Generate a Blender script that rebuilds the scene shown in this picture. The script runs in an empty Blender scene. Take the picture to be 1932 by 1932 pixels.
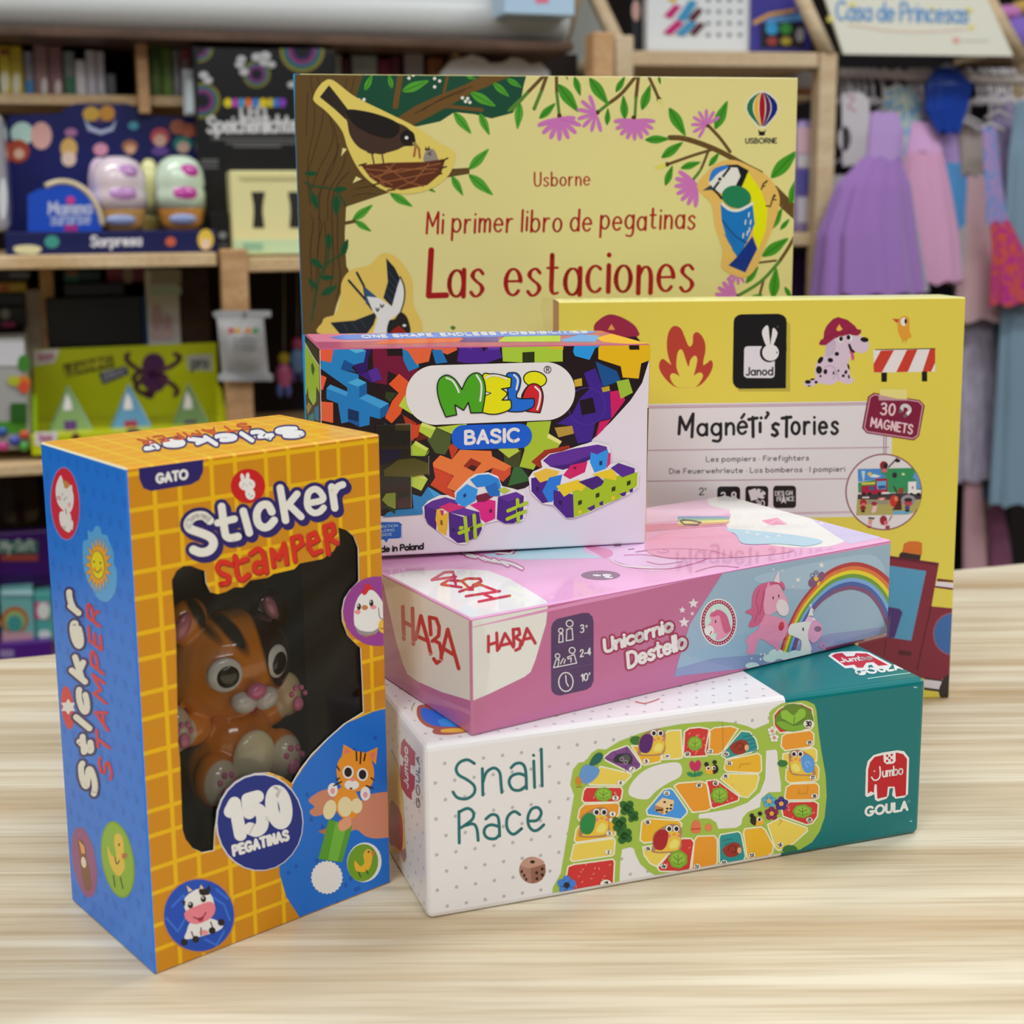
import bpy, bmesh, math, random
from mathutils import Vector, Matrix
from mathutils.geometry import tessellate_polygon
random.seed(7)
PI = math.pi
C = bpy.context.scene.collection
scene = bpy.context.scene

# ------------------------------------------------------------------ camera
FPX, PITCH, ROLL, CY, HC = 2539.0, 0.17309, -0.0083086, 847.13, 0.28953
_fw = Vector((0, math.cos(PITCH), -math.sin(PITCH)))
_up = Vector((0, math.sin(PITCH), math.cos(PITCH)))
_rt = Vector((1, 0, 0))
_rt2 = _rt*math.cos(ROLL) + _up*math.sin(ROLL)
_up2 = -_rt*math.sin(ROLL) + _up*math.cos(ROLL)
CAM = Vector((0, 0, HC))
def ray(p):
    return _fw + _rt2*((p[0]-966)/FPX) - _up2*((p[1]-CY)/FPX)
def at_plane(p, O, n):
    d = ray(p); return CAM + d*((O-CAM).dot(n)/d.dot(n))
def at_y(px, py, y):
    d = ray((px, py)); return CAM + d*(y/d.y)
def at_z(px, py, z=0.0):
    d = ray((px, py)); return CAM + d*((z-HC)/d.z)
camd = bpy.data.cameras.new('camera'); camo = bpy.data.objects.new('camera', camd); C.objects.link(camo)
camd.sensor_width = 36; camd.lens = FPX/1932*36; camd.shift_y = (CY-966)/1932
camd.clip_start = .02; camd.clip_end = 50
camo.matrix_world = Matrix(((_rt2.x, _up2.x, -_fw.x, 0), (_rt2.y, _up2.y, -_fw.y, 0), (_rt2.z, _up2.z, -_fw.z, HC), (0, 0, 0, 1)))
camd.dof.use_dof = True; camd.dof.focus_distance = .64
camd.dof.aperture_fstop = camd.lens*.001/.0044
scene.camera = camo

# ------------------------------------------------------------------ materials
def lin(c):
    return c/12.92 if c <= .04045 else ((c+.055)/1.055)**2.4
def hexlin(h, gain=1.0):
    return tuple(min(.88, lin(int(h[i:i+2], 16)/255)*gain) for i in (0, 2, 4)) + (1,)
_mats = {}
FIN = {'print': (.42, .45, 0, .1), 'satin': (.32, .4, .14, .14), 'film': (.45, .4, .8, .035), 'matte': (.8, .25, 0, .1), 'gloss': (.16, .5, .5, .05), 'foil': (.3, .5, 0, .1)}
def mat(h, fin='print', gain=1.0):
    k = (h, fin, round(gain, 3))
    if k in _mats: return _mats[k]
    m = bpy.data.materials.new('%s_%s' % (fin, h)); m.use_nodes = True
    b = m.node_tree.nodes['Principled BSDF']
    r, s, cw, cr = FIN[fin]
    b.inputs['Base Color'].default_value = hexlin(h, gain)
    b.inputs['Roughness'].default_value = r
    b.inputs['Specular IOR Level'].default_value = s
    b.inputs['Coat Weight'].default_value = cw; b.inputs['Coat Roughness'].default_value = cr
    if fin == 'foil': b.inputs['Metallic'].default_value = .85
    _mats[k] = m; return m
def nodemat(name):
    m = bpy.data.materials.new(name); m.use_nodes = True
    nt = m.node_tree; return m, nt, nt.nodes['Principled BSDF']
def clear_film(name, tint=(1, 1, 1), refl=.08, rough=.03):
    m = bpy.data.materials.new(name); m.use_nodes = True; nt = m.node_tree
    for n in list(nt.nodes): nt.nodes.remove(n)
    o = nt.nodes.new('ShaderNodeOutputMaterial'); mx = nt.nodes.new('ShaderNodeMixShader')
    t = nt.nodes.new('ShaderNodeBsdfTransparent'); g = nt.nodes.new('ShaderNodeBsdfGlossy'); f = nt.nodes.new('ShaderNodeLayerWeight')
    f.inputs['Blend'].default_value = .28; t.inputs['Color'].default_value = (*tint, 1); g.inputs['Roughness'].default_value = rough
    nt.links.new(f.outputs[0], mx.inputs[0]); nt.links.new(t.outputs[0], mx.inputs[1]); nt.links.new(g.outputs[0], mx.inputs[2]); nt.links.new(mx.outputs[0], o.inputs[0])
    return m

# ------------------------------------------------------------------ objects
def tag(o, label=None, cat=None, group=None, kind=None):
    if label: o['label'] = label
    if cat: o['category'] = cat
    if group: o['group'] = group
    if kind: o['kind'] = kind
    return o
def empty(name, loc, label=None, cat=None, group=None, kind=None, rz=0):
    o = bpy.data.objects.new(name, None); C.objects.link(o); o.location = loc; o.rotation_euler = (0, 0, rz)
    o.empty_display_size = .01
    return tag(o, label, cat, group, kind)
def link(name, me, parent=None):
    o = bpy.data.objects.new(name, me); C.objects.link(o)
    if parent: o.parent = parent
    return o
def copy_tree(o, parent=None):
    c = o.copy(); C.objects.link(c)
    if parent: c.parent = parent
    for ch in list(o.children): copy_tree(ch, c)
    return c
class MB:
    """collects shapes into one mesh"""
    def __init__(s): s.V = []; s.F = []; s.M = []; s.mats = []; s.S = []
    def mi(s, m):
        if m not in s.mats: s.mats.append(m)
        return s.mats.index(m)
    def add(s, V, F, m, smooth=False):
        o = len(s.V); k = s.mi(m); s.V += [tuple(v) for v in V]
        for f in F: s.F.append([i+o for i in f]); s.M.append(k); s.S.append(smooth)
        return s
    def from_bm(s, bm, m, smooth=False):
        bm.verts.index_update(); s.add([v.co for v in bm.verts], [[v.index for v in f.verts] for f in bm.faces], m, smooth); bm.free(); return s
    def box(s, c, size, m, bev=0, R=None, seg=2):
        bm = bmesh.new(); bmesh.ops.create_cube(bm, size=1)
        for v in bm.verts: v.co = Vector((v.co.x*size[0], v.co.y*size[1], v.co.z*size[2]))
        if bev > 0: bmesh.ops.bevel(bm, geom=list(bm.edges)+list(bm.verts), offset=bev, segments=seg, profile=.5, affect='EDGES')
        for v in bm.verts: v.co = (R @ v.co if R else v.co) + Vector(c)
        return s.from_bm(bm, m)
    def ball(s, c, r, m, R=None, u=20, v=12, fn=None):
        bm = bmesh.new(); bmesh.ops.create_uvsphere(bm, u_segments=u, v_segments=v, radius=1)
        for w in bm.verts:
            q = Vector((w.co.x*r[0], w.co.y*r[1], w.co.z*r[2]))
            if fn: q = fn(q)
            w.co = (R @ q if R else q) + Vector(c)
        return s.from_bm(bm, m, True)
    def tube(s, pts, rad, m, n=8, closed=False):
        pts = [Vector(p) for p in pts]; V = []; F = []; k = len(pts)
        if not isinstance(rad, (list, tuple)): rad = [rad]*k
        a = None
        for i, p in enumerate(pts):
            t = ((pts[(i+1) % k]-pts[i-1]) if closed or 0 < i < k-1 else (pts[1]-p if i == 0 else p-pts[i-1]))
            t = t.normalized() if t.length > 1e-9 else Vector((0, 0, 1))
            if a is None: a = t.orthogonal().normalized()
            a = (a-t*a.dot(t)); a = a.normalized() if a.length > 1e-6 else t.orthogonal().normalized()
            b = t.cross(a)
            V += [p+(a*math.cos(2*PI*j/n)+b*math.sin(2*PI*j/n))*rad[i] for j in range(n)]
        for i in range(k if closed else k-1):
            for j in range(n):
                i2 = (i+1) % k; F.append((i*n+j, i*n+(j+1) % n, i2*n+(j+1) % n, i2*n+j))
        if not closed: F += [tuple(range(n))[::-1], tuple((k-1)*n+j for j in range(n))]
        return s.add(V, F, m, True)
    def prism(s, poly, fn, t0, t1, m, msd=None):
        """2-D outline extruded: fn(a,b,t)->point"""
        n = len(poly); tri = tess(poly); V = [fn(a, b, t0) for a, b in poly]+[fn(a, b, t1) for a, b in poly]
        s.add(V, [t for t in tri]+[(t[2]+n, t[1]+n, t[0]+n) for t in tri], m)
        s.add(V, [(i, (i+1) % n, (i+1) % n+n, i+n) for i in range(n)], msd or m); return s
    def lathe(s, prof, c, m, n=24, sx=1, sy=1):
        V = []; F = []; k = len(prof)
        for r, z in prof: V += [(c[0]+r*sx*math.cos(2*PI*j/n), c[1]+r*sy*math.sin(2*PI*j/n), c[2]+z) for j in range(n)]
        for i in range(k-1):
            for j in range(n): F.append((i*n+j, i*n+(j+1) % n, (i+1)*n+(j+1) % n, (i+1)*n+j))
        F += [tuple(range(n))[::-1], tuple((k-1)*n+j for j in range(n))]
        return s.add(V, F, m, True)
    def build(s, name, parent=None, off=None, recalc=False):
        me = bpy.data.meshes.new(name)
        V = s.V if off is None else [(v[0]-off[0], v[1]-off[1], v[2]-off[2]) for v in s.V]
        me.from_pydata(V, [], s.F)
        for m in s.mats: me.materials.append(m)
        me.polygons.foreach_set('material_index', s.M); me.polygons.foreach_set('use_smooth', s.S)
        me.update()
        if recalc:
            bm = bmesh.new(); bm.from_mesh(me); bmesh.ops.recalc_face_normals(bm, faces=bm.faces); bm.to_mesh(me); bm.free()
        return link(name, me, parent)
def area2(p):
    return sum(p[i-1][0]*p[i][1]-p[i][0]*p[i-1][1] for i in range(len(p)))
def tess(poly, holes=()):
    loops = [[Vector((a, b, 0)) for a, b in poly]]+[[Vector((a, b, 0)) for a, b in h] for h in holes]
    allp = [p for l in loops for p in l]; out = []
    for t in tessellate_polygon(loops):
        a, b, c = (allp[i] for i in t); cr = (b.x-a.x)*(c.y-a.y)-(b.y-a.y)*(c.x-a.x)
        if abs(cr) < 1e-14: continue
        out.append(tuple(t) if cr > 0 else tuple(reversed(t)))
    return out
def cat_rom(pts, closed=True, n=5):
    k = len(pts); out = []
    if k < 3: return list(pts)
    for i in range(k if closed else k-1):
        g = (lambda j: pts[j % k]) if closed else (lambda j: pts[min(max(j, 0), k-1)])
        p0, p1, p2, p3 = g(i-1), g(i), g(i+1), g(i+2)
        if p1 == p2: continue
        for j in range(n):
            t = j/n
            out.append(tuple(.5*(2*p1[c]+(p2[c]-p0[c])*t+(2*p0[c]-5*p1[c]+4*p2[c]-p3[c])*t*t+(3*p1[c]-p0[c]-3*p2[c]+p3[c])*t**3) for c in (0, 1)))
    if not closed: out.append(tuple(pts[-1]))
    return out
def ellpts(cx, cy, rx, ry, rot=0, n=28, a0=0, a1=360):
    r = math.radians(rot); out = []; full = abs(a1-a0) >= 360
    for i in range(n if full else n+1):
        a = math.radians(a0+(a1-a0)*i/n); x, y = rx*math.cos(a), ry*math.sin(a)
        out.append((cx+x*math.cos(r)-y*math.sin(r), cy+x*math.sin(r)+y*math.cos(r)))
    return out
def clip(poly, x0, y0, x1, y1):
    for ax, lim, sg in ((0, x0, 1), (0, x1, -1), (1, y0, 1), (1, y1, -1)):
        out = []; n = len(poly)
        for i in range(n):
            p, q = poly[i], poly[(i+1) % n]; a, b = sg*(p[ax]-lim), sg*(q[ax]-lim)
            if a >= 0: out.append(p)
            if (a >= 0) != (b >= 0):
                t = a/(a-b); out.append((p[0]+(q[0]-p[0])*t, p[1]+(q[1]-p[1])*t))
        poly = out
        if len(poly) < 3: return []
    return poly
def ribbon(pts, w, contrast=0, closed=False):
    """polygons (quads + round joints) of a stroked polyline; w is full width"""
    polys = []; k = len(pts); rng = range(k if closed else k-1)
    for i in rng:
        p, q = pts[i], pts[(i+1) % k]; dx, dy = q[0]-p[0], q[1]-p[1]; L = math.hypot(dx, dy)
        if L < 1e-6: continue
        h = w/2*(1-contrast*abs(dx)/L); nx, ny = -dy/L*h, dx/L*h
        polys.append([(p[0]+nx, p[1]+ny), (q[0]+nx, q[1]+ny), (q[0]-nx, q[1]-ny), (p[0]-nx, p[1]-ny)])
    for i in range(k):
        if not closed and i in (0, k-1): ang = 99
        else:
            a, b, c = pts[i-1], pts[i], pts[(i+1) % k]
            ang = abs((math.atan2(c[1]-b[1], c[0]-b[0])-math.atan2(b[1]-a[1], b[0]-a[0])+PI) % (2*PI)-PI)
        if ang > .12:
            j = i if i < k-1 else k-2
            r = w/2
            if contrast:
                dx, dy = pts[j+1][0]-pts[j][0], pts[j+1][1]-pts[j][1]; L = math.hypot(dx, dy) or 1; r *= 1-contrast*abs(dx)/L
            polys.append(ellpts(pts[i][0], pts[i][1], r, r, 0, 8 if w < 6 else 14))
    return polys
# ------------------------------------------------------------------ single-stroke lettering (cap height 1, x height .62)
def _a(cx, cy, rx, ry, a0, a1, n=12): return ellpts(cx, cy, rx, ry, 0, n, a0, a1)
def _l(*p): return [(p[i]/100, p[i+1]/100) for i in range(0, len(p), 2)]
def _c(*p): return cat_rom(_l(*p), False, 5)
_O = lambda cx=.28, rx=.26: _a(cx, .31, rx, .31, 90, 450, 20)
GL = {
'a': [_O(), _l(54, 62, 54, 0)], 'b': [_l(4, 100, 4, 0), _O(.3)], 'c': [_a(.3, .31, .27, .31, 48, 312, 16)],
'd': [_O(), _l(54, 100, 54, 0)], 'e': [_l(3, 33, 54, 33), _a(.29, .31, .26, .31, 4, 318, 16)],
'f': [_c(44, 94, 32, 100, 20, 90, 18, 70, 18, 0), _l(2, 60, 38, 60)], 'g': [_O(), _c(54, 62, 54, 20, 53, -18, 40, -36, 10, -32)],
'h': [_l(4, 100, 4, 0), _c(4, 36, 18, 58, 36, 60, 47, 42, 47, 0)], 'i': [_l(5, 62, 5, 0), _l(5, 86, 5, 87)],
'j': [_c(22, 62, 22, 0, 20, -24, 2, -34), _l(22, 86, 22, 87)], 'k': [_l(4, 100, 4, 0), _l(46, 62, 5, 24), _l(20, 38, 50, 0)],
'l': [_l(5, 100, 5, 0)], 'm': [_l(4, 62, 4, 0), _c(4, 38, 16, 58, 30, 60, 38, 44, 38, 0), _c(38, 38, 50, 58, 64, 60, 72, 44, 72, 0)],
'n': [_l(4, 62, 4, 0), _c(4, 38, 18, 58, 36, 60, 47, 42, 47, 0)], 'o': [_O()], 'p': [_l(4, 62, 4, -38), _O(.3)],
'q': [_O(), _l(54, 62, 54, -38)], 'r': [_l(4, 62, 4, 0), _c(4, 36, 14, 54, 26, 62, 38, 60)],
's': [_c(44, 52, 30, 62, 12, 57, 8, 45, 22, 34, 38, 25, 43, 13, 30, 1, 14, 0, 3, 9)],
't': [_c(18, 92, 18, 40, 18, 12, 26, 1, 40, 3), _l(2, 62, 38, 62)], 'u': [_c(4, 62, 4, 22, 14, 2, 34, 3, 46, 22), _l(47, 62, 47, 0)],
'v': [_l(2, 62, 25, 0, 48, 62)], 'w': [_l(2, 62, 20, 0, 36, 50, 54, 0, 70, 62)], 'x': [_l(2, 62, 46, 0), _l(46, 62, 2, 0)],
'y': [_l(2, 62, 26, 4), _l(50, 62, 14, -36)], 'z': [_l(4, 62, 46, 62, 3, 0, 48, 0)],
'A': [_l(2, 0, 34, 100, 66, 0), _l(14, 34, 54, 34)], 'B': [_l(4, 0, 4, 100), _c(4, 100, 36, 100, 50, 86, 50, 68, 36, 54, 4, 53), _c(4, 53, 40, 53, 58, 40, 58, 16, 42, 1, 4, 0)],
'C': [_a(.42, .5, .4, .5, 48, 312, 20)], 'D': [_l(4, 0, 4, 100), _c(4, 100, 34, 99, 58, 80, 64, 50, 58, 20, 34, 1, 4, 0)],
'E': [_l(52, 100, 4, 100, 4, 0, 54, 0), _l(4, 52, 44, 52)], 'F': [_l(52, 100, 4, 100, 4, 0), _l(4, 52, 44, 52)],
'G': [_a(.42, .5, .4, .5, 45, 350, 22), _l(82, 42, 50, 42)], 'H': [_l(4, 100, 4, 0), _l(62, 100, 62, 0), _l(4, 52, 62, 52)],
'I': [_l(6, 100, 6, 0)], 'J': [_c(40, 100, 40, 30, 34, 6, 18, 0, 2, 12)], 'K': [_l(4, 100, 4, 0), _l(56, 100, 5, 44), _l(22, 60, 60, 0)],
'L': [_l(4, 100, 4, 0, 52, 0)], 'M': [_l(4, 0, 6, 100, 40, 34, 74, 100, 76, 0)], 'N': [_l(4, 0, 4, 100, 58, 0, 58, 100)],
'O': [_a(.44, .5, .42, .5, 90, 450, 26)], 'P': [_l(4, 0, 4, 100), _c(4, 100, 38, 100, 54, 86, 54, 64, 38, 48, 4, 47)],
'Q': [_a(.44, .5, .42, .5, 90, 450, 26), _l(56, 24, 84, -6)], 'R': [_l(4, 0, 4, 100), _c(4, 100, 38, 100, 53, 86, 53, 66, 38, 52, 4, 50), _l(28, 50, 58, 0)],
'S': [_c(56, 84, 44, 98, 22, 100, 6, 86, 8, 66, 30, 53, 52, 40, 58, 20, 44, 3, 22, 0, 3, 14)], 'T': [_l(2, 100, 62, 100), _l(32, 100, 32, 0)],
'U': [_c(4, 100, 4, 34, 12, 8, 32, 0, 52, 8, 60, 34, 60, 100)], 'V': [_l(2, 100, 32, 0, 62, 100)], 'W': [_l(2, 100, 24, 0, 46, 84, 68, 0, 90, 100)],
'X': [_l(4, 100, 58, 0), _l(58, 100, 2, 0)], 'Y': [_l(2, 100, 30, 48, 58, 100), _l(30, 48, 30, 0)], 'Z': [_l(4, 100, 56, 100, 3, 0, 58, 0)],
'0': [_a(.28, .5, .26, .5, 90, 450, 22)], '1': [_l(2, 78, 24, 100, 24, 0)], '2': [_c(4, 78, 14, 97, 34, 100, 50, 84, 46, 60, 24, 30, 3, 1), _l(3, 0, 54, 0)],
'3': [_c(4, 90, 22, 101, 42, 94, 46, 74, 36, 58, 18, 54), _c(18, 54, 42, 50, 52, 30, 44, 6, 22, -1, 2, 10)], '4': [_l(42, 0, 42, 100, 3, 28, 58, 28)],
'5': [_l(50, 100, 12, 100, 8, 58), _c(8, 58, 28, 66, 48, 56, 54, 32, 44, 6, 22, -1, 2, 10)], '6': [_c(46, 98, 22, 84, 6, 52, 5, 26), _a(.29, .28, .25, .28, 90, 450, 18)],
'7': [_l(2, 100, 54, 100, 20, 0)], '8': [_a(.28, .74, .22, .26, 90, 450, 16), _a(.28, .25, .27, .26, 90, 450, 16)], '9': [_a(.27, .7, .24, .3, 90, 450, 16), _c(51, 70, 50, 40, 40, 14, 24, 0)],
'.': [_l(5, 2, 5, 3)], ',': [_l(8, 6, 3, -12)], "'": [_c(10, 100, 11, 86, 3, 74)], '-': [_l(4, 38, 36, 38)], '+': [_l(3, 45, 47, 45), _l(25, 68, 25, 22)],
'*': [_l(8, 38, 9, 38)], ':': [_l(5, 8, 5, 9), _l(5, 52, 5, 53)], '!': [_l(5, 100, 5, 30), _l(5, 2, 5, 3)],
}
GL['\u00e9'] = GL['e']+[_l(24, 80, 40, 98)]
# calligraphic variants used by one title
GL['\u0153'] = GL['s']
def layout(s, track=.16, space=.34):
    x = 0; out = []
    for ch in s:
        if ch == ' ': x += space; continue
        g = GL[ch]; out.append((x, g)); x += max(p[0] for st in g for p in st)+track
    return out, max(x-track, .01)
# ------------------------------------------------------------------ printed faces of the boxes
LAY = 2.5e-5
class Face:
    """a flat printed panel: outlines traced on the panel are laid on it as thin ink layers"""
    def __init__(s, mb, O, e1, e2, n, w, h, inset=.0006, gain=1.3, fin='print', hole=None):
        s.mb, s.O, s.e1, s.e2, s.n, s.w, s.h, s.ins, s.gain, s.fin = mb, O, e1, e2, n, w, h, inset, gain, fin
        s.k = (0, 0, 1); s.done = []; s.g = (e1.dot(e1), e1.dot(e2), e2.dot(e2)); s.lay0 = 1; s.hole = hole
    def crop(s, x0, y0, k): s.k = (x0, y0, k); return s
    def px(s, p): return (s.k[0]+p[0]/s.k[2], s.k[1]+p[1]/s.k[2])
    def ab(s, p):
        P = at_plane(p, s.O, s.n)-s.O; x, y = P.dot(s.e1), P.dot(s.e2); a, b, c = s.g; D = a*c-b*b
        return ((c*x-b*y)/D, (a*y-b*x)/D)
    def pt(s, a, b, l): return s.O+s.e1*a+s.e2*b+s.n*(LAY*l)
    def put(s, polys, col, local=False, layer=None, fin=None):
        out = []
        for p in polys:
            q = p if local else [s.ab(t) for t in p]
            q = clip(q, s.ins, s.ins, s.w-s.ins, s.h-s.ins)
            if len(q) >= 3: out.append(q)
        if not out: return
        xs = [a for q in out for a, b in q]; ys = [b for q in out for a, b in q]
        bb = (min(xs), min(ys), max(xs), max(ys))
        if layer is None:
            layer = s.lay0
            for b2, l2 in s.done:
                if l2 >= layer and bb[0] < b2[2] and bb[2] > b2[0] and bb[1] < b2[3] and bb[3] > b2[1]: layer = l2+1
        s.done.append((bb, layer))
        m = mat(col, fin or s.fin, s.gain)
        for qi, q in enumerate(out):
            if area2(q) < 0: q = q[::-1]
            F = [tuple(range(len(q)))] if len(q) <= 4 and local is False and s._convex(q) else tess(q)
            s.mb.add([s.pt(a, b, layer+.045*(qi % 20)) for a, b in q], F, m)
    @staticmethod
    def _convex(q):
        n = len(q)
        return all((q[(i+1) % n][0]-q[i][0])*(q[(i+2) % n][1]-q[(i+1) % n][1])-(q[(i+1) % n][1]-q[i][1])*(q[(i+2) % n][0]-q[(i+1) % n][0]) > 0 for i in range(n))
    def P(s, col, *c, sm=False, **kw):
        pts = [(c[i], c[i+1]) for i in range(0, len(c), 2)]
        if sm: pts = cat_rom(pts)
        s.put([[s.px(p) for p in pts]], col, **kw)
    def E(s, col, cx, cy, rx, ry=None, rot=0, n=26, **kw):
        s.put([[s.px(p) for p in ellpts(cx, cy, rx, ry or rx, rot, n)]], col, **kw)
    def L(s, col, w, *c, sm=False, closed=False, con=0, **kw):
        pts = [(c[i], c[i+1]) for i in range(0, len(c), 2)]
        if sm: pts = cat_rom(pts, closed, 4)
        s.put(ribbon([s.px(p) for p in pts], w/s.k[2], con, closed), col, **kw)
    def ring(s, col, w, cx, cy, rx, ry=None, rot=0, **kw):
        s.put(ribbon([s.px(p) for p in ellpts(cx, cy, rx, ry or rx, rot, 36)], w/s.k[2], 0, True), col, **kw)
    def strokes(s, col, w, lst, sm=True, con=0, off=(0, 0), **kw):
        polys = []
        for c in lst:
            pts = [(c[i]+off[0], c[i+1]+off[1]) for i in range(0, len(c), 2)]
            if sm and len(pts) > 2: pts = cat_rom(pts, False, 4)
            polys += ribbon([s.px(p) for p in pts], w/s.k[2], con)
        s.put(polys, col, **kw)
    def T(s, txt, x0, y0, x1, y1, H, w, col, out=None, con=0, track=.16, wob=0, **kw):
        L, W = layout(txt, track); rs = []
        rnd = random.Random(len(txt))
        for x, g in L:
            dy = rnd.uniform(-wob, wob)
            for st in g:
                rs.append([s.px((x0+(x1-x0)*(x+p[0])/W+H[0]*(p[1]+dy), y0+(y1-y0)*(x+p[0])/W+H[1]*(p[1]+dy))) for p in st])
        if out: s.put([q for r in rs for q in ribbon(r, out[1]/s.k[2])], out[0], **kw)
        s.put([q for r in rs for q in ribbon(r, w/s.k[2], con)], col, **kw)
    def leaf(s, x1, y1, x2, y2, w=.3, col='3F8A22', vein='1E5A16'):
        dx, dy = x2-x1, y2-y1; pts = []
        for t, k in ((0, 0), (.2, .75), (.45, 1), (.75, .6), (1, 0), (.75, -.6), (.45, -1), (.2, -.75)):
            pts += [x1+dx*t-dy*k*w/2, y1+dy*t+dx*k*w/2]
        s.P(col, *pts, sm=True); s.L(vein, 5, x1, y1, x1+dx*.85, y1+dy*.85)
    def star(s, col, cx, cy, r, k=.45, n=5, rot=-90, ry=1):
        pts = []
        for i in range(2*n):
            a = math.radians(rot+180*i/n); q = r if i % 2 == 0 else r*k
            pts += [cx+q*math.cos(a), cy+ry*q*math.sin(a)]
        s.P(col, *pts)
class Box:
    """an upright carton: O is its bottom front left corner, u along the front, v into depth, n up"""
    def __init__(s, x, y, z, yaw, w, d, h, skew=0, roll=0, pit=0):
        u = Vector((math.cos(yaw), math.sin(yaw), 0)); v = Vector((-u.y, u.x, 0)); n = Vector((0, 0, 1))
        v = v*math.cos(skew)+u*math.sin(skew)
        u, n = u*math.cos(roll)-n*math.sin(roll), n*math.cos(roll)+u*math.sin(roll)
        v, n = v*math.cos(pit)-n*math.sin(pit), n*math.cos(pit)+v*math.sin(pit)
        s.O, s.u, s.v, s.n, s.w, s.d, s.h = Vector((x, y, z)), u, v, n, w, d, h
        s.base = s.O+u*(w/2)+v*(d/2)
        s.mb = MB()
    def p(s, a, b, c): return s.O+s.u*a+s.v*b+s.n*c
    def face(s, which, **kw):
        if which == 'front': return Face(s.mb, s.O, s.u, s.n, s.u.cross(s.n).normalized(), s.w, s.h, **kw)
        if which == 'left': return Face(s.mb, s.p(0, s.d, 0), -s.v, s.n, (-s.v).cross(s.n).normalized(), s.d, s.h, **kw)
        if which == 'top': return Face(s.mb, s.p(0, 0, s.h), s.u, s.v, s.u.cross(s.v).normalized(), s.w, s.d, **kw)
    def shell(s, cols, bev, gain, fin='print', seg=2):
        """cols: front,left,top,right,back,bottom"""
        bm = bmesh.new(); bmesh.ops.create_cube(bm, size=1)
        for q in bm.verts: q.co = Vector(((q.co.x+.5)*s.w, (q.co.y+.5)*s.d, (q.co.z+.5)*s.h))
        bmesh.ops.bevel(bm, geom=list(bm.edges)+list(bm.verts), offset=bev, segments=seg, profile=.5, affect='EDGES')
        dirs = [Vector((0, -1, 0)), Vector((-1, 0, 0)), Vector((0, 0, 1)), Vector((1, 0, 0)), Vector((0, 1, 0)), Vector((0, 0, -1))]
        bm.normal_update(); bm.verts.index_update()
        V = [s.p(*q.co) for q in bm.verts]
        ms = [mat(c, fin, gain) if isinstance(c, str) else c for c in cols]
        for f in bm.faces:
            k = max(range(6), key=lambda i: f.normal.dot(dirs[i])+(.02 if i == 2 else 0))
            s.mb.add(V, [], ms[k]) if False else None
            idx = [v.index for v in f.verts]; s.mb.add([V[i] for i in idx], [tuple(range(len(idx)))], ms[k])
        bm.free()

def two_tone(name, axis, thr, h1, h2, fin, gain):
    """one print colour up to a line across the object, another beyond it"""
    m = mat(h1, fin, gain).copy(); m.name = name; nt = m.node_tree; b = nt.nodes['Principled BSDF']
    tc = nt.nodes.new('ShaderNodeTexCoord'); d = nt.nodes.new('ShaderNodeVectorMath'); d.operation = 'DOT_PRODUCT'; d.inputs[1].default_value = axis
    g = nt.nodes.new('ShaderNodeMath'); g.operation = 'GREATER_THAN'; g.inputs[1].default_value = thr
    mx = nt.nodes.new('ShaderNodeMix'); mx.data_type = 'RGBA'; mx.inputs[6].default_value = hexlin(h1, gain); mx.inputs[7].default_value = hexlin(h2, gain)
    nt.links.new(tc.outputs['Object'], d.inputs[0]); nt.links.new(d.outputs['Value'], g.inputs[0]); nt.links.new(g.outputs[0], mx.inputs[0]); nt.links.new(mx.outputs[2], b.inputs['Base Color'])
    return m
def tile_mat(name, e1, o1, e2, o2, line, tile, gain, P=.0223, wd=.0017, mid=.0128):
    """checked print: wide and narrow squares between lighter bands, measured along two object axes"""
    m = mat(tile, 'satin', gain).copy(); m.name = name; nt = m.node_tree; b = nt.nodes['Principled BSDF']; N = nt.nodes.new
    tc = N('ShaderNodeTexCoord')
    def mth(op, a, c=None):
        q = N('ShaderNodeMath'); q.operation = op
        for i, v in enumerate((a, c)):
            if v is None: continue
            if isinstance(v, (int, float)): q.inputs[i].default_value = v
            else: nt.links.new(v, q.inputs[i])
        return q.outputs[0]
    outs = []
    for e, o in ((e1, o1), (e2, o2)):
        d = N('ShaderNodeVectorMath'); d.operation = 'DOT_PRODUCT'; d.inputs[1].default_value = e; nt.links.new(tc.outputs['Object'], d.inputs[0])
        x = mth('MULTIPLY', mth('FRACT', mth('DIVIDE', mth('SUBTRACT', d.outputs['Value'], o), P)), P)
        outs.append(mth('LESS_THAN', x, wd)); outs.append(mth('LESS_THAN', mth('ABSOLUTE', mth('SUBTRACT', x, mid+wd*1.5)), wd/2))
    k = outs[0]
    for q in outs[1:]: k = mth('MAXIMUM', k, q)
    mx = N('ShaderNodeMix'); mx.data_type = 'RGBA'; mx.inputs[6].default_value = hexlin(tile, gain); mx.inputs[7].default_value = hexlin(line, gain)
    nt.links.new(k, mx.inputs[0]); nt.links.new(mx.outputs[2], b.inputs['Base Color']); return m
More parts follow.
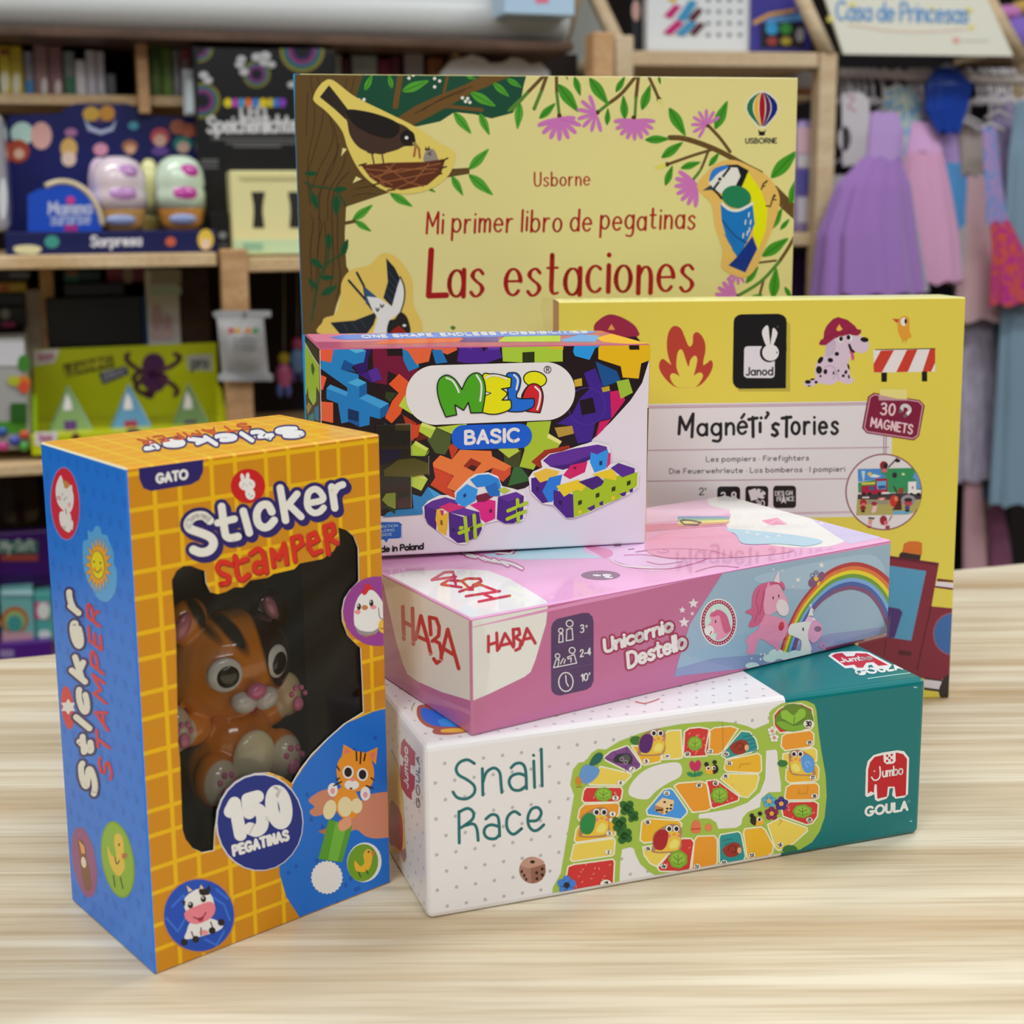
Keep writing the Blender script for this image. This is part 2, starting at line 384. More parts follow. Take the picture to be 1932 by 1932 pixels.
# ------------------------------------------------------------------ board game carton lying on the counter
GB = 1.32
BB = Box(-.0365, .5180, 0, .3215, .2394, .130, .0767, skew=-.0263)
TEAL = '00696C'
_tt = two_tone('print_white_and_teal', BB.u, (.1675)-BB.w/2, 'D4D2D4', TEAL, 'satin', GB)
BB.shell([_tt, 'D2D0D2', _tt, TEAL, _tt, _tt], .0028, GB, 'satin', 3)
def dots(f, sp, r, lim, col='A8A6A8'):
    polys = []; j = 0; y = sp*.6
    while y < f.h:
        x = sp*(.5 if j % 2 else 1.0)
        while x < lim(y): polys.append([(x+r*math.cos(k*PI/4), y+r*math.sin(k*PI/4)) for k in range(8)]); x += sp
        y += sp*.95; j += 1
    f.put(polys, col, local=True)
f = BB.face('front', inset=.0026, gain=GB, fin='satin')
dots(f, .0083, .0008, lambda y: .172-(.0 if y > .05 else .02))
f.crop(700, 1180, 1.789)
f.P(TEAL, 1390, 200, 1900, 120, 1880, 760, 1400, 800, 1470, 700, 1510, 500)
# lettering
f.crop(720, 1300, 4.2)
f.strokes('0E6166', 24, [(735,590,680,560,620,580,590,630,610,680,680,720,735,770,730,830,670,870,600,860,565,815),
 (798,630,802,840), (802,740,830,660,890,625,935,660,945,740,952,820), (1025,625,1060,592,1110,590,1140,640,1148,790),
 (1145,690,1090,670,1030,690,1010,740,1040,795,1100,800,1145,765), (1205,570,1212,780), (1265,475,1272,768), (1203,524,1205,526),
 (612,970,615,1220), (612,975,680,945,725,975,720,1030,650,1085,625,1100), (660,1082,725,1068,755,1110,765,1200),
 (825,1030,870,995,915,1005,930,1060,935,1165), (930,1090,870,1075,825,1095,812,1140,840,1180,900,1185,935,1150),
 (1095,995,1050,970,1000,1010,990,1080,1010,1130,1050,1150,1110,1105), (1165,1045,1230,1040,1265,985,1240,940,1190,950,1160,1010,1165,1080,1200,1120,1240,1115,1285,1075)])
# loose die
f.E('9A7064', 1195, 1435, 106, 106); f.P('B08878', 1100,1395, 1150,1345, 1230,1335, 1290,1380, 1190,1420, sm=True); f.P('86594C', 1180,1420, 1295,1385, 1300,1450, 1270,1510, 1190,1540)
for x, y, a, b in ((1195,1369,20,13), (1110,1446,9,14), (1130,1477,9,14), (1146,1507,8,14), (1272,1425,12,14), (1228,1455,12,14), (1273,1472,12,14), (1230,1502,12,12)): f.E('20100E', x, y, a, b, n=12)
# play board
GREEN = '93AE42'
f.crop(0, 0, 1)
f.P(GREEN, 1040.9,1697, 1043,1674, 1051.7,1658.7, 1058,1648, 1069,1582.6, 1083,1500, 1075.7,1480, 1081,1452, 1091,1439, 1104,1437, 1117,1419.6, 1128,1413, 1143,1414, 1169,1398, 1210,1382.6, 1247,1373, 1284,1366, 1330,1362, 1357,1361, 1386.5,1364, 1410,1370, 1423,1375.7, 1451,1364, 1451,1345, 1457,1338, 1477,1325.6, 1496.6,1319.7, 1522,1322.6, 1536,1328.5, 1540,1339, 1544,1378.6, 1549.7,1418, 1557.6,1463, 1559.5,1502.5, 1555.6,1542, 1546,1569, 1532,1589, 1512,1601, 1508,1612, 1457,1622, 1410,1632, 1300,1652, 1247,1656, 1225.6,1645.6, 1208,1630, 1199.6,1613, 1196,1601, 1190,1598, 1173.5,1602, 1170,1626, 1168,1675, layer=4)
WH = 'D2D0D2'
f.crop(1030, 1300, 4.6)
f.P(WH, 1060,640, 1150,640, 1180,690, 1160,760, 1050,820, 950,890, 890,950, 820,955, 740,930, 715,890, 740,820, 820,730, 930,670, sm=True, layer=5)
f.crop(1300, 1300, 5.086)
f.P(WH, 740,590, 830,580, 845,600, 860,780, 880,900, 880,985, 760,990, 690,1050, 680,1130, 560,1180, 510,1240, 500,1300, 450,1330, 280,1340, 260,1280, 200,1240, 90,1240, 95,1200, 400,1150, 560,1090, 680,990, 730,860, 735,700, layer=5)
RED, YEL, OY, ORG, TL, PUR, BLU = 'BE2A2C', 'DDBE50', 'E0A424', 'D48C24', '1C8488', '704080', '3A8AD6'
cells1 = [(RED,190,1540,240,1520,580,1475,595,1500,585,1690,560,1720,250,1790,160,1700), (YEL,240,1350,280,1335,590,1295,600,1320,590,1430,570,1445,230,1495,210,1480),
 (OY,280,1190,600,1130,610,1150,600,1260,570,1285,260,1330,245,1310,260,1220), (ORG,330,1000,620,985,640,1010,630,1090,600,1125,300,1150,275,1120,290,1040),
 (RED,350,850,650,850,665,880,650,960,620,980,330,985,310,960,325,880), (YEL,470,670,730,730,740,750,660,835,380,830,360,815),
 (PUR,500,590,560,540,700,490,720,500,825,650,820,680,740,730,520,620), (OY,740,490,980,500,1000,600,990,630,850,660,830,640),
 (YEL,1020,400,1060,360,1170,355,1185,590,1150,605,1010,610,1005,560), (RED,1200,370,1240,340,1330,330,1410,345,1422,380,1410,560,1390,580,1210,590,1190,560),
 (ORG,1110,840,1150,815,1340,800,1390,815,1405,850,1435,1030,1400,1055,1270,1070), (BLU,1020,870,1080,860,1110,880,1225,1050,1220,1080,1170,1130,880,1090,870,1050),
 (OY,830,1150,880,1120,1150,1140,1180,1170,1130,1300,850,1335,815,1310), (YEL,840,1370,1000,1340,1110,1380,960,1540,900,1510,850,1440),
 (RED,1180,1295,1260,1295,1285,1330,1250,1560,1200,1585,990,1580,965,1550)]
cells2 = [(ORG,190,400,240,370,400,355,470,380,320,600,280,625,165,625,155,590), (TL,500,400,580,410,640,480,660,560,650,590,360,670,310,640,320,610),
 (OY,350,680,660,615,690,640,695,780,670,805,360,790,335,760), (YEL,340,810,660,815,670,850,640,960,560,1040,500,1030,300,860), (RED,165,880,260,865,480,1030,470,1070,230,1145,205,1120),
 (ORG,80,1410,240,1405,270,1440,270,1660,240,1710,50,1745,25,1720,50,1450), (TL,300,1395,470,1365,500,1390,540,1600,520,1650,330,1690,290,1660,285,1430),
 (OY,530,1340,690,1320,730,1350,810,1500,800,1570,720,1620,590,1640,555,1610,520,1380), (YEL,750,1300,870,1235,1130,1330,1135,1360,1000,1480,860,1550,830,1530),
 (RED,890,1160,960,1080,1200,1075,1240,1100,1230,1220,1180,1290,1120,1300,900,1220), (ORG,930,940,980,910,1220,900,1245,930,1245,1040,1210,1060,940,1065,915,1040),
 (OY,930,770,1220,720,1245,760,1240,860,1200,885,960,900,925,870), (YEL,900,620,1190,560,1225,590,1225,690,950,750,895,670), (ORG,890,450,930,425,1160,395,1195,430,1195,530,1160,555,920,590,880,550),
 (RED,810,250,860,190,960,140,1080,140,1180,190,1195,350,1170,380,870,420,815,350)]
for kk, cl in (((1030,1300,4.6), cells1), ((1300,1300,5.086), cells2)):
    f.crop(*kk)
    for c in cl:
        pts = [(c[i], c[i+1]) for i in range(1, len(c), 2)]
        f.put([[f.px(q) for q in pts]], c[0], layer=6); f.L('E6DAC0', 13, *c[1:], closed=True, layer=7)
        if c[0] == RED:
            r = random.Random(int(c[1])); x0, x1 = min(p[0] for p in pts), max(p[0] for p in pts); y0, y1 = min(p[1] for p in pts), max(p[1] for p in pts)
            for i in range(16):
                x, y = r.uniform(x0+45, x1-45), r.uniform(y0+40, y1-40); a = r.uniform(0, 6.3); f.L('E08A80', 7, x, y, x+16*math.cos(a), y+16*math.sin(a), layer=9)
        if c[0] == TL:
            for i in range(5): f.L('126A72', 8, c[1]+20+i*22, c[2]+60+i*36, c[1]+110+i*12, c[2]+40+i*36, layer=9)
def lettuce(x, y, a, b=None):
    b = b or a*.9; pts = []
    for i in range(14):
        q = 2*PI*i/14; k = 1+.09*(i % 2); pts += [x+a*k*math.cos(q), y+b*k*math.sin(q)]
    f.P('6E9A28', *pts, sm=True, layer=12); f.E('86B038', x, y, a*.8, b*.78, layer=13)
    f.strokes('3C6A1C', a*.07, [(x, y+b*.6, x, y-b*.6), (x, y+b*.2, x-a*.5, y-b*.3), (x, y+b*.1, x+a*.5, y-b*.25), (x-a*.6, y+b*.3, x, y+b*.62, x+a*.6, y+b*.3)], layer=14)
def snail(x, y, k, shell, fl=1, brown='A07458'):
    X = lambda *c: [v for i in range(0, len(c), 2) for v in (x+fl*c[i]*k, y+c[i+1]*k)]
    f.P(brown, *X(-125,120,-130,60,-120,-40,-60,-95,20,-130,90,-130,130,-90,125,0,130,60,100,110,40,122), sm=True, layer=11)
    f.P('E8B23C', *X(-110,108,-20,40,0,-60,60,-70,110,-50,120,10,110,70,70,105), sm=True, layer=12)
    f.P('F0CC66', *X(20,80,30,30,70,0,105,30,80,80), sm=True, layer=13)
    f.P(shell, *X(-125,30,-110,-40,-60,-85,0,-70,10,-20,-10,60,-50,98,-105,85), sm=True, layer=14)
    f.L('FFFFFF', 3, *X(-90,20,-60,-20,-35,10,-60,40), sm=True, layer=15) if shell == '4A8FDC' else None
    for ex in (15, 80): f.E('F0ECE6', x+fl*ex*k, y-95*k, 29*k, 30*k, layer=16); f.E('140C0C', x+fl*(ex+2)*k, y-93*k, 18*k, 20*k, layer=17)
    f.E('E08A3C', x+fl*62*k, y-42*k, 16*k, 12*k, layer=16); f.E('D87078', x+fl*20*k, y-30*k, 13*k, layer=16); f.E('D87078', x+fl*105*k, y-30*k, 13*k, layer=16)
def num(t, x, y, rot=0, r=24):
    f.E('EAD8CC', x, y, r*1.25, r, layer=18, n=14)
    c, s_ = math.cos(math.radians(rot)), math.sin(math.radians(rot)); wd = r*(.55 if len(t) == 1 else 1.15); hh = r*1.1
    bx, by = x-c*wd/2+s_*hh/2*-1*-1*0, y-s_*wd/2
    f.T(t, x-c*wd/2-s_*hh/2, y-s_*wd/2+c*hh/2, x+c*wd/2-s_*hh/2, y+s_*wd/2+c*hh/2, (s_*hh, -c*hh), r*.3, '1C1414', layer=19)
def clover(x, y, r, col='1E5A24'):
    for dx, dy in ((-.5,-.45), (.45,-.5), (.5,.3), (-.35,.5), (0,0)): f.E(col, x+dx*r, y+dy*r, r*.55, layer=11, n=12)
def flower(x, y, r, col, mid):
    for i in range(5): f.E(col, x+r*.6*math.cos(i*1.2566-.3), y+r*.6*math.sin(i*1.2566-.3), r*.45, layer=11, n=12)
    f.E(mid, x, y, r*.34, layer=12, n=12)
f.crop(1030, 1300, 4.6)
for a in ((497,912,72,58), (1290,470,60,60), (1145,1475,78,75)): lettuce(*a)
f.P('20242C', 600,580, 650,560, 720,560, 750,600, 735,650, 690,640, 650,640, 590,630, sm=True, layer=11); f.E('4A4A50', 690, 600, 42, 36, layer=12)
for x, y in ((655,605), (690,632)): f.ring('B0A8B0', 4, x, y, 16, layer=13)
f.L('5A2E6C', 5, 700,495, 690,720, layer=10); f.L('5A2E6C', 5, 505,600, 810,650, layer=10); f.L('5A2E6C', 5, 580,540, 790,690, layer=10)
f.P('0E5A54', 375,650, 420,570, 470,550, 495,580, 470,630, 420,660, sm=True, layer=11)
f.P('5A8AC4', 290,740, 320,670, 360,655, 460,690, 440,760, 360,820, 310,800, sm=True, layer=12); f.E('C07A20', 283, 795, 30, 36, layer=11); f.L('A06818', 8, 260,850, 310,845, layer=11)
f.E('2C6A28', 780, 445, 52, 38, layer=10)
snail(420, 1160, 1.0, '1C7A3C'); snail(918, 465, .9, '4A1464'); snail(1050, 1300, .97, '9A1020')
for a in ((700,1030,60), (755,1105,46), (635,1170,62), (680,1275,64)): clover(*a)
f.E('C8A882', 1020, 990, 1, layer=9)
f.P('D8B888', 945,1000, 1010,940, 1110,965, 1100,1040, 1020,1090, 940,1050, layer=12); f.P('B07A4C', 945,1005, 1020,1030, 1015,1085, 940,1045, layer=13)
for x, y in ((1027,978), (960,1050), (980,1047), (1003,1046), (1050,1035), (1085,1005), (1045,1062), (1080,1035)): f.E('20140E', x, y, 12, 9, layer=14, n=10)
f.P('B41C58', 1245,640, 1270,620, 1290,640, 1315,615, 1345,640, 1330,700, 1290,710, 1255,690, sm=True, layer=11); f.L('1C6A44', 10, 1290,700, 1290,760, layer=11); f.E('1C7A54', 1255, 740, 35, 18, 20, layer=11); f.E('1C7A54', 1325, 735, 38, 18, -20, layer=11)
f.P('D06A4C', 1262,1240, 1268,1165, 1300,1135, 1335,1160, 1335,1240, sm=True, layer=11); f.L('C03A30', 14, 1265,1215, 1335,1210, layer=12); f.E('D0764C', 1410, 1200, 30, 32, layer=11)
flower(178, 1700, 80, '3A74C8', '101830'); f.L('1C5A30', 9, 160,1740, 155,1790, layer=11); f.E('1C6A54', 110, 1790, 35, 22, layer=11)
for t, x, y, r in (('1',518,1690,0), ('2',540,1410,0), ('3',548,1248,0), ('4',575,1080,0), ('5',600,942,0), ('6',645,808,10), ('7',745,692,30), ('8',868,622,-5), ('9',1050,580,-100), ('10',1225,562,-90), ('16',1325,832,-100), ('17',1045,900,190), ('18',880,1152,180), ('19',885,1380,170), ('20',1020,1535,120), ('21',1308,1535,100)): num(t, x, y, r, 40 if t == '1' else 23)
f.crop(1300, 1300, 5.086)
for a in ((290,1015,78,72), (1085,1170,88,62)): lettuce(*a)
f.P('5C7A28', 830,330, 830,260, 880,200, 930,150, 1010,140, 1090,160, 1160,200, 1190,280, 1180,330, 1100,380, 1000,405, 900,390, sm=True, layer=11)
f.P('80B03A', 890,280, 880,220, 930,200, 1000,250, 1060,190, 1110,200, 1110,260, 1050,310, 1000,345, 940,320, sm=True, layer=12); f.P('6E9E30', 835,320, 900,310, 1000,350, 1100,330, 1180,310, 1100,385, 1000,400, 900,380, sm=True, layer=13)
f.strokes('3E6A1C', 7, [(1000,345,1010,260), (1000,345,900,290), (1000,345,1100,280)], layer=14)
for x, y in ((480,550), (410,1535)):
    f.P('8A2A1C', x-90,y+10, x-60,y-30, x+10,y-65, x+70,y-50, x+85,y, x+50,y+60, x-20,y+75, x-60,y+60, sm=True, layer=11); f.L('5A1410', 8, x-40,y+10, x-10,y-35, x+35,y-20, x+30,y+25, x-5,y+25, sm=True, layer=12); f.E('E0A070', x+70, y+10, 20, 30, layer=12)
snail(1080, 710, .95, '4A8FDC', -1)
f.E('2C6A38', 895, 712, 50, 33, layer=10); f.E('2C6A38', 965, 1540, 72, 46, layer=11)
for x, y in ((795,400), (815,465)): flower(x, y, 42, 'E4E0D4', 'C07A5A')
for x, y, c, m in ((765,1072,'4C9AB8','D8A030'), (882,1098,'3A2478','D8A030'), (790,1192,'7A1848','D89828')): flower(x, y, 66, c, m)
for x, y, q in ((215,765,1), (650,1258,-1)):
    f.E('DCA02C', x-q*15, y+10, 52, 42, layer=11); f.P('18100E', x+q*15,y+45, x+q*10,y-30, x+q*45,y-40, x+q*65,y-5, x+q*55,y+30, sm=True, layer=12); f.E('18100E', x-50, y-45, 22, 22, layer=12); f.E('18100E', x+28, y-65, 22, 20, layer=12)
    f.E('F0ECE4', x-q*32-5, y-8, 19, layer=13); f.E('F0ECE4', x+18, y-12, 19, layer=13); f.E('100808', x-q*28-5, y-6, 11, layer=14); f.E('100808', x+22, y-10, 11, layer=14)
for t, x, y, r in (('11',198,592,95), ('12',352,620,130), ('13',385,708,185), ('14',348,832,190), ('15',252,900,210), ('22',332,1660,80), ('23',600,1590,80), ('24',870,1490,60), ('25',1150,1252,25), ('26',1198,1022,0), ('27',1182,845,0), ('29',1150,510,-10), ('30',1142,330,0)): num(t, x, y, r, 40 if t == '30' else 25)
for c in ((320,310,325,640), (480,760,490,720,590,710), (850,1300,890,1270,860,1240), (1050,960,1050,1000,1130,1000,1140,930)): f.L('A88838', 4, *c, layer=16)
# elephant emblem and maker name
f.crop(1540, 1200, 4.83)
def elephant(W, R):
    f.P(W, 445,1450, 452,1210, 468,1140, 520,1085, 600,1062, 740,1040, 800,1050, 846,1110, 836,1440, 800,1472, 722,1482, 690,1450, 700,1385, 668,1388, 660,1450, 640,1482, 560,1507, 535,1490, 527,1440, 505,1452, 460,1468)
    f.P(R, 468,1435, 472,1215, 490,1150, 530,1102, 600,1085, 735,1062, 790,1075, 826,1120, 815,1450, 725,1465, 714,1372, 652,1372, 643,1462, 556,1482, 550,1352, 530,1352, 524,1428, 497,1415)
    f.P(W, 610,1070, 614,1145, 640,1167, 700,1162, 722,1140, 722,1060)
    for x, y in ((645,1090), (686,1083), (665,1110), (644,1138), (686,1130)): f.E(R, x, y, 11, 12, n=10)
    f.strokes('EAE6E6', 13, [(578,1190,582,1265,562,1305,525,1312,503,1285), (528,1230,530,1231)])
    f.T('umbo', 602, 1284, 786, 1256, (0, -82), 13, 'EAE6E6', track=.12)
elephant('E2E0E2', 'AE0A20')
f.T('GOULA', 448, 1638, 828, 1582, (2, -76), 23, 'DCDEDE', track=.2); f.ring('7AA8A8', 4, 842, 1506, 11)
for c in ((890,465,915,468), (950,742,960,746), (855,1685,870,1688), (938,1525,944,1560), (930,1680,945,1665)): f.L('9CC4C4', 9, *c)
# top panel
t = BB.face('top', inset=.0026, gain=GB, fin='satin'); f0 = f; f = t
dots(t, .0083, .0008, lambda y: .165)
t.crop(700, 1180, 1.789); t.P(TEAL, 1250, 150, 1396, 242, 1940, 170, 1800, 20)
t.crop(1540, 1200, 4.83)
t.P('E4E2E4', 108,182, 140,155, 230,142, 400,138, 480,150, 690,262, 660,302, 530,300, 505,262, 475,268, 470,300, 440,312, 350,308, 330,290, 262,294)
t.P('B40A26', 140,182, 175,162, 240,155, 460,160, 655,265, 565,272, 520,238, 455,245, 425,290, 375,290, 345,262, 300,268, 262,272)
t.P('E4E2E4', 232,152, 275,188, 345,184, 362,155)
t.T('Jumbo', 228, 240, 515, 213, (-30, -36), 11, 'E8E4E6'); t.T('GOULA', 385, 355, 785, 300, (-42, -40), 18, 'E4E4E4', track=.2)
t.L('A8D0D0', 6, 470,388, 680,358, 905,330)
t.crop(720, 1300, 4.2)
t.P('DCD0CC', 250,110, 232,160, 262,240, 330,300, 400,330, 420,362, 500,380, 700,345, 600,200, sm=True); t.L('6A9A40', 8, 262,110, 240,150, 240,170)
t.P('9A5448', 300,130, 278,190, 300,250, 350,295, 410,318, 400,340, 440,362, 560,362, 700,330, 640,250, 420,140, sm=True)
t.P('1464C8', 330,150, 312,205, 350,262, 430,295, 560,302, 620,290, 480,200, sm=True); t.P('2A86D8', 440,250, 470,295, 560,302, 620,290, 520,230)
t.P('E8A83C', 480,322, 600,312, 690,330, 600,345, 480,345, sm=True)
t.crop(880, 1100, 4.293); t.L('B06A5C', 10, 1370,962, 1450,975, 1560,940, sm=True)
# left end panel
t = BB.face('left', inset=.0026, gain=GB, fin='satin'); f = t
dots(t, .0083, .0008, lambda y: .13)
t.crop(720, 1300, 4.2)
t.P('A0164A', 155,430, 175,392, 265,500, 265,612, 230,600, 226,660, 265,692, 262,790, 240,820, 240,880, 200,850, 160,785, 145,700, 150,520)
t.P('D8D4D8', 150,512, 172,545, 170,610, 150,600)
t.T('Jumbo', 212, 790, 208, 470, (-34, -30), 9, 'E4DEE2'); t.T('GOULA', 302, 950, 300, 540, (-26, -22), 9, '5C6068', track=.24)
t.P('E4B452', 60,520, 110,560, 140,640, 165,850, 188,1200, 196,1340, 175,1372, 140,1290, 60,1240, sm=True); t.P('A41830', 70,900, 120,920, 160,1000, 172,1150, 160,1275, 110,1245, 60,1200, sm=True); t.P('9A7078', 150,1280, 175,1372, 198,1330, 190,1260)
f = f0
game = empty('board_game_box', BB.base, 'white and teal snail board game carton lying at the bottom of the stack', 'board game')
BB.mb.build('carton', game, BB.base)
# ------------------------------------------------------------------ unicorn game carton in clear film
GC = 1.32
BC = Box(-.0176, .5273, .07685, .5527, .2435, .128, .0505, skew=.0165)
PK = 'B2628E'
BC.shell([PK, 'AC6292', 'DC9CC6', PK, PK, PK], .0012, GC, 'film', 3)
f = BC.face('front', inset=.0009, gain=GC, fin='film')
f.crop(880, 1100, 4.293)
f.P('D4D5D2', -60,250, 655,118, 660,180, 645,330, 600,480, 560,620, 520,720, 470,760, 200,890, 60,950, -40,945)
f.strokes('AE1A36', 26, [(178,430,178,557), (245,405,250,547), (178,502,250,478), (262,533,312,408,380,520), (282,505,352,488), (377,375,385,505), (378,378,424,370,432,415,392,442), (398,442,440,470,432,528,398,545), (447,502,490,368,557,487), (466,456,522,444)], sm=False)
f.P('43265A', 700,320, 735,290, 940,242, 990,242, 1022,275, 1030,320, 1030,790, 1010,840, 970,865, 760,912, 720,905, 692,880, 685,840, 685,360)
IC = 'DAD6E0'
f.ring(IC, 8, 764, 385, 18); f.ring(IC, 8, 835, 328, 27)
f.strokes(IC, 8, [(748,482,752,415,778,410,782,475,748,482), (808,468,812,375,855,366,862,458,808,468), (705,685,725,620,750,618,740,675), (705,685,892,648), (892,648,872,578,818,600,822,615,848,606,845,640), (760,655,785,610), (790,650,800,620)], sm=False)
f.ring(IC, 8, 737, 590, 18); f.ring(IC, 8, 855, 545, 24); f.ring(IC, 9, 805, 801, 58, 76); f.L(IC, 9, 803,748, 808,805, 825,835)
f.L('5E4074', 4, 690,520, 1025,450); f.L('5E4074', 4, 690,716, 1028,655)
f.T('3', 922, 402, 950, 396, (0, -60), 9, IC); f.L(IC, 5, 962,352, 982,348); f.L(IC, 5, 972,340, 972,362)
f.T('2-4', 920, 598, 1006, 580, (0, -55), 9, IC); f.T("10'", 928, 797, 998, 782, (0, -56), 9, IC)
f.crop(1280, 1020, 4.6)
f.P('D088B6', -2000,800, -400,412, -10,310, 1860,-30, 1860,26, 385,280, 0,362, -400,460)
f.P('8AA6BE', 385,282, 1850,26, 1850,840, 1270,975, 560,1110, -40,1180, 0,1040, 100,720)
f.P('98B2C8', 700,300, 1400,150, 1700,130, 1780,300, 1500,330, 1100,420, 760,380, sm=True)
f.P('7E8CB4', -20,1110, 300,1020, 800,980, 1300,810, 1850,740, 1850,860, 1270,975, 560,1110, -40,1180)
out = [(865,1000),(915,840),(970,690),(1050,540),(1150,410),(1280,275),(1420,205),(1560,187),(1700,230),(1810,310),(1900,420)]
inn = [(1005,975),(1040,860),(1085,760),(1150,640),(1240,535),(1340,465),(1430,432),(1520,425),(1640,470),(1740,590),(1812,770)]
out, inn = cat_rom(out, False, 4), cat_rom(inn, False, 4)
for i, c in enumerate(('A62430', 'CC6A30', 'DCC41C', '5E9030', '6C9CD4', '34549C', '74406E')):
    a = [(o[0]+(n[0]-o[0])*i/7, o[1]+(n[1]-o[1])*i/7) for o, n in zip(out, inn)]; b = [(o[0]+(n[0]-o[0])*(i+1)/7, o[1]+(n[1]-o[1])*(i+1)/7) for o, n in zip(out, inn)]
    f.put([[f.px(p) for p in (a[j], a[j+1], b[j+1], b[j])] for j in range(len(a)-1)], c)
for x, y, a, b in ((850,985,70,45), (790,1020,60,35), (640,1085,60,30), (920,1000,60,35), (1010,990,60,40), (1090,975,60,30)): f.E('C4D8E0', x, y, a, b)
f.P('DC84A8', 735,640, 830,655, 930,695, 945,790, 885,890, 860,960, 825,920, 780,892, 700,850, 665,960, 640,988, 590,972, 602,905, 585,880, 600,835, 690,760, 700,690, sm=True)
f.P('C05280', 880,352, 760,362, 680,400, 640,480, 632,580, 592,605, 580,625, 640,655, 605,735, 640,752, 705,720, 745,640, 765,500, 785,405, 860,385, 920,425, 915,380, sm=True)
f.L('9A3464', 6, 700,420, 670,520, 690,600, 660,700, sm=True); f.L('9A3464', 6, 740,430, 720,560, 700,640, sm=True); f.L('9A3464', 6, 800,370, 870,375, 910,430, sm=True)
f.P('E294B2', 765,405, 860,378, 900,440, 945,530, 940,630, 880,645, 850,610, 800,640, 750,635, 735,560, 748,460, sm=True); f.E('ECCAD0', 900, 580, 52, 74, -18)
f.P('ECC4D2', 822,352, 866,252, 876,366); f.P('E08CB0', 760,410, 775,350, 795,400); f.E('BC2244', 890, 742, 24, 40, 10)
for x, y in ((818,495), (866,480)): f.E('3A1A2A', x, y, 6, 15, n=12)
f.P('E6DCE8', 948,770, 970,725, 1020,712, 1090,700, 1165,665, 1195,720, 1160,800, 1125,850, 1150,950, 1060,975, 1062,870, 1000,830, 955,810, sm=True)
f.P('D094BC', 1165,690, 1225,715, 1245,780, 1215,850, 1160,885, 1120,830, 1130,760, sm=True); f.P('E0B0CC', 1090,700, 1120,650, 1165,665, 1150,700); f.E('3A2030', 1078, 768, 7, 17, n=12); f.E('7C5880', 1205, 765, 32, 25)
f.P('E8DCE6', 1118,650, 1150,560, 1165,650); f.ring('C87CA4', 10, 1245, 910, 22)
for x, y, a, b, c in ((1162,362,36,44,'744474'), (1235,312,30,44,'744474'), (1192,330,20,20,'D8B838'), (1212,372,11,22,'D8B838')): f.E(c, x, y, a, b, 20)
f.ring('5A3058', 5, 1160, 300, 16); f.ring('5A3058', 5, 1192, 275, 14)
for x, y, r in ((1240,212,28), (1035,340,26), (993,398,10), (820,250,14), (900,262,10), (712,985,14), (745,985,16), (798,968,12), (632,1022,12), (712,1028,16), (1140,560,16), (1158,600,16)): f.star('E0E4EA', x, y, r)
f.E('E6D8E0', 347, 710, 160, 207); f.E('9E1C4C', 347, 710, 150, 196); f.E('B8D0CC', 347, 710, 122, 165)
for i in range(40):
    a = 2*PI*i/40; f.E('E4C0CC', 347+136*math.cos(a), 710+181*math.sin(a), 6, layer=12, n=8)
f.P('DC88A8', 325,862, 330,800, 260,812, 228,790, 235,750, 285,700, 270,640, 330,600, 395,650, 445,760, 410,830, sm=True, layer=13); f.P('C05280', 270,650, 300,615, 350,600, 410,640, 440,720, 450,780, 400,800, 370,720, 350,650, 300,660, sm=True, layer=14); f.E('E8D4DA', 262, 780, 42, 45, layer=14); f.E('3A1A2A', 318, 700, 6, 14, layer=15, n=12); f.P('E8D8E0', 290,620, 290,560, 318,608, layer=14); f.L('A01030', 8, 270,810, 285,785, layer=15)
f.P('8A2258', 1275,930, 1500,880, 1605,858, 1605,895, 1285,968)
f.P('C8A49C', 1612,850, 1850,790, 1850,850, 1640,900)
f.crop(880, 1100, 4.293)
f.T('Unicornio', 1118, 562, 1668, 382, (-8, -100), 27, 'E4D2DC', ('962252', 58), track=.14)
f.T('Destello', 1308, 686, 1775, 518, (-10, -118), 27, 'E4D2DC', ('962252', 58), track=.13)
for x, y, r in ((1838,165,44), (1748,218,29), (1828,247,18), (1762,318,46)): f.star('DCCEDA', x, y, r)
# left panel
t = BC.face('left', inset=.0009, gain=GC, fin='film')
t.crop(700, 1040, 4.83)
t.P('D2D1CE', 60,60, 900,560, 905,1360, 650,1285, 430,1190, 330,1120, 290,1020, 230,820, 180,600, 120,340)
t.strokes('B2202A', 34, [(290,505,300,800), (378,520,388,845), (293,640,385,690), (408,800,455,590,520,820,545,935), (430,778,510,815), (534,600,546,760), (536,602,595,615,622,690,618,770,560,820), (580,815,625,840,642,920,640,990,600,1020,572,980), (640,960,700,712,800,1070), (668,890,752,942)], sm=False)
t.L('E6E4E2', 5, 130,660, 300,770, 550,940, 800,1090)
# lid
t = BC.face('top', inset=.0009, gain=GC, fin='film')
t.crop(720, 990, 3.715)
t.P('E0E1E0', 0,420, 20,360, 200,325, 520,312, 740,320, 900,380, 1150,530, 1180,570, 600,700)
t.strokes('B02434', 19, [(590,502,830,466), (680,540,900,498), (705,482,780,516), (545,470,690,420,815,468), (600,455,640,455), (420,420,560,440), (420,418,470,390,560,395,610,440), (560,395,600,378,690,380,700,398,640,425), (352,388,440,335,500,330), (352,388,520,365), (500,330,520,420)], sm=False)
t.P('A6C8E8', 690,215, 900,180, 1430,140, 1600,120, 1560,232, 1000,246)
t.T('Unic', 925, 276, 560, 196, (66, 34), 15, 'ECDCE6', ('B05088', 36)); t.P('B04878', 775,180, 950,172, 930,205, 810,215); t.L('ECDCE6', 12, 800,195, 900,205, 930,182)
t.E('785474', 1535, 355, 138, 34); t.T('3+', 1608, 352, 1478, 345, (14, 20), 9, 'E6DCE6')
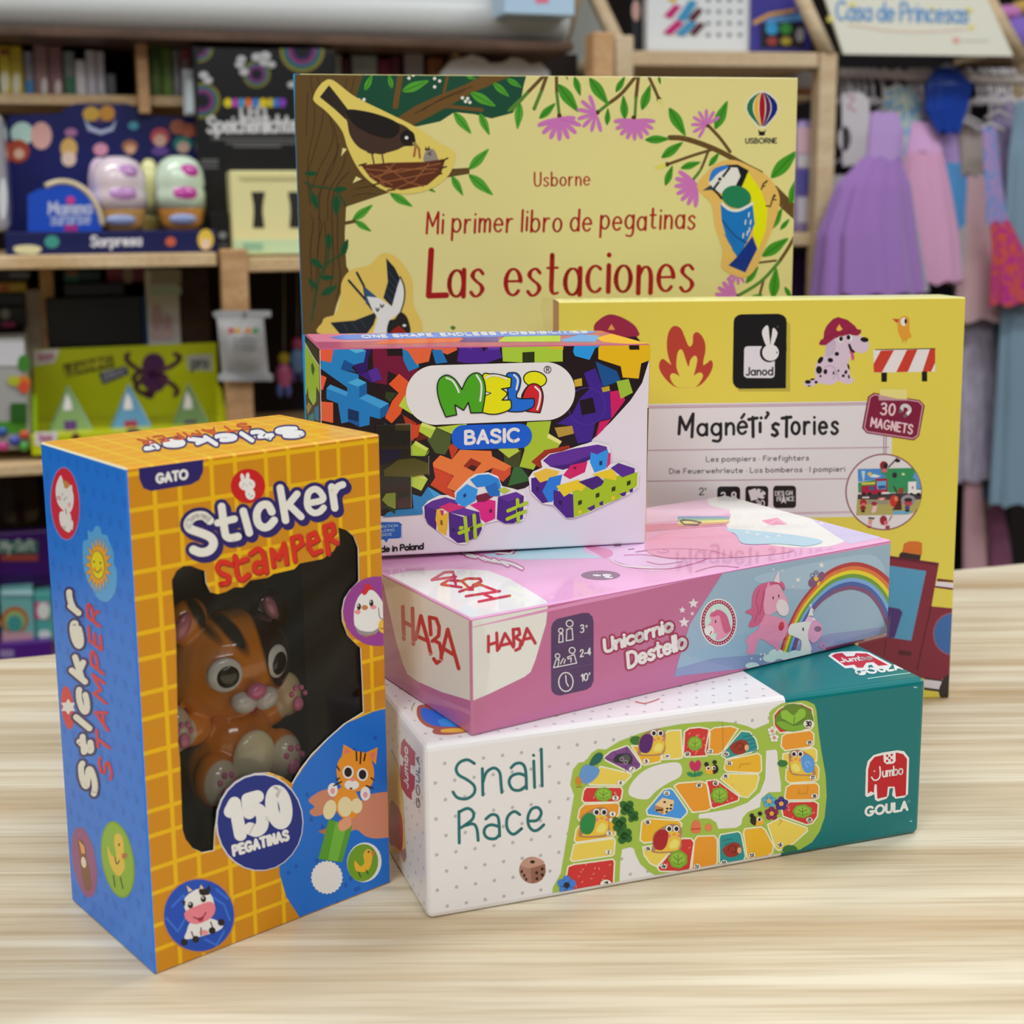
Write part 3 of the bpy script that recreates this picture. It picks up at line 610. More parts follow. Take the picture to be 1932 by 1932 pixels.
t.P('EAB2D6', 1420,190, 1480,140, 1800,110, 1960,150, 2100,260, 1900,330, 1640,255, sm=True); t.P('D07AA8', 1425,155, 1470,150, 1600,175, 1620,210, 1570,235, 1500,200, sm=True)
t.L('5A2448', 7, 1632,150, 1678,147); t.L('5A2448', 7, 1730,174, 1770,170)
t.strokes('B8608E', 6, [(1610,250,1750,300,2000,310,2200,270,2300,230), (1700,215,1850,212,2050,240,2200,225), (1860,260,1960,280,2100,260), (2200,330,2350,290,2500,300)])
t.L('F0E4EE', 8, 1610,252, 1700,290, 1900,305, sm=True)
t.crop(1200, 880, 3.715)
t.P('E2E8EE', 440,200, 700,210, 1000,260, 1300,380, 1500,480, 1350,560, 1000,560, 800,500, 640,430, 660,330, 500,290, sm=True)  # whitish glare on the wrapped lid, painted in as a pale patch
t.P('B8B0D6', 1180,330, 1500,400, 1720,500, 1500,545, 1420,500, 1300,420)  # lavender part of the painted glare, towards the corner
t.P('E4B2CC', -80,240, 200,190, 450,170, 520,270, 660,310, 560,350, 300,380, 0,400, -100,380, sm=True); t.P('C87896', -100,420, 200,400, 600,395, 640,415, 300,440, -100,470)
for i, c in enumerate(('6E90B8', '7CA67C', 'D8CC6C', 'C8906C')): t.P(c, 295,350+i*18, 660,352+i*12, 640,366+i*12, 290,370+i*18)
t.L('2A1A28', 10, 310,385, 340,410, 430,412, 455,395, 380,380, 330,378, closed=True)
t.P('E090B4', 220,460, 600,440, 720,520, 740,560, 1000,560, 1090,600, 700,640, 200,640, 60,560, sm=True); t.P('9CC0E4', 640,440, 1000,470, 1300,520, 1200,560, 1000,545, 760,545, 700,480, sm=True)
t.P('D87CA4', 880,380, 990,360, 1060,405, 940,412); t.L('F0C0D4', 5, 930,410, 985,375, 1050,405)
for x, y in ((1300,400), (780,465), (850,480), (1000,490), (920,495)): t.star('F0F0F4', x, y, 22, ry=.4)
t.strokes('C06C98', 6, [(0,600,200,580,500,590,680,640), (150,600,200,610,230,595,180,585)])
hb = empty('game_box', BC.base, 'pink unicorn game carton in clear film lying on the white and teal carton', 'board game')
BC.mb.build('carton', hb, BC.base)
# loose welded corner and seams of the clear wrapping
mbf = MB(); FILM = clear_film('clear_wrapping', (.985, .985, .985))
q = BC.p
mbf.add([q(-.0003, -.0003, .0505), q(.006, -.0003, .048), q(.009, -.0004, .03), q(.006, -.0005, .012), q(.001, -.0012, .0008), q(-.0012, -.0006, .002)], [(0, 1, 2, 3, 4, 5)], FILM)
mbf.build('shrink_film', hb, BC.base); mbf = MB()
mbf.add([q(.18, -.0008, .0), q(.2435, -.0008, .0), q(.2440, -.001, .012), q(.236, -.0016, .004), q(.21, -.0012, .003)], [(0, 1, 2, 3, 4)], FILM)
mbf.build('film_flap', hb, BC.base)
# ------------------------------------------------------------------ building brick carton
GD = 1.30
BD = Box(-.0894, .6140, .12735+.00285, .2327, .1600, .0798, .0993, roll=.0168)
DK = '1A0C14'
BD.shell(['D2CED8', DK, 'A8486C', 'C8A020', 'D2CED8', 'D2CED8'], .0012, GD, 'satin', 3)
f = BD.face('front', inset=.0005, gain=GD, fin='satin')
f.crop(550, 590, 2.721)
f.P(DK, 100,120, 1880,120, 1840,230, 1800,360, 1740,450, 1640,560, 1530,665, 1200,900, 700,1020, 460,1045, 100,1062)
k1 = (560, 610, 7.156)
f.crop(*k1)
f.P('6C0E34', 1020,300, 1210,300, 1225,440, 1450,440, 1480,600, 1650,610, 1500,780, 1230,640, 1215,830, 1040,800, 1030,560)
f.P('2A1260', 900,290, 1020,300, 960,480, 960,620, 840,700, 760,560, 920,500)
f.P('1F7CC0', 230,330, 270,270, 400,250, 690,262, 935,370, 905,525, 770,560, 640,490, 590,620, 832,690, 836,740, 700,880, 320,610, 330,520, 250,380)
f.P('54ACE4', 690,262, 935,370, 800,405, 660,330, 420,300, 300,270, 400,250); f.P('0C4C90', 640,490, 770,560, 740,600, 800,660, 590,620)
f.P('E2563A', 310,355, 440,345, 495,365, 460,530, 330,500, 295,420)
f.P('E2563A', 325,695, 402,730, 350,905, 325,890); f.P('E86040', 325,1055, 490,1070, 490,1345, 325,1310)
f.P('1A78BE', 400,880, 450,825, 680,920, 680,800, 820,742, 942,800, 945,950, 1242,1080, 1240,1225, 1120,1292, 985,1255, 980,1370, 850,1400, 700,1330, 600,1350, 555,1080, 400,1020)
f.P('125CA0', 845,860, 942,800, 945,950, 840,1005); f.P('44A4DE', 680,800, 820,742, 942,800, 820,855); f.P('3A98D4', 840,1010, 950,955, 1242,1080, 1130,1150); f.P('0E5698', 1130,1150, 1242,1080, 1240,1225, 1120,1292); f.P('3A98D4', 400,880, 450,825, 690,930, 670,985)
f.P('082C5A', 690,1150, 838,1190, 838,1330, 690,1290); f.P('10509A', 690,1290, 838,1330, 850,1400, 700,1330)
f.P('381674', 840,690, 1090,590, 1150,760, 1010,800); f.P('4C2890', 960,640, 1090,590, 1150,760, 1020,790)
f.P('1D76B4', 1420,320, 1520,295, 1655,590, 1510,650, 1440,500); f.P('3E9CD8', 1500,330, 1530,310, 1655,590, 1620,560)
f.P('D65428', 1240,820, 1380,680, 1510,790, 1500,900, 1480,1000, 1400,1220, 1280,1350, 1190,1275, 1285,1050, 1375,940)
f.P('A23018', 1400,1220, 1700,1400, 1560,1600, 1500,1480, 1430,1230); f.P('AEC848', 1375,1115, 1460,970, 1560,1230)
f.P('2A3A18', 1200,920, 1350,940, 1260,1060, 1190,1010)
f.P('1C70AC', 1080,1390, 1200,1350, 1250,1400, 1235,1580, 1130,1610); f.P('9CC040', 1195,1600, 1290,1445, 1325,1460, 1325,1610)
f.crop(550, 590, 2.721)
f.P('E0603A', 490,140, 600,110, 800,110, 852,190, 800,215, 720,185, 705,250, 640,265, 600,200, 560,180); f.P('1C6CB0', 720,190, 770,190, 800,255, 740,262); f.P('702018', 650,145, 695,140, 690,165, 655,165)
f.P('46208A', 850,250, 865,140, 960,140, 985,200, 1050,130, 1082,230, 1000,258, 890,258); f.P('5E38A4', 865,140, 960,140, 920,190, 880,170); f.P('5E38A4', 1000,140, 1060,125, 1070,190, 1010,190)
f.P('9EC038', 1075,120, 1392,120, 1392,250, 1245,255, 1245,203, 1185,203, 1185,255, 1085,250); f.P('26300C', 1185,203, 1247,200, 1247,258, 1185,258); f.P('C8B028', 1315,120, 1395,120, 1395,190, 1320,185)
f.P('2290DC', 1445,200, 1465,110, 1520,110, 1645,130, 1640,160, 1560,180, 1530,242, 1455,222); f.P('104C88', 1560,250, 1670,300, 1690,350, 1600,380)
f.P('DCAC14', 1575,180, 1640,110, 1850,120, 1850,240, 1795,260, 1782,338, 1700,332, 1690,275, 1575,238); f.P('201008', 1728,142, 1782,140, 1786,190, 1735,190)
f.P('3A1C84', 1500,310, 1560,284, 1602,390, 1640,400, 1642,540, 1560,560, 1540,662, 1470,672, 1438,580, 1362,570, 1440,520, 1480,440, 1530,390); f.P('160814', 1478,450, 1546,435, 1562,512, 1490,526); f.ring('4A2E94', 4, 1515, 480, 95)
f.P('BE165C', 1635,405, 1700,395, 1712,450, 1642,545); f.P('BE165C', 1580,560, 1640,545, 1600,600, 1560,640); f.P('92B436', 1668,352, 1730,340, 1752,410, 1690,442); f.P('C0A030', 1450,345, 1490,335, 1492,375, 1455,380); f.P('B09830', 1590,385, 1630,375, 1635,400, 1598,408); f.P('A88A38', 1350,590, 1440,580, 1450,620, 1370,640)
f.P('9CB82E', 1210,562, 1332,555, 1320,620, 1387,660, 1352,716, 1296,705, 1242,806, 1170,790, 1196,705, 1185,640); f.P('D8E080', 1320,620, 1387,660, 1378,675, 1310,640)
f.P('962C1C', 1230,765, 1300,705, 1425,680, 1440,720, 1300,815); f.P('2E6030', 1110,890, 1150,760, 1230,860); f.P('3A401C', 1090,720, 1180,700, 1170,790, 1090,800); f.P('A8C040', 1060,700, 1150,680, 1170,710, 1115,745)
f.P('601810', 640,560, 720,640, 640,660)
k3 = (700, 780, 6.44)
f.crop(*k3)
f.P('465628', 680,320, 780,165, 970,255, 960,380, 900,500, 780,480); f.P('A6C23C', 790,165, 1160,125, 1160,180, 980,250)
f.P('A8C440', 560,205, 620,108, 790,168, 720,302); f.P('C6DA68', 620,108, 790,168, 770,200, 600,150); f.P('A0BE38', 485,400, 540,330, 700,425, 650,520, 490,512); f.P('BCD060', 540,330, 700,425, 660,450, 530,380); f.P('7C9828', 650,520, 710,440, 690,490)
f.P('C44222', 480,330, 480,130, 560,140, 600,120, 570,280); f.P('B03820', 940,410, 980,360, 1060,430, 980,560)
f.P('C24024', 750,620, 1000,760, 925,900, 1080,1000, 1000,1035, 720,870, 780,780)
f.P('DC7238', 748,600, 840,505, 980,560, 1075,440, 1460,455, 1470,520, 1700,640, 1620,700, 1480,660, 1260,770, 1200,860, 1050,960, 920,900, 1005,755, 760,650)
f.P('C2482A', 1700,640, 1690,740, 1600,830, 1450,720, 1480,660, 1620,700); f.P('8C2616', 1120,640, 1210,540, 1340,600, 1250,705); f.P('401010', 1170,660, 1225,620, 1290,650, 1250,705)
f.P('AEC64A', 480,740, 640,750, 690,800, 610,940, 490,885); f.P('CADC74', 480,740, 640,750, 690,800, 620,790); f.P('2A7CB8', 500,980, 610,1010, 690,890, 840,980, 1010,1040, 690,1080, 620,1220, 520,1200); f.P('3A98D4', 690,890, 840,980, 760,1010)
f.P('2274AC', 320,1165, 520,1150, 620,1225, 140,1260, 200,1200); f.P('A8C044', 130,1050, 180,970, 298,960, 298,1160, 200,1120); f.P('183818', 200,1120, 298,1160, 290,1225, 140,1110)
f.crop(750, 660, 5.52)
WP = 'DADCE2'
f.put([[f.px(p) for p in ellpts(395,470,310,310,0,24,90,270)+ellpts(1545,430,302,302,0,24,-90,90)]], WP)
OUT = '101014'
def letter(col, *c, sm=True):
    f.P(col, *c, sm=sm); f.L(OUT, 12, *c, sm=sm, closed=True)
def pairs(a): return a
letter('C01E28', 1290,505, 1320,420, 1375,360, 1440,352, 1490,390, 1515,480, 1502,580, 1480,655, 1480,655, 1400,648, 1340,640, 1340,640)
f.E(OUT, 1430, 305, 126, 88, 8); f.E('F0DA10', 1430, 305, 114, 76, 8); f.P('C01E28', 1300,500, 1325,420, 1380,365, 1438,358, 1484,394, 1508,480, 1496,580, 1474,640, 1380,636, 1350,560, sm=True); f.L(OUT, 12, 1300,490, 1325,420, 1375,362, 1438,354, 1488,392, 1512,480, 1500,580, 1480,655, sm=True)
letter('1866C8', 1130,270, 1190,236, 1250,250, 1280,310, 1266,400, 1236,470, 1262,505, 1420,505, 1420,505, 1412,590, 1300,640, 1180,642, 1120,630, 1120,630, 1150,500)
letter('EED808', 880,280, 960,250, 1060,257, 1182,292, 1182,292, 1175,390, 1175,390, 1080,405, 1080,405, 1140,455, 1085,522, 1085,522, 1175,520, 1175,520, 1175,610, 1060,662, 960,668, 880,650, 880,650)
f.P('F0EEF0', 915,432, 970,450, 912,475); f.L(OUT, 8, 915,432, 970,450, 912,475)
letter('469C1C', 500,697, 500,697, 435,535, 410,400, 430,310, 480,268, 530,264, 600,310, 668,412, 668,412, 720,300, 780,247, 840,242, 885,285, 912,390, 905,500, 880,652, 880,652, 760,655, 760,655, 735,545, 735,545, 685,628, 685,628, 595,570, 595,570, 612,675, 612,675)
for c in ((505,290,570,320,620,400,635,440), (820,262,865,340,870,430,858,530), (920,290,980,265,1060,272,1130,300), (1210,260,1250,310,1235,410), (1430,385,1480,440,1475,540,1452,620)): f.L('E8F2E4', 20, *c, sm=True)
f.ring(OUT, 7, 1560, 205, 36); f.T('R', 1546, 226, 1576, 226, (0, -42), 7, OUT)
BLP = '0E58C4'
f.put([[f.px(p) for p in ellpts(690,910,130,128,0,20,90,270)+ellpts(1268,895,130,128,0,20,-90,90)]], BLP)
f.T('BASIC', 702, 975, 1255, 948, (0, -125), 34, 'E4ECF8', track=.22)
# brick vehicles
f.crop(*k3)
f.P('DCDAE4', 620,1140, 690,1060, 830,990, 930,990, 1020,1030, 1010,960, 1180,790, 1260,735, 1420,712, 1540,760, 1590,880, 1720,910, 1850,950, 1905,1060, 1885,1200, 1850,1300, 1700,1345, 1560,1300, 1380,1340, 1345,1440, 1150,1592, 1050,1585, 900,1505, 650,1285)
PV, GV = '42187A', 'A0C020'
f.P('56288C', 645,1120, 740,1060, 900,1015, 1060,1060, 1050,1110, 800,1170); f.P(PV, 645,1120, 800,1170, 790,1415, 690,1340, 650,1260); f.P('C4266C', 830,1130, 960,1080, 1160,1140, 960,1215)
f.P('E6AE2C', 795,1165, 850,1148, 870,1230, 942,1190, 930,1370, 910,1485, 820,1430, 780,1290); f.P('7A5014', 840,1290, 868,1300, 868,1360, 840,1345); f.P('B03060', 835,1180, 880,1170, 880,1230, 855,1240)
f.P('582A90', 940,1200, 1120,1145, 1310,1195, 1180,1250); f.P(PV, 940,1200, 1130,1260, 1310,1195, 1345,1400, 1300,1490, 1150,1560, 1050,1572, 950,1490)
for c in ((1140,1265,1165,1540), (1250,1235,1265,1500), (1070,1450,1335,1350), (1085,1390,1100,1385)): f.L(GV, 44, *c)
f.P('223010', 1195,1385, 1240,1365, 1240,1415, 1200,1430); f.P('220C4C', 980,1390, 1015,1400, 1015,1440, 985,1425)
f.P('CC1C78', 1200,1110, 1290,1075, 1420,1040, 1510,1060, 1505,1275, 1390,1325, 1330,1280, 1310,1180); f.P('6A1034', 1260,1000, 1400,960, 1480,1010, 1380,1070, 1290,1075); f.P('5A0C38', 1430,1170, 1470,1155, 1470,1200, 1435,1205)
f.P('1E7CCC', 1200,800, 1300,745, 1430,738, 1545,790, 1570,860, 1560,1000, 1440,1005, 1390,880, 1280,895); f.P('1664B4', 1380,890, 1520,830, 1560,1000, 1440,1005); f.P('2C8CDC', 1040,960, 1160,855, 1295,920, 1262,1060, 1130,1135, 1020,1070); f.P('0A2C60', 1115,990, 1145,960, 1155,1000, 1125,1025)
f.P('58288E', 1540,1010, 1760,950, 1852,1000, 1650,1080); f.P(PV, 1540,1010, 1660,1070, 1852,1000, 1840,1275, 1720,1332, 1620,1332, 1525,1280)
for c in ((1660,1180,1885,1085), (1650,1280,1870,1185), (1775,1045,1785,1300)): f.L(GV, 42, *c)
f.P('A8BC40', 1540,920, 1620,895, 1690,930, 1610,975); f.P('200C44', 1765,1150, 1800,1135, 1800,1185, 1770,1195)
f.P('1A58B4', 60,1320, 340,1320, 378,1350, 380,1510, 350,1525, 210,1530, 185,1570, 155,1532, 60,1535); f.L('E0E4F0', 8, 372,1360, 372,1500, 340,1522, 212,1528)
f.T('INSPIRATION', 0, 1400, 322, 1375, (0, -28), 5, 'A8C8F0'); f.T('BUILDING', 40, 1445, 285, 1428, (0, -28), 5, 'A8C8F0'); f.T('INSIDE', 70, 1494, 252, 1480, (0, -28), 5, 'A8C8F0')
f.T('Made in Poland', -10, 1690, 632, 1642, (0, -68), 17, '101014', track=.12)
f.crop(960, 770, 6.9)
f.P('DEDCE6', 250,905, 310,820, 430,770, 410,680, 520,590, 690,560, 800,520, 920,480, 1100,430, 1300,480, 1330,600, 1320,720, 1500,700, 1640,770, 1690,860, 1680,1020, 1560,1120, 1280,1245, 1010,1370, 840,1430, 740,1430, 570,1260, 430,1240, 280,1100)
f.P('56288C', 438,680, 530,600, 700,560, 830,525, 1150,470, 1270,500, 1275,560, 1060,655, 780,725, 530,755); f.P('3C146C', 520,755, 780,725, 1060,610, 1060,660, 930,730, 700,800); f.P('C01860', 700,870, 800,740, 1020,690, 985,830, 790,920); f.P('6A0C34', 820,770, 880,750, 860,800)
f.P('288CDC', 1060,570, 1140,600, 1280,530, 1312,670, 1255,785, 1110,835, 1050,700); f.P('C4206C', 1285,580, 1320,580, 1315,720, 1265,780); f.P('0C2C60', 1170,690, 1210,680, 1210,735, 1172,745)
f.P(PV, 285,910, 480,860, 550,1000, 555,1210, 430,1235, 290,1080); f.P('E0B43C', 310,850, 480,780, 655,820, 600,905, 400,965); f.P('1C74CC', 430,1080, 520,900, 690,860, 660,1000, 560,1215, 510,1220)
f.P('98B81E', 820,1070, 1000,1000, 1280,900, 1670,830, 1660,1010, 1420,1180, 1280,1232, 1000,1362, 840,1420); f.P(PV, 575,1060, 830,1120, 840,1420, 740,1422, 575,1250); f.P('E6C024', 610,1010, 900,925, 1015,990, 940,1080, 890,1060, 820,1080, 710,1150)
f.P('3C166E', 900,955, 1150,875, 1232,950, 1200,1000, 1080,1060, 1000,1010); f.P('E6C024', 1075,860, 1330,785, 1395,860, 1390,940, 1240,910); f.P('4E2486', 1320,775, 1420,710, 1630,780, 1630,835, 1470,895)
for x, y in ((918,1225), (1147,1130), (1355,1048), (1552,970)): f.P('26300C', x-24, y-18, x+26, y-38, x+26, y+18, x-22, y+38)
f.P(PV, 1010,1300, 1110,1250, 1115,1300, 1060,1332); f.P(PV, 1170,1225, 1220,1200, 1220,1260, 1175,1260); f.P(PV, 1430,1112, 1520,1080, 1515,1130, 1475,1145); f.P(PV, 1565,1055, 1610,1035, 1605,1085, 1565,1095)
f.P('200A44', 640,1190, 685,1200, 685,1265, 645,1245); f.P('200A44', 350,1020, 380,1025, 380,1085, 352,1070); f.P('E0C030', 892,1335, 942,1320, 940,1360, 900,1375); f.P('E0C030', 1325,1155, 1375,1140, 1372,1180, 1335,1190)
f.L('14101C', 12, 1812,0, 1795,1215)
# clear window low on the front
f.crop(*k3)
f.P('241E1A', 60,130, 480,125, 485,520, 700,515, 700,745, 485,745, 485,1145, 300,1165, 300,960, 130,970, 60,980)
f.P('20104A', 60,440, 350,430, 345,540, 270,560, 60,660); f.P('6E6A1C', 150,690, 330,560, 520,540, 690,600, 690,730, 480,770, 160,760); f.P('3A2E20', 120,400, 470,380, 470,430, 130,440); f.P('542634', 305,1040, 470,1010, 480,1140, 320,1150); f.P('3A1016', 160,880, 460,830, 470,940, 200,950); f.P('54481C', 290,140, 470,130, 470,210, 290,200)
for c in ((300,130,478,125), (480,125,484,515), (700,515,700,745), (484,745,488,1145)): f.L('B8A898', 5, *c)
# left panel and lid
t = BD.face('left', inset=.0012, gain=GD, fin='satin'); t.crop(*k1)
t.P('32101E', 60,300, 330,620, 330,1400, 60,1400)
t.P('B2D63C', 85,240, 330,620, 325,975, 265,850, 262,1050, 225,1112, 160,1000, 150,860, 130,960, 105,960); t.P('3C5A14', 195,560, 215,530, 245,620, 220,710, 200,640); t.P('B88A40', 130,1120, 160,1060, 205,1120, 150,1230); t.P('1C74BC', 240,1140, 300,1110, 300,1320, 245,1290); t.P('2A8090', 160,1250, 235,1200, 235,1320, 160,1310)
t.L('E8DCD8', 14, 85,215, 200,420, 318,600)
t = BD.face('top', inset=.0012, gain=GD, fin='satin'); t.crop(550, 590, 2.721)
t.P('D07894', 60,95, 420,95, 520,140, 300,150, 100,150); t.P('D0583C', 420,160, 560,120, 860,120, 900,150, 600,160); t.P('C8B838', 270,96, 420,86, 430,98, 300,110); t.P('D8B030', 740,94, 1000,84, 1010,92, 760,102); t.P('3C1A28', 560,108, 740,96, 900,96, 700,110)
t.P('D8A018', 1560,130, 1690,95, 1900,150, 1840,170, 1600,150); t.P('2A90D8', 1380,140, 1480,112, 1580,118, 1560,150, 1400,150); t.P('9EC038', 1060,150, 1100,118, 1380,118, 1380,150); t.P('40208A', 860,150, 900,122, 1060,120, 1060,150); t.P('C05A40', 1480,96, 1640,74, 1700,92, 1560,108)
t.P('4A7CD4', 195,128, 270,114, 700,102, 1500,90, 1575,98, 1500,114, 900,128, 270,140); t.T('ONE SHAPE. ENDLESS POSSIBILITIES', 365, 130, 1520, 102, (-10, -13), 5, 'D8E4F4', track=.2)
mel = empty('game_box', BD.base, 'brick building set carton with white oval badge standing on the pink carton', 'toy box')
BD.mb.build('carton', mel, BD.base)
mp = MB(); g = BD.face('front'); g.mb = mp
def on_front(L, k, lift=.0011):
    g.crop(*k); return [g.O+g.e1*a+g.e2*b+g.n*lift for a, b in (g.ab(g.px(p)) for p in L)]
poly = [(60,135),(478,128),(482,520),(696,520),(696,740),(482,740),(482,1142),(60,1160)]
V = on_front(poly, k3); a2 = [g.ab(g.px(p)) for p in poly]; mp.add(V, tess(a2), clear_film('clear_window')); mp.build('window_pane', mel, BD.base)
# ------------------------------------------------------------------ window carton with the cat stamper
GA = 1.30
BA = Box(-.1400, .4787, 0, .7004, .1114, .0780, .2000, skew=-.0144)
HOLE = [(324,1095),(332,1200),(336,1400),(339.5,1431),(344.4,1565),(350,1583),(364,1601),(382.5,1609),(404,1605),(406,1565),(411.5,1536),(426,1503.6),(451,1474.6),(480,1460),(509,1458),(534.6,1467),(552,1479),(567,1453),(589,1424),(618,1395),(650.6,1366),(683,1346),(686.5,1344),(684,1280),(681,1222.5),(675,1218),(657,1200),(647,1173.5),(646,1153.5),(650.5,1131),(661.7,1113.4),(677,1098),(678,1094),(676.5,1034),(668,1012),(655,1001),(638.5,995),(640.6,1021),(629,1040),(609,1054.5),(581,1060),(565.6,1063),(555,1074),(515.7,1083),(505,1090),(472,1095),(459,1108),(442,1108),(426.5,1116.5),(411,1121),(398,1117.6),(389.6,1101),(387,1077),(376.5,1074),(361,1067.6),(346,1067.6),(333,1077)]
ba = BA.base
def loc_off(P): return (P-ba)
LINE, TILE = 'D6A800', 'BE7E06'
tf = tile_mat('print_yellow_squares', BA.u, -BA.w/2+.0105-.0134, BA.n, BA.h-.0402, LINE, TILE, GA, .0234, .0017, .0117)
tt = tile_mat('print_yellow_squares_lid', BA.u, -BA.w/2+.0105-.0134, BA.v, .002, 'E2B428', 'D49820', GA, .0234, .0014, .0117)
BLUE = '1070D6'
ms = [tf, mat(BLUE, 'satin', GA), tt, tf, mat(BLUE, 'satin', GA), mat('C8C0B0', 'print', GA)]
mb = BA.mb; q = BA.p; W, D, H = BA.w, BA.d, BA.h; b = .0007
def quad(pts, m): mb.add([q(*p) for p in pts], [(0, 1, 2, 3)], m)
ff = BA.face('front', inset=0, gain=GA, fin='satin')
hl = [ff.ab(p) for p in HOLE]
rect = [(b, b), (W-b, b), (W-b, H-b), (b, H-b)]
tri = tess(rect, [hl]); pts = rect+hl
mb.add([q(a, 0, c) for a, c in pts], tri, tf)
inner = mat('5C5650', 'matte', 1.0); edge = mat('E8E4DC', 'matte', 1.1)
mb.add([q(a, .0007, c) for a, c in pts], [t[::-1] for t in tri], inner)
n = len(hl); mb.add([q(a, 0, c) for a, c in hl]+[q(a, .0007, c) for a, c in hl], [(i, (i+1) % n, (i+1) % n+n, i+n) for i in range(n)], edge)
quad([(0, D-b, b), (0, b, b), (0, b, H-b), (0, D-b, H-b)], ms[1]); quad([(b, b, H), (W-b, b, H), (W-b, D-b, H), (b, D-b, H)], tt)
quad([(W, b, b), (W, D-b, b), (W, D-b, H-b), (W, b, H-b)], tf); quad([(W-b, D, b), (b, D, b), (b, D, H-b), (W-b, D, H-b)], ms[4]); quad([(b, D-b, 0), (W-b, D-b, 0), (W-b, b, 0), (b, b, 0)], ms[5])
we = mat('E4D8B4', 'satin', 1.2)
quad([(0, b, b), (b, 0, b), (b, 0, H-b), (0, b, H-b)], ms[1]); quad([(W-b, 0, b), (W, b, b), (W, b, H-b), (W-b, 0, H-b)], tf)
quad([(b, 0, H-b), (W-b, 0, H-b), (W-b, b, H), (b, b, H)], tt); quad([(0, D-b, H-b), (0, b, H-b), (b, b, H), (b, D-b, H)], we)
quad([(W, b, H-b), (W, D-b, H-b), (W-b, D-b, H), (W-b, b, H)], tt); quad([(b, 0, b), (b, b, 0), (W-b, b, 0), (W-b, 0, b)], tf); quad([(0, b, b), (0, D-b, b), (b, D-b, 0), (b, b, 0)], ms[1])
mb.add([q(0, b, H-b), q(b, 0, H-b), q(b, b, H)], [(0, 1, 2)], we); mb.add([q(W-b, 0, H-b), q(W, b, H-b), q(W-b, b, H)], [(0, 1, 2)], we)
# inside walls
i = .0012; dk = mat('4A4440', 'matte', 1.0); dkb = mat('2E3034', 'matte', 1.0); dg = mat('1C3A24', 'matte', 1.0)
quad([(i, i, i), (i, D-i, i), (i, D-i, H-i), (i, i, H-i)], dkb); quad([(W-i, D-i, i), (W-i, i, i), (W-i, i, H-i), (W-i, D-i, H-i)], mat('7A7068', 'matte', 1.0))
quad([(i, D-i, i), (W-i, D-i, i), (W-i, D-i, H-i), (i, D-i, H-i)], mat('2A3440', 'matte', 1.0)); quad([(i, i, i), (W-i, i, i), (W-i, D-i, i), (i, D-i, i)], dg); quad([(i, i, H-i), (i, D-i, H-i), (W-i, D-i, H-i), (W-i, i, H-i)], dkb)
f = BA.face('front', inset=.0007, gain=GA, fin='satin')
NAVY = '1E1260'
f.crop(0, 760, 2.542)
f.P(NAVY, 665,300, 975,266, 974,330, 955,370, 915,392, 725,423, 688,410, 668,365); f.T('GATO', 752, 384, 898, 362, (-2, -40), 13, 'DCD8D6', track=.2)
f.crop(320, 860, 4.6)
f.E('B80E16', 680, 262, 150)
for c in ((632,190,17,38,-12), (676,184,17,38,5), (672,250,70,54,0), (698,330,42,52,-15)): f.E('E2E0DE', *c)
f.strokes('606060', 5, [(635,245,650,243), (690,238,705,236), (664,258,672,260), (680,330,695,335), (700,360,720,340)])
f.E('E0A8A8', 628, 268, 10, 6); f.E('E0A8A8', 712, 252, 10, 6)
ST = [(345,560,290,518,210,528,160,580,175,632,270,668,350,705,380,760,345,820,270,838,205,815), (450,440,478,660,500,705,540,712,592,700), (415,582,560,548), (638,480,690,668), (885,485,850,425,790,435,755,500,765,580,810,620,860,610,905,560), (958,278,1005,560), (1105,330,1015,440), (1040,430,1140,528), (1195,412,1325,382,1310,320,1260,288,1205,320,1190,400,1205,460,1250,495,1300,485,1335,450), (1405,270,1432,452), (1415,330,1455,270,1500,250)]
SW = [76, 68, 62, 66, 68, 64, 60, 60, 56, 64, 62]
for dx, dy, add in ((22, 26, 56), (0, 0, 62)):
    for c, w_ in zip(ST, SW): f.strokes(NAVY, w_+add, [c], off=(dx, dy), layer=3 if dx else 4)
for k_, (c, w_) in enumerate(zip(ST, SW)): f.strokes('DED6D0', w_, [c], layer=6)
RS = [(515,935,450,920,410,965,440,1015,505,1045,500,1095,440,1110), (565,870,590,1040,630,1070,685,1030), (545,940,668,895), (700,848,770,808,815,860,838,1005), (822,930,750,930,735,985,775,1010,825,980)]
RS2 = [(900,955,882,812,945,890,990,760,1015,930), (1085,905,1058,712), (1058,712,1130,695,1148,760,1080,815), (1200,768,1285,728,1260,665,1205,690,1200,790,1245,850,1310,822), (1375,845,1340,615), (1340,615,1410,590,1425,660,1370,715), (1380,715,1450,752)]
f.strokes('8A1A10', 50, RS, layer=7, off=(5, 8)); f.strokes('8A1A10', 46, RS2, layer=7, off=(5, 8), sm=False)
f.strokes('C42414', 44, RS, layer=8); f.strokes('C42414', 40, RS2, layer=8, sm=False)
f.crop(310, 1080, 4.493)
f.E('8A3888', 1803, 328, 290, 296, layer=5)
f.P('DEDADA', 1745,148, 1690,165, 1640,215, 1608,320, 1612,450, 1660,520, 1760,525, 1830,470, 1868,380, 1866,290, 1820,205, 1780,160, sm=True, layer=6); f.P('8A8488', 1612,450, 1660,490, 1760,500, 1840,450, 1800,510, 1720,535, 1650,520, sm=True, layer=7)
for x, y in ((1648,290), (1753,258)): f.E('181014', x, y, 17, 28, layer=8); f.E('F0ECEC', x-5, y-10, 5, 8, layer=9)
f.E('B4743A', 1697, 297, 27, 21, layer=8); f.E('E08888', 1637, 335, 25, 20, layer=7); f.E('E08888', 1770, 293, 25, 18, layer=7)
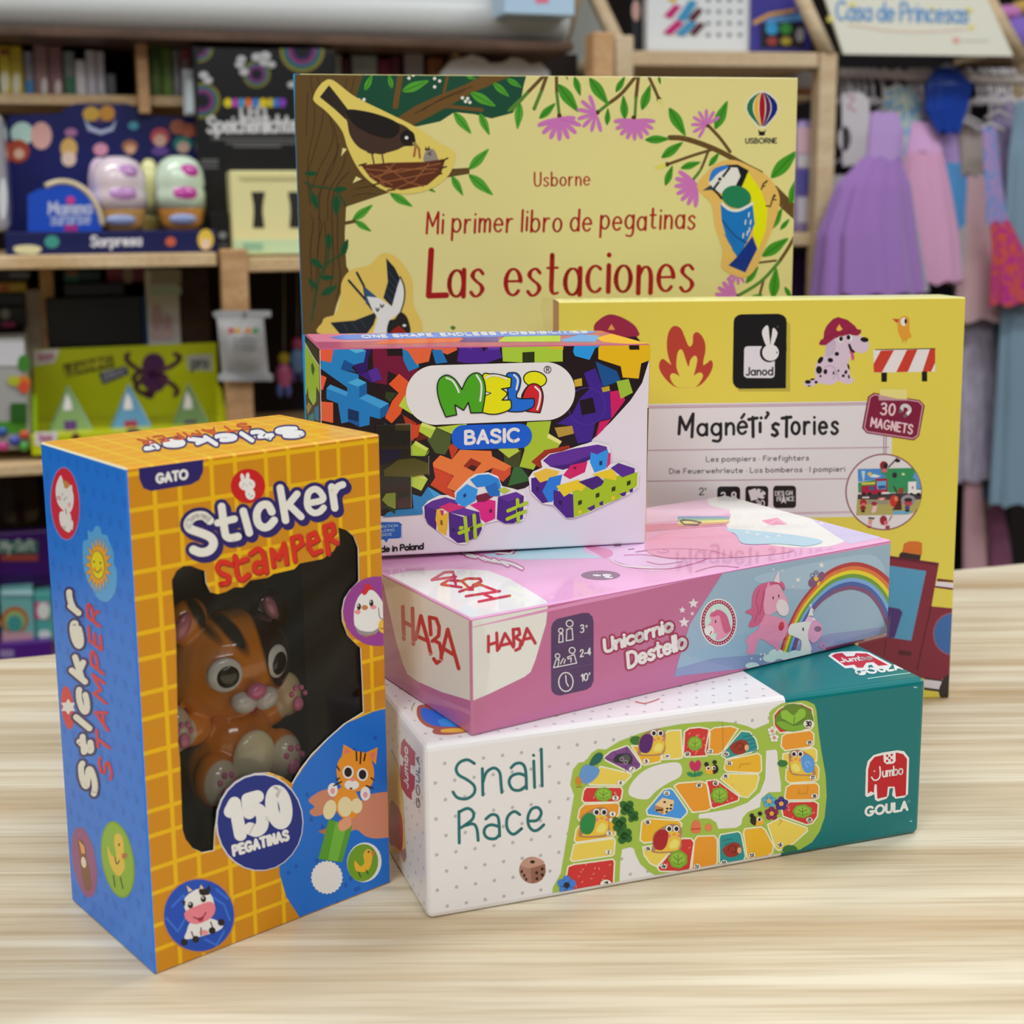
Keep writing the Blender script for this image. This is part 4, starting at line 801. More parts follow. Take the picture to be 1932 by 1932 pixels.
f.P('C42028', 1680,185, 1672,150, 1700,140, 1692,108, 1735,96, 1750,120, 1782,138, 1740,145, 1705,188, sm=True, layer=8); f.L('3A1A3A', 5, 1815,300, 1825,380, 1868,400, sm=True, layer=9); f.E('DCAE3C', 1850, 455, 38, 58, layer=9); f.L('3A2010', 5, 1828,468, 1845,480, 1860,460, layer=10); f.L('A86A30', 9, 1690,548, 1790,520, layer=8)
f.crop(60, 1250, 2.76)
f.P('0C64C0', 1900,225, 1780,255, 1640,315, 1540,400, 1440,510, 1365,620, 1320,760, 1290,950, 1290,1100, 1325,1220, 1400,1335, 1440,1420, 1960,1250, 1960,220, layer=3)
r_ = random.Random(3)
for k in range(46):
    x, y = r_.uniform(1330, 1850), r_.uniform(300, 1250)
    if y > 1650-.72*x+ (0): f.E('0850A8', x, y, 10, 13, layer=4, n=10)
f.E('C8C8D0', 1185, 831, 229, 255, layer=5); f.E('0E2478', 1187, 833, 222, 248, layer=6)
f.T('150', 1052, 905, 1335, 825, (-30, -165), 66, 'E2E0DE', track=.38, layer=8); f.T('PEGATINAS', 1050, 1003, 1335, 920, (-6, -46), 16, 'DCDAD8', track=.26, layer=8)
# printed hand with stamper
SK = 'BE7C62'
f.P(SK, 1900,690, 1760,685, 1710,725, 1650,790, 1595,830, 1595,875, 1640,885, 1690,870, 1740,905, 1810,915, 1900,880, layer=6, sm=True); f.P(SK, 1440,715, 1500,670, 1560,660, 1600,690, 1570,760, 1480,800, 1445,775, 1470,750, layer=6, sm=True); f.P('A8664E', 1490,880, 1560,850, 1600,880, 1560,910, layer=6)
f.P('4E9026', 1545,815, 1668,850, 1615,1040, 1490,1022, layer=8); f.P('66A838', 1580,830, 1640,845, 1590,1035, 1540,1028, layer=9); f.P('D2926F', 1595,835, 1650,800, 1660,850, 1610,878, layer=10, sm=True)
OC = 'D88A20'
f.P(OC, 1610,510, 1622,425, 1690,465, layer=8); f.P(OC, 1735,470, 1800,440, 1790,530, layer=8); f.P('D86A60', 1622,490, 1632,445, 1665,468, layer=9); f.P('D86A60', 1755,480, 1788,460, 1780,510, layer=9)
f.P(OC, 1585,560, 1610,490, 1680,462, 1750,480, 1780,560, 1765,640, 1690,670, 1610,645, layer=10, sm=True); f.E(OC, 1640, 730, 66, 88, -10, layer=8); f.E('E4CBA0', 1630, 750, 38, 52, layer=9); f.E('E4CBA0', 1550, 765, 33, 52, 15, layer=10); f.E('E4CBA0', 1690, 745, 30, 40, layer=10)
for x, y in ((1645,570), (1720,582)): f.E('E8E4E0', x, y, 29, 34, layer=12); f.E('100C0C', x, y, 20, 25, layer=13)
f.E('E8E2DE', 1664, 636, 38, 26, layer=12); f.E('E08080', 1668, 608, 13, 10, layer=13); f.E('7A1010', 1660, 655, 8, 6, layer=13)
for c in ((1688,465,1690,510), (1712,465,1708,525), (1735,475,1728,510), (1588,540,1600,560), (1585,610,1600,600), (1765,600,1778,610), (1610,620,1570,640), (1740,640,1775,655)): f.L('2A1410', 8, *c, layer=12)
for x, y, c in ((1565,662,'E2DAD4'), (1735,682,'E2DAD4')): f.E(c, x, y, 26, 36, layer=11); f.E('D89098', x, y+6, 12, 16, layer=12)
f.star('DAD6DE', 1535, 1118, 84, .93, 24, ry=1.05); f.E('DAD6DE', 1730, 1040, 90, 104, 10, layer=6); f.E('66921C', 1722, 1042, 80, 98, 10, layer=7)
f.P('DCA62C', 1680,1030, 1710,1060, 1730,1040, 1725,1000, 1745,970, 1770,985, 1770,1030, 1755,1075, 1720,1090, 1685,1080, layer=8, sm=True); f.P('C06A34', 1765,990, 1785,975, 1780,1010, layer=9); f.L('2A1A10', 5, 1700,1090, 1710,1115, layer=9); f.L('2A1A10', 5, 1740,1080, 1750,1100, layer=9); f.E('201010', 1752, 985, 5, layer=10)
# cow sticker
f.E('B87838', 870, 1316, 190, 196, layer=3); f.E('1446AC', 870, 1316, 183, 188, layer=4)
f.strokes('2E66C8', 12, [(700,1330,760,1400,800,1330), (730,1270,790,1210,800,1250), (900,1440,960,1470,1000,1400), (940,1220,1000,1260,1030,1340), (960,1180,1020,1230)], sm=False, layer=5)
f.P('E2DEDE', 795,1230, 830,1195, 870,1178, 920,1195, 945,1240, 945,1300, 860,1330, 800,1290, layer=7, sm=True); f.P('E2DEDE', 830,1350, 920,1330, 990,1360, 980,1390, 900,1420, 800,1440, 805,1400, layer=6, sm=True)
f.P('181418', 870,1180, 905,1180, 925,1205, 880,1210, layer=8, sm=True); f.P('181418', 905,1180, 925,1155, 930,1195, layer=8); f.P('181418', 780,1240, 795,1270, 800,1240, layer=8); f.P('D8C090', 815,1195, 805,1160, 835,1185, layer=8); f.P('D8C090', 870,1180, 880,1155, 895,1178, layer=8)
f.P('DC7886', 795,1300, 860,1265, 930,1245, 955,1280, 930,1330, 860,1360, 810,1345, layer=9, sm=True); f.L('6A2030', 6, 840,1325, 880,1335, 905,1300, sm=True, layer=10); f.P('B03044', 858,1332, 895,1318, 890,1345, 870,1350, layer=10)
for x, y in ((825,1262), (892,1230)): f.E('181014', x, y, 14, 17, layer=10); f.E('E8E8E8', x-3, y-6, 5, layer=11)
for x, y in ((793,1455), (853,1440), (938,1395), (985,1352)): f.E('181418', x, y, 18, 18, layer=8)
f.E('DC8C98', 895, 1405, 24, 14, layer=8); f.L('181418', 6, 830,1400, 845,1440, layer=8); f.L('181418', 6, 880,1380, 880,1420, layer=8); f.L('181418', 6, 930,1350, 945,1390, layer=8)
# blue side panel
t = BA.face('left', inset=.0007, gain=GA, fin='satin')
polys = []
for j in range(22):
    for k in range(9):
        cx, cy = .005+k*.0088+(.0044 if j % 2 else 0), .006+j*.009
        polys.append(ellpts(cx, cy, .0016, .0013, 0, 8)); polys += [ellpts(cx+d, cy+.0021, .0006, .0006, 0, 5) for d in (-.0015, 0, .0015)]
t.put(polys, '0E66C8', local=True, layer=1)
t.crop(70, 870, 5.222)
t.E('7A7AC8', 278, 418, 148, 366, -3); t.E('C22038', 278, 418, 138, 352, -3)
t.P('E6E4E6', 235,140, 255,180, 300,205, 330,240, 345,235, 350,290, 362,340, 358,430, 330,500, 280,500, 235,460, 200,400, 185,310, 195,220, sm=True); t.P('E6E4E6', 230,500, 270,495, 325,510, 340,580, 330,690, 290,692, 240,640, 222,560, sm=True); t.P('B88040', 250,182, 300,200, 325,240, 300,270, 275,265); t.P('E6E4E6', 335,620, 350,580, 360,620, 350,678, 335,660, sm=True)
t.strokes('604040', 6, [(252,320,256,335), (290,352,294,366), (272,368,276,385), (195,355,215,345), (195,375,215,370), (285,470,292,520), (255,640,258,670), (275,640,278,670)]); t.E('E0A0A8', 225, 365, 14, 24); t.E('E0A0A8', 320, 430, 14, 24)
t.P('4C9CEC', 500,680, 540,700, 580,640, 625,655, 640,715, 690,730, 705,770, 740,860, 758,920, 760,1010, 790,1090, 775,1280, 700,1380, 610,1360, 545,1260, 490,1160, 455,1000, 455,800, 500,770, sm=True)
t.star('4A2A10', 605, 1022, 300, .66, 18, ry=1) if False else None
pr = []
for k in range(36):
    a = 2*PI*k/36; rr = (1.0 if k % 2 == 0 else .66); pr += [605+138*rr*math.cos(a), 1022+282*rr*math.sin(a)]
t.P('5A3410', *pr, sm=True); t.P('DC9A28', *[605+(v-605)*.94 if k % 2 == 0 else 1022+(v-1022)*.96 for k, v in enumerate(pr)], sm=True)
t.E('7A5010', 602, 1022, 70, 144, -5); t.E('F0C808', 602, 1022, 63, 136, -5); t.E('382010', 566, 990, 7, 14, n=10); t.E('382010', 628, 1002, 7, 14, n=10); t.L('502810', 9, 580,1080, 605,1098, 622,1070, sm=True); t.E('D88A20', 570, 1065, 13, 22); t.E('D88A20', 634, 1066, 13, 22)
t.crop(80, 1080, 3.018)
t.E('C82C34', 145, 770, 36, 124, -6); t.star('E4E4E4', 148, 765, 46, .6, 6)
t.T('St\u0131cker'.replace('\u0131', 'l') if False else 'Stlcker', 306, 1275, 200, 150, (-76, -64), 34, 'E4D8CC', (NAVY, 62), track=.3)
t.T('STAMPER', 398, 1190, 322, 222, (-68, -54), 18, 'C4283C', track=.3)
t.E('8C4A7C', 240, 1650, 66, 204, -9); t.E('6E9A1C', 430, 1635, 92, 222, -9); t.E('82AC24', 430, 1635, 84, 212, -9)
t.P('7A4A30', 200,1530, 225,1520, 245,1560, 255,1640, 270,1700, 278,1790, 262,1815, 240,1790, 222,1700, 212,1620, sm=True); t.P('D89A58', 208,1525, 240,1560, 245,1600, 225,1600); t.E('E0D0B8', 236, 1650, 14, 32, -9)
t.P('DCB83C', 372,1555, 395,1610, 420,1610, 410,1540, 415,1495, 440,1488, 462,1530, 465,1620, 470,1680, 440,1728, 405,1700, 378,1630, sm=True); t.P('B05A3A', 455,1600, 485,1600, 480,1625, 455,1630); t.E('20140A', 438, 1550, 5, 9, n=10); t.strokes('2A200C', 6, [(405,1725,415,1790), (445,1735,460,1800), (415,1620,425,1660,440,1640)])
# lid lettering, upside down
t = BA.face('top', inset=.0009, gain=GA, fin='satin'); t.crop(0, 760, 2.542)
t.E('C43428', 1215, 160, 78, 21); t.E('E4E0DC', 1225, 160, 30, 9)
t.T('Stlcker', 1415, 120, 668, 200, (52, 34), 21, 'E4DEDA', ('281A60', 38), track=.26); t.T('STAMPER', 1180, 98, 660, 176, (34, 24), 9, 'B84A24', track=.3)
wb = empty('window_box', ba, 'tall yellow and blue carton with a cut window showing a cat figure', 'toy box')
BA.mb.build('carton', wb, ba)
wm = MB(); wm.add([q(.004, .0014, .02), q(W-.003, .0014, .02), q(W-.003, .0014, .175), q(.004, .0014, .175)], [(0, 1, 2, 3)], clear_film('clear_window_sheet', (.93, .93, .92))); wm.build('window_film', wb, ba)
tb = MB(); tb.add([q(i+.02, .062, i), q(W-i, .062, i), q(W-i, .062, H-.03), q(i+.02, .062, H-.03)], [(0, 1, 2, 3)], mat('20303C', 'satin', 1.0)); tb.build('backing_card', wb, ba)

# ------------------------------------------------------------------ the cat figure inside
def ins(px, py, dep):
    P = at_plane((px, py), q(0, dep, 0), BA.v); P = P-BA.O; a, b_, c = BA.u.dot(BA.u), BA.u.dot(BA.v), 1.0
    z = P.z; xu, xv = P.dot(BA.u), P.dot(BA.v); D_ = a*c-b_*b_
    return ((c*xu-b_*xv)/D_, dep, z)
RB = Matrix((BA.u, BA.v.normalized(), BA.n)).transposed()
S = lambda c: q(*c)
hc_ = ins(430, 1248, .030); tc_ = ins(440, 1440, .032)
bpos = q(tc_[0], .032, .0005)
bm = bmesh.new()
def blob(c, r, R=None):
    g = bmesh.ops.create_uvsphere(bm, u_segments=24, v_segments=16, radius=1)
    for v in g['verts']:
        p = Vector((v.co.x*r[0], v.co.y*r[1], v.co.z*r[2])); p = R @ p if R else p
        v.co = RB @ p + (S(c)-bpos)
blob(hc_, (.0265, .020, .0225)); blob((hc_[0], hc_[1]+.001, hc_[2]-.004), (.0275, .0195, .0185))
blob(tc_, (.0205, .0175, .022)); blob((tc_[0], tc_[1], tc_[2]+.012), (.017, .015, .017))
el, er = ins(352, 1172, .028), ins(508, 1150, .032)
blob(el, (.0085, .005, .010), Matrix.Rotation(.5, 3, 'Y')); blob(er, (.0085, .005, .0105), Matrix.Rotation(-.5, 3, 'Y'))
pl, pr_ = ins(338, 1380, .020), ins(548, 1312, .024)
blob((pl[0], pl[1]+.004, pl[2]), (.0065, .007, .010)); blob((pr_[0], pr_[1]+.004, pr_[2]), (.0065, .006, .010)); blob((pr_[0]-.008, pr_[1]+.006, pr_[2]-.006), (.009, .006, .007)); blob((pl[0]+.008, pl[1]+.006, pl[2]-.003), (.009, .006, .007))
fl, fr = ins(424, 1482, .0125), ins(546, 1430, .0125)
blob((fl[0], fl[1]+.008, fl[2]), (.0088, .0095, .0115)); blob((fr[0], fr[1]+.008, fr[2]), (.0085, .0095, .0108))
me = bpy.data.meshes.new('body'); bm.to_mesh(me); bm.free()
fur, nt, bs = nodemat('fur_orange_with_markings')
bs.inputs['Roughness'].default_value = .16; bs.inputs['Coat Weight'].default_value = .5; bs.inputs['Coat Roughness'].default_value = .08
tc = nt.nodes.new('ShaderNodeTexCoord')
def mask(c, r, Rm, soft=.12):
    """1 inside an ellipsoid, 0 outside"""
    mp_ = nt.nodes.new('ShaderNodeMapping'); mp_.vector_type = 'TEXTURE'
    mp_.inputs['Location'].default_value = S(c)-bpos; mp_.inputs['Rotation'].default_value = (RB @ Rm).to_euler(); mp_.inputs['Scale'].default_value = r
    ln = nt.nodes.new('ShaderNodeVectorMath'); ln.operation = 'LENGTH'; mr = nt.nodes.new('ShaderNodeMapRange')
    mr.inputs['From Min'].default_value = 1+soft; mr.inputs['From Max'].default_value = 1-soft
    nt.links.new(tc.outputs['Object'], mp_.inputs[0]); nt.links.new(mp_.outputs[0], ln.inputs[0]); nt.links.new(ln.outputs['Value'], mr.inputs[0]); return mr.outputs[0]
cur = None
def over(col, fac):
    global cur
    mx = nt.nodes.new('ShaderNodeMix'); mx.data_type = 'RGBA'
    if cur is None: mx.inputs[6].default_value = hexlin('D8801A', 1.15)
    else: nt.links.new(cur, mx.inputs[6])
    mx.inputs[7].default_value = hexlin(col); nt.links.new(fac, mx.inputs[0]); cur = mx.outputs[2]
I3 = Matrix.Identity(3); RY = lambda a: Matrix.Rotation(a, 3, 'Y')
over('2A1210', mask((hc_[0]+.0205, hc_[1]-.004, hc_[2]+.009), (.0165, .03, .0225), RY(.16), .05))
for c, r, a in ((ins(398, 1165, .012), (.0034, .02, .0135), -.42), (ins(440, 1175, .012), (.0036, .02, .0145), -.36)): over('18100C', mask(c, r, RY(a), .18))
for c in (ins(335, 1282, .012), ins(333, 1312, .012)): over('18100C', mask(c, (.007, .02, .0028), I3, .18))
over('E8E0C8', mask((fl[0], fl[1]-.002, fl[2]), (.0100, .0085, .0126), I3, .06)); over('E8E0C8', mask((fr[0], fr[1]-.002, fr[2]), (.0097, .0085, .0120), I3, .06))
over('D8C09A', mask((pr_[0], pr_[1], pr_[2]), (.0075, .0068, .0115), I3, .06)); over('D8C8B0', mask((pl[0], pl[1], pl[2]), (.0075, .0068, .0115), I3, .06))
nt.links.new(cur, bs.inputs['Base Color'])
me.materials.append(fur)
catr = empty('cat_figure', bpos, 'glossy orange plastic cat figure with black stripes sitting behind the carton window', 'toy')
bo = link('body', me, catr)
md = bo.modifiers.new('weld', 'REMESH'); md.mode = 'VOXEL'; md.voxel_size = .00065; md.use_smooth_shade = True
ms_ = bo.modifiers.new('soft', 'SMOOTH'); ms_.factor = .6; ms_.iterations = 9
def part(name, col, c, r, R=None, par=None, fin='gloss', lab=None):
    m2 = MB(); m2.ball(S(c), r, mat(col, fin, 1.15), (RB @ R) if R else RB, 24, 16); o = m2.build(name, par or catr, bpos)
    if lab: o['label'] = lab
    return o
ey = []
for nm, c, r, yaw in (('eye', ins(423, 1273, .0115), .0072, -.28), ('eye', ins(519, 1247, .0145), .0072, .42)):
    o = part('eye', 'DEDCD8', c, (r, .0022, r), Matrix.Rotation(yaw, 3, 'Z')); c2 = (c[0]+.0004, c[1]-.0012, c[2]-.0004)
    part('pupil', '060505', c2, (.0049, .0019, .0049), Matrix.Rotation(yaw, 3, 'Z'), o)
m_l, m_r = ins(458, 1325, .0092), ins(500, 1316, .0098)
part('muzzle', 'DCD8D4', m_l, (.0056, .0042, .0044), RY(.35)); part('muzzle', 'DCD8D4', m_r, (.0056, .0044, .0044), RY(-.45))
part('nose', 'E078A4', ins(483, 1303, .0062), (.0043, .0028, .0034)); part('mouth', 'A01824', ins(474, 1338, .0098), (.0024, .0016, .0016))
part('inner_ear', 'D07888', ins(344, 1182, .0235), (.0032, .0022, .0058), RY(.4)); part('inner_ear', 'B06A80', ins(508, 1145, .0276), (.0028, .0022, .0056), RY(-.35))
part('belly', 'E2DAB8', ins(478, 1428, .0155), (.0098, .004, .0118))
for px, py, dep, sc in ((424, 1482, .0122, 1), (548, 1430, .0122, 1), (556, 1314, .0218, .85), (343, 1385, .0172, .85)):
    big = ins(px+4, py+15*sc, dep-.0006); part('paw_pad', 'D874A0', big, (.0029*sc, .0016, .0037*sc))
    for dx, dy in ((-12, 0), (-4, -14), (9, -16), (17, -4)): part('toe_pad', 'D874A0', ins(px+2+dx*sc, py-5+dy*sc, dep+.0003*(sc < 1)), (.0013*sc, .0012, .0015*sc))
hd = MB(); ht = tc_[2]-.016
hd.lathe([(0, 0), (.0150, 0), (.0155, .001), (.0145, ht*.5), (.0138, ht+.006), (0, ht+.006)], bpos, mat('1E5A2C', 'satin', 1.0), 28); hd.build('handle', catr, bpos)
# ------------------------------------------------------------------ tall yellow magnet game box
GE = 1.36
BE = Box(.0271, .7628, 0, .0406, .2352, .042, .2402, pit=.02)
YE = 'CDBF4C'
BE.shell([YE, '8A2A42', 'E0D890', 'D8D4C8', YE, YE], .0009, GE, 'satin', 2)
f = BE.face('front', inset=.0005, gain=GE, fin='satin')
f.crop(1000, 540, 2.2465)
f.P('8A2040', 270,175, 295,140, 335,120, 380,128, 430,155, 456,185, 450,215, 300,230, sm=True); f.P('201018', 380,220, 450,212, 490,260, 380,260); f.P('D89048', 330,185, 345,160, 360,185)
f.crop(1220, 560, 6.44)
f.P('A63A2C', 350,1095, 250,1020, 180,930, 150,850, 165,780, 200,755, 250,790, 300,830, 300,830, 262,720, 246,600, 258,460, 305,370, 360,355, 420,390, 460,480, 500,580, 530,605, 560,560, 565,470, 600,430, 650,450, 700,530, 716,640, 690,780, 688,835, 688,835, 740,800, 775,770, 802,795, 800,860, 760,950, 690,1040, 610,1092, 480,1105, sm=True)
f.P(YE, 375,1098, 310,1040, 285,970, 310,930, 360,940, 402,968, 402,968, 362,850, 372,700, 405,640, 440,660, 480,780, 510,850, 530,770, 580,715, 615,750, 600,850, 572,958, 572,958, 640,920, 682,945, 670,1000, 600,1090, 480,1102, sm=True)
f.P('AEA23E', 1075,270, 1180,225, 1620,225, 1745,330, 1745,1150, 1120,1150, 1060,1060)
BK = '0C0C10'
f.P(BK, 1057,300, 1070,255, 1110,222, 1150,213, 1600,206, 1660,225, 1695,262, 1702,320, 1692,1112, 1130,1118, 1080,1095, 1050,1050, 1045,1000)
f.P('CBC9D2', 1185,640, 1195,612, 1225,600, 1540,598, 1558,620, 1555,950, 1545,975, 1515,987, 1215,985, 1185,965, 1180,940)
f.E(BK, 1490, 680, 116); f.P(BK, 1395,560, 1700,560, 1700,660, 1400,660); f.E('D0CED6', 1505, 678, 101, 100)
f.P('D0CED6', 1452,590, 1408,480, 1402,420, 1425,375, 1458,346, 1480,368, 1488,450, 1497,585, sm=True); f.P('D0CED6', 1505,585, 1522,450, 1530,390, 1548,380, 1580,415, 1588,450, 1565,520, 1535,590, sm=True); f.E('181420', 1582, 675, 9, 12, n=10)
f.T('Janod', 1208, 952, 1530, 948, (0, -92), 18, '14141A', track=.2); f.ring('5A5A60', 4, 1592, 365, 10)
f.crop(1500, 570, 5.682)
DG = 'C4B2C4'
f.P(DG, 430,380, 520,350, 640,340, 700,360, 780,410, 792,470, 770,525, 700,548, 645,530, 605,570, 575,640, 590,760, 605,810, 632,840, 590,875, 520,870, 470,845, 400,882, 330,885, 255,868, 180,905, 110,900, 92,870, 120,845, 215,822, 212,740, 225,670, 260,600, 320,560, 335,470, sm=True)
f.P('B4A4B8', 335,440, 400,400, 425,440, 405,530, 370,585, 330,570, sm=True); f.strokes('9A8AA0', 6, [(420,700,440,780,400,820), (450,740,470,830), (415,400,430,480,400,560), (320,700,370,680,420,700)])
f.P('8A1C40', 255,445, 275,405, 305,390, 310,320, 335,260, 400,185, 460,160, 560,190, 640,252, 665,290, 708,295, 708,330, 670,360, 560,350, 430,385, 330,460, 270,462); f.L('64102C', 6, 310,390, 430,345, 560,320, 665,292, sm=True); f.P('E0A848', 440,300, 455,265, 475,235, 490,265, 510,290, 475,312)
for c in ((272,622,24,42,35), (378,622,30,24,10), (448,555,24,22,0), (257,727,33,42,0), (325,745,21,28,0), (272,793,13,13,0), (465,735,11,11,0), (545,750,15,23,20), (517,790,17,16,0), (577,800,10,22,-10), (573,692,10,34,-15), (413,760,9,20,0), (138,856,32,21,0), (225,858,17,16,0), (186,828,26,10,-10), (150,898,17,7,0)): f.E('140C10', *c)
f.E('140C10', 744, 402, 44, 26, 8); f.E('DCD6DC', 487, 400, 30, 36); f.E('DCD6DC', 585, 382, 32, 36); f.E('140C10', 492, 393, 20, 26); f.E('140C10', 572, 378, 20, 26)
f.P('200C14', 568,455, 590,450, 612,500, 642,530, 625,545, 590,520, sm=True); f.P('B85078', 583,525, 615,540, 634,580, 630,615, 608,620, 600,570, sm=True)
f.P('D2CED0', 840,515, 1502,500, 1502,745, 845,755)
for c in ((920,520,1060,515,930,753,845,753,841,665), (1200,512,1312,508,1208,748,1085,751), (1445,505,1502,500,1502,650,1458,745,1365,746)): f.P('B8382A', *c)
f.L('241410', 9, 860,510, 1500,498); f.P('14100C', 925,755, 987,755, 984,855, 925,855); f.P('14100C', 1358,747, 1416,744, 1416,850, 1360,850)
f.P('CE9030', 1100,230, 1130,165, 1180,150, 1225,180, 1228,300, 1250,372, 1225,385, 1200,405, 1150,400, 1115,350, 1100,290, sm=True); f.P('B2442A', 1040,178, 1118,182, 1095,226); f.E('DAD4D4', 1164, 210, 32, 46); f.E('18100C', 1186, 206, 13, 28); f.L('B06A28', 9, 1152,395, 1156,430); f.L('B06A28', 9, 1185,395, 1185,430)
# white title panel
f.crop(0, 0, 1)
PN = 'CCCACE'
f.P(PN, 1090,764, 1640,757, 1684,754, 1680,974, 1090,984)
f.crop(1220, 740, 4.391)
MV = 'A68A9C'
f.P(MV, -600,118, 20,112, 1860,84, 1860,106, 20,136, -600,142); f.L('D8C4D0', 5, -600,131, 1860,96)
f.L(MV, 9, -600,490, 20,482, 2005,457); f.L(MV, 9, -600,744, 15,737, 1700,716); f.L(MV, 15, -600,1020, 1250,1003, 1990,986); f.L('D8C4D0', 5, -600,1020, 1250,1003, 1990,986)
f.L('8C4A60', 6, 1968,100, 1958,1000); f.L('8C4A60', 6, 1986,100, 1977,1000)
TX = '17161C'
f.strokes(TX, 27, [(268,345,278,205,325,310,385,180,375,370), (880,208,882,368), (845,226,915,214), (940,255,940,328), (948,212,949,214), (1092,268,1068,258,1045,275,1048,300,1075,318,1085,345,1062,362,1040,352), (1160,205,1158,368), (1122,216,1195,206)], sm=False)
f.strokes(TX, 24, [(998,168,1008,180,985,214)])
f.T('agn', 420, 358, 722, 348, (0, -148), 24, TX, track=.26); f.T('\u00e9', 752, 348, 830, 342, (0, -165), 23, TX); f.T('ories', 1200, 346, 1582, 344, (0, -158), 24, TX, track=.3)
SB = '4A484E'
f.T('Les pompiers * Firefighters', 492, 575, 1342, 563, (0, -40), 7, SB, track=.24)
f.T('Die Feuerwehrleute * Los bomberos * I pompieri', 188, 674, 1640, 655, (0, -40), 7, SB, track=.24)
def rr(x, y, w_, h_, r=30):
    p = []
    for cx, cy, a in ((x+w_-r, y+r, -90), (x+w_-r, y+h_-r, 0), (x+r, y+h_-r, 90), (x+r, y+r, 180)): p += [v for pt in ellpts(cx, cy, r, r, 0, 5, a, a+90) for v in pt]
    return p
f.P(BK, *rr(585, 780, 190, 180)); f.P(BK, *rr(818, 777, 190, 180)); f.P(BK, *rr(1048, 774, 190, 186))
f.T('3-8', 615, 905, 742, 900, (0, -72), 13, 'C8C6CC'); f.P('C8C6CC', 842,815, 900,795, 920,830, 905,850, 925,885, 865,900); f.P('C8C6CC', 920,800, 960,815, 985,835, 970,880, 930,875, 905,850, sm=True); f.E(BK, 948, 820, 9); f.E(BK, 975, 858, 9); f.T('30', 905, 950, 975, 945, (0, -50), 9, 'C8C6CC')
f.T('DES GN', 1064, 856, 1206, 850, (0, -34), 6, 'C8C6CC'); f.T('FR', 1078, 904, 1116, 902, (0, -34), 6, 'C8C6CC'); f.T('NCE', 1156, 902, 1222, 898, (0, -34), 6, 'C8C6CC'); f.P('C8C6CC', 1133,815, 1143,880, 1156,925, 1134,905, 1112,925, 1126,880)
f.T("2'", 435, 850, 490, 848, (0, -55), 9, '3A383E')
# hanging sign
f.crop(1500, 570, 5.682)
f.P('6A1230', 842,972, 1335,1050, 1390,1108, 1330,1435, 1272,1482, 768,1406, 718,1350, 782,1012); f.L('C08A9C', 13, 850,992, 1325,1066, 1368,1112, 1314,1425, 1266,1462, 776,1388, 742,1345, 802,1022, closed=True); f.P('741436', 858,1010, 1318,1082, 1352,1118, 1302,1415, 1258,1446, 786,1374, 758,1340, 816,1030)
f.T('30', 915, 1200, 1062, 1212, (12, -116), 20, 'D8B8C0', track=.24); f.T('MAGNETS', 808, 1330, 1250, 1412, (12, -92), 18, 'D8B8C0', track=.24)
f.L('DAD4D8', 36, 1140,1160, 1150,1120, 1185,1108, 1220,1130, 1228,1165, 1200,1200, sm=True); f.L('6A5A60', 36, 1130,1165, 1128,1172); f.L('6A5A60', 36, 1186,1212, 1176,1222)
f.P('D2C87C', 905,930, 1200,936, 1200,1040, 1100,1035, 905,995); f.P('B08C94', 895,1000, 1100,1035, 1200,1045, 1198,1056, 895,1052)
# round scene picture
f.crop(1580, 840, 10.733)
f.E('7E3A50', 935, 946, 776, 776, n=48); f.E('CECACE', 935, 946, 750, 750, n=48)
f.P('4480C0', 410,480, 870,470, 900,560, 1000,640, 760,700, 450,740, 415,740); f.P('2A8454', 868,470, 1520,460, 1600,560, 1680,780, 1690,960, 420,960, 415,760, 760,700, 1000,640, 880,560)
f.P('D0D8E4', 640,640, 730,580, 800,600, 880,625, 780,655); f.E('D8B848', 650, 580, 42, 36); f.P('A8C8E4', 480,520, 560,520, 535,720, 515,720)
f.P('5A8CC4', 1520,660, 1560,540, 1640,640, 1690,860, 1600,900, 1590,700)
f.P('3A3038', 408,995, 1690,955, 1685,1110, 1100,1110, 405,1095); f.P('A09858', 395,1095, 1100,1105, 1690,1095, 1640,1260, 1540,1370, 1400,1402, 378,1420); f.P('8A8478', 600,1110, 1040,1110, 1040,1200, 600,1190); f.P('5C9CC0', 1110,1330, 1500,1320, 1440,1390, 1130,1400)
f.P('98143A', 480,820, 760,810, 765,675, 1010,675, 1015,975, 480,990); f.P('DCC048', 490,762, 755,745, 758,785, 490,800); f.P('58A0C8', 790,730, 985,720, 975,890, 800,892); f.P('24488C', 820,820, 970,810, 970,870, 830,885); f.E('34507C', 690, 870, 52, 45)
for x in (530, 650, 850): f.E('181014', x, 985, 38, 34)
f.P('D6D0D4', 890,940, 1050,950, 1050,985, 880,985); f.P('C86048', 890,920, 910,930, 910,965, 885,970); f.P('D0CCCC', 500,1045, 640,1040, 640,1070, 500,1072)
f.P('D8D2D6', 1430,740, 1590,730, 1592,900, 1690,900, 1690,985, 1425,985); f.P('A82848', 1500,860, 1520,820, 1540,860, 1520,890); f.E('141014', 1490, 1000, 42, 38); f.E('141014', 1640, 995, 42, 38)
f.E('B42C24', 1140, 1130, 85, 120); f.E('D87058', 1185, 1080, 38, 50); f.P('4A1C18', 1150,1250, 1240,1100, 1260,960, 1290,1100, 1300,1310, 1100,1310); f.L('3A2018', 26, 1220,1000, 1140,830); f.L('3A2018', 26, 1260,1000, 1320,870); f.E('8A3A30', 1280, 920, 60, 60)
f.E('8A8690', 1430, 1110, 150, 110, n=14); f.E('A83848', 1430, 1170, 82, 62); f.E('2C2028', 1430, 1105, 85, 42); f.E('40407C', 1410, 1260, 50, 46); f.E('181014', 1410, 1320, 46, 26)
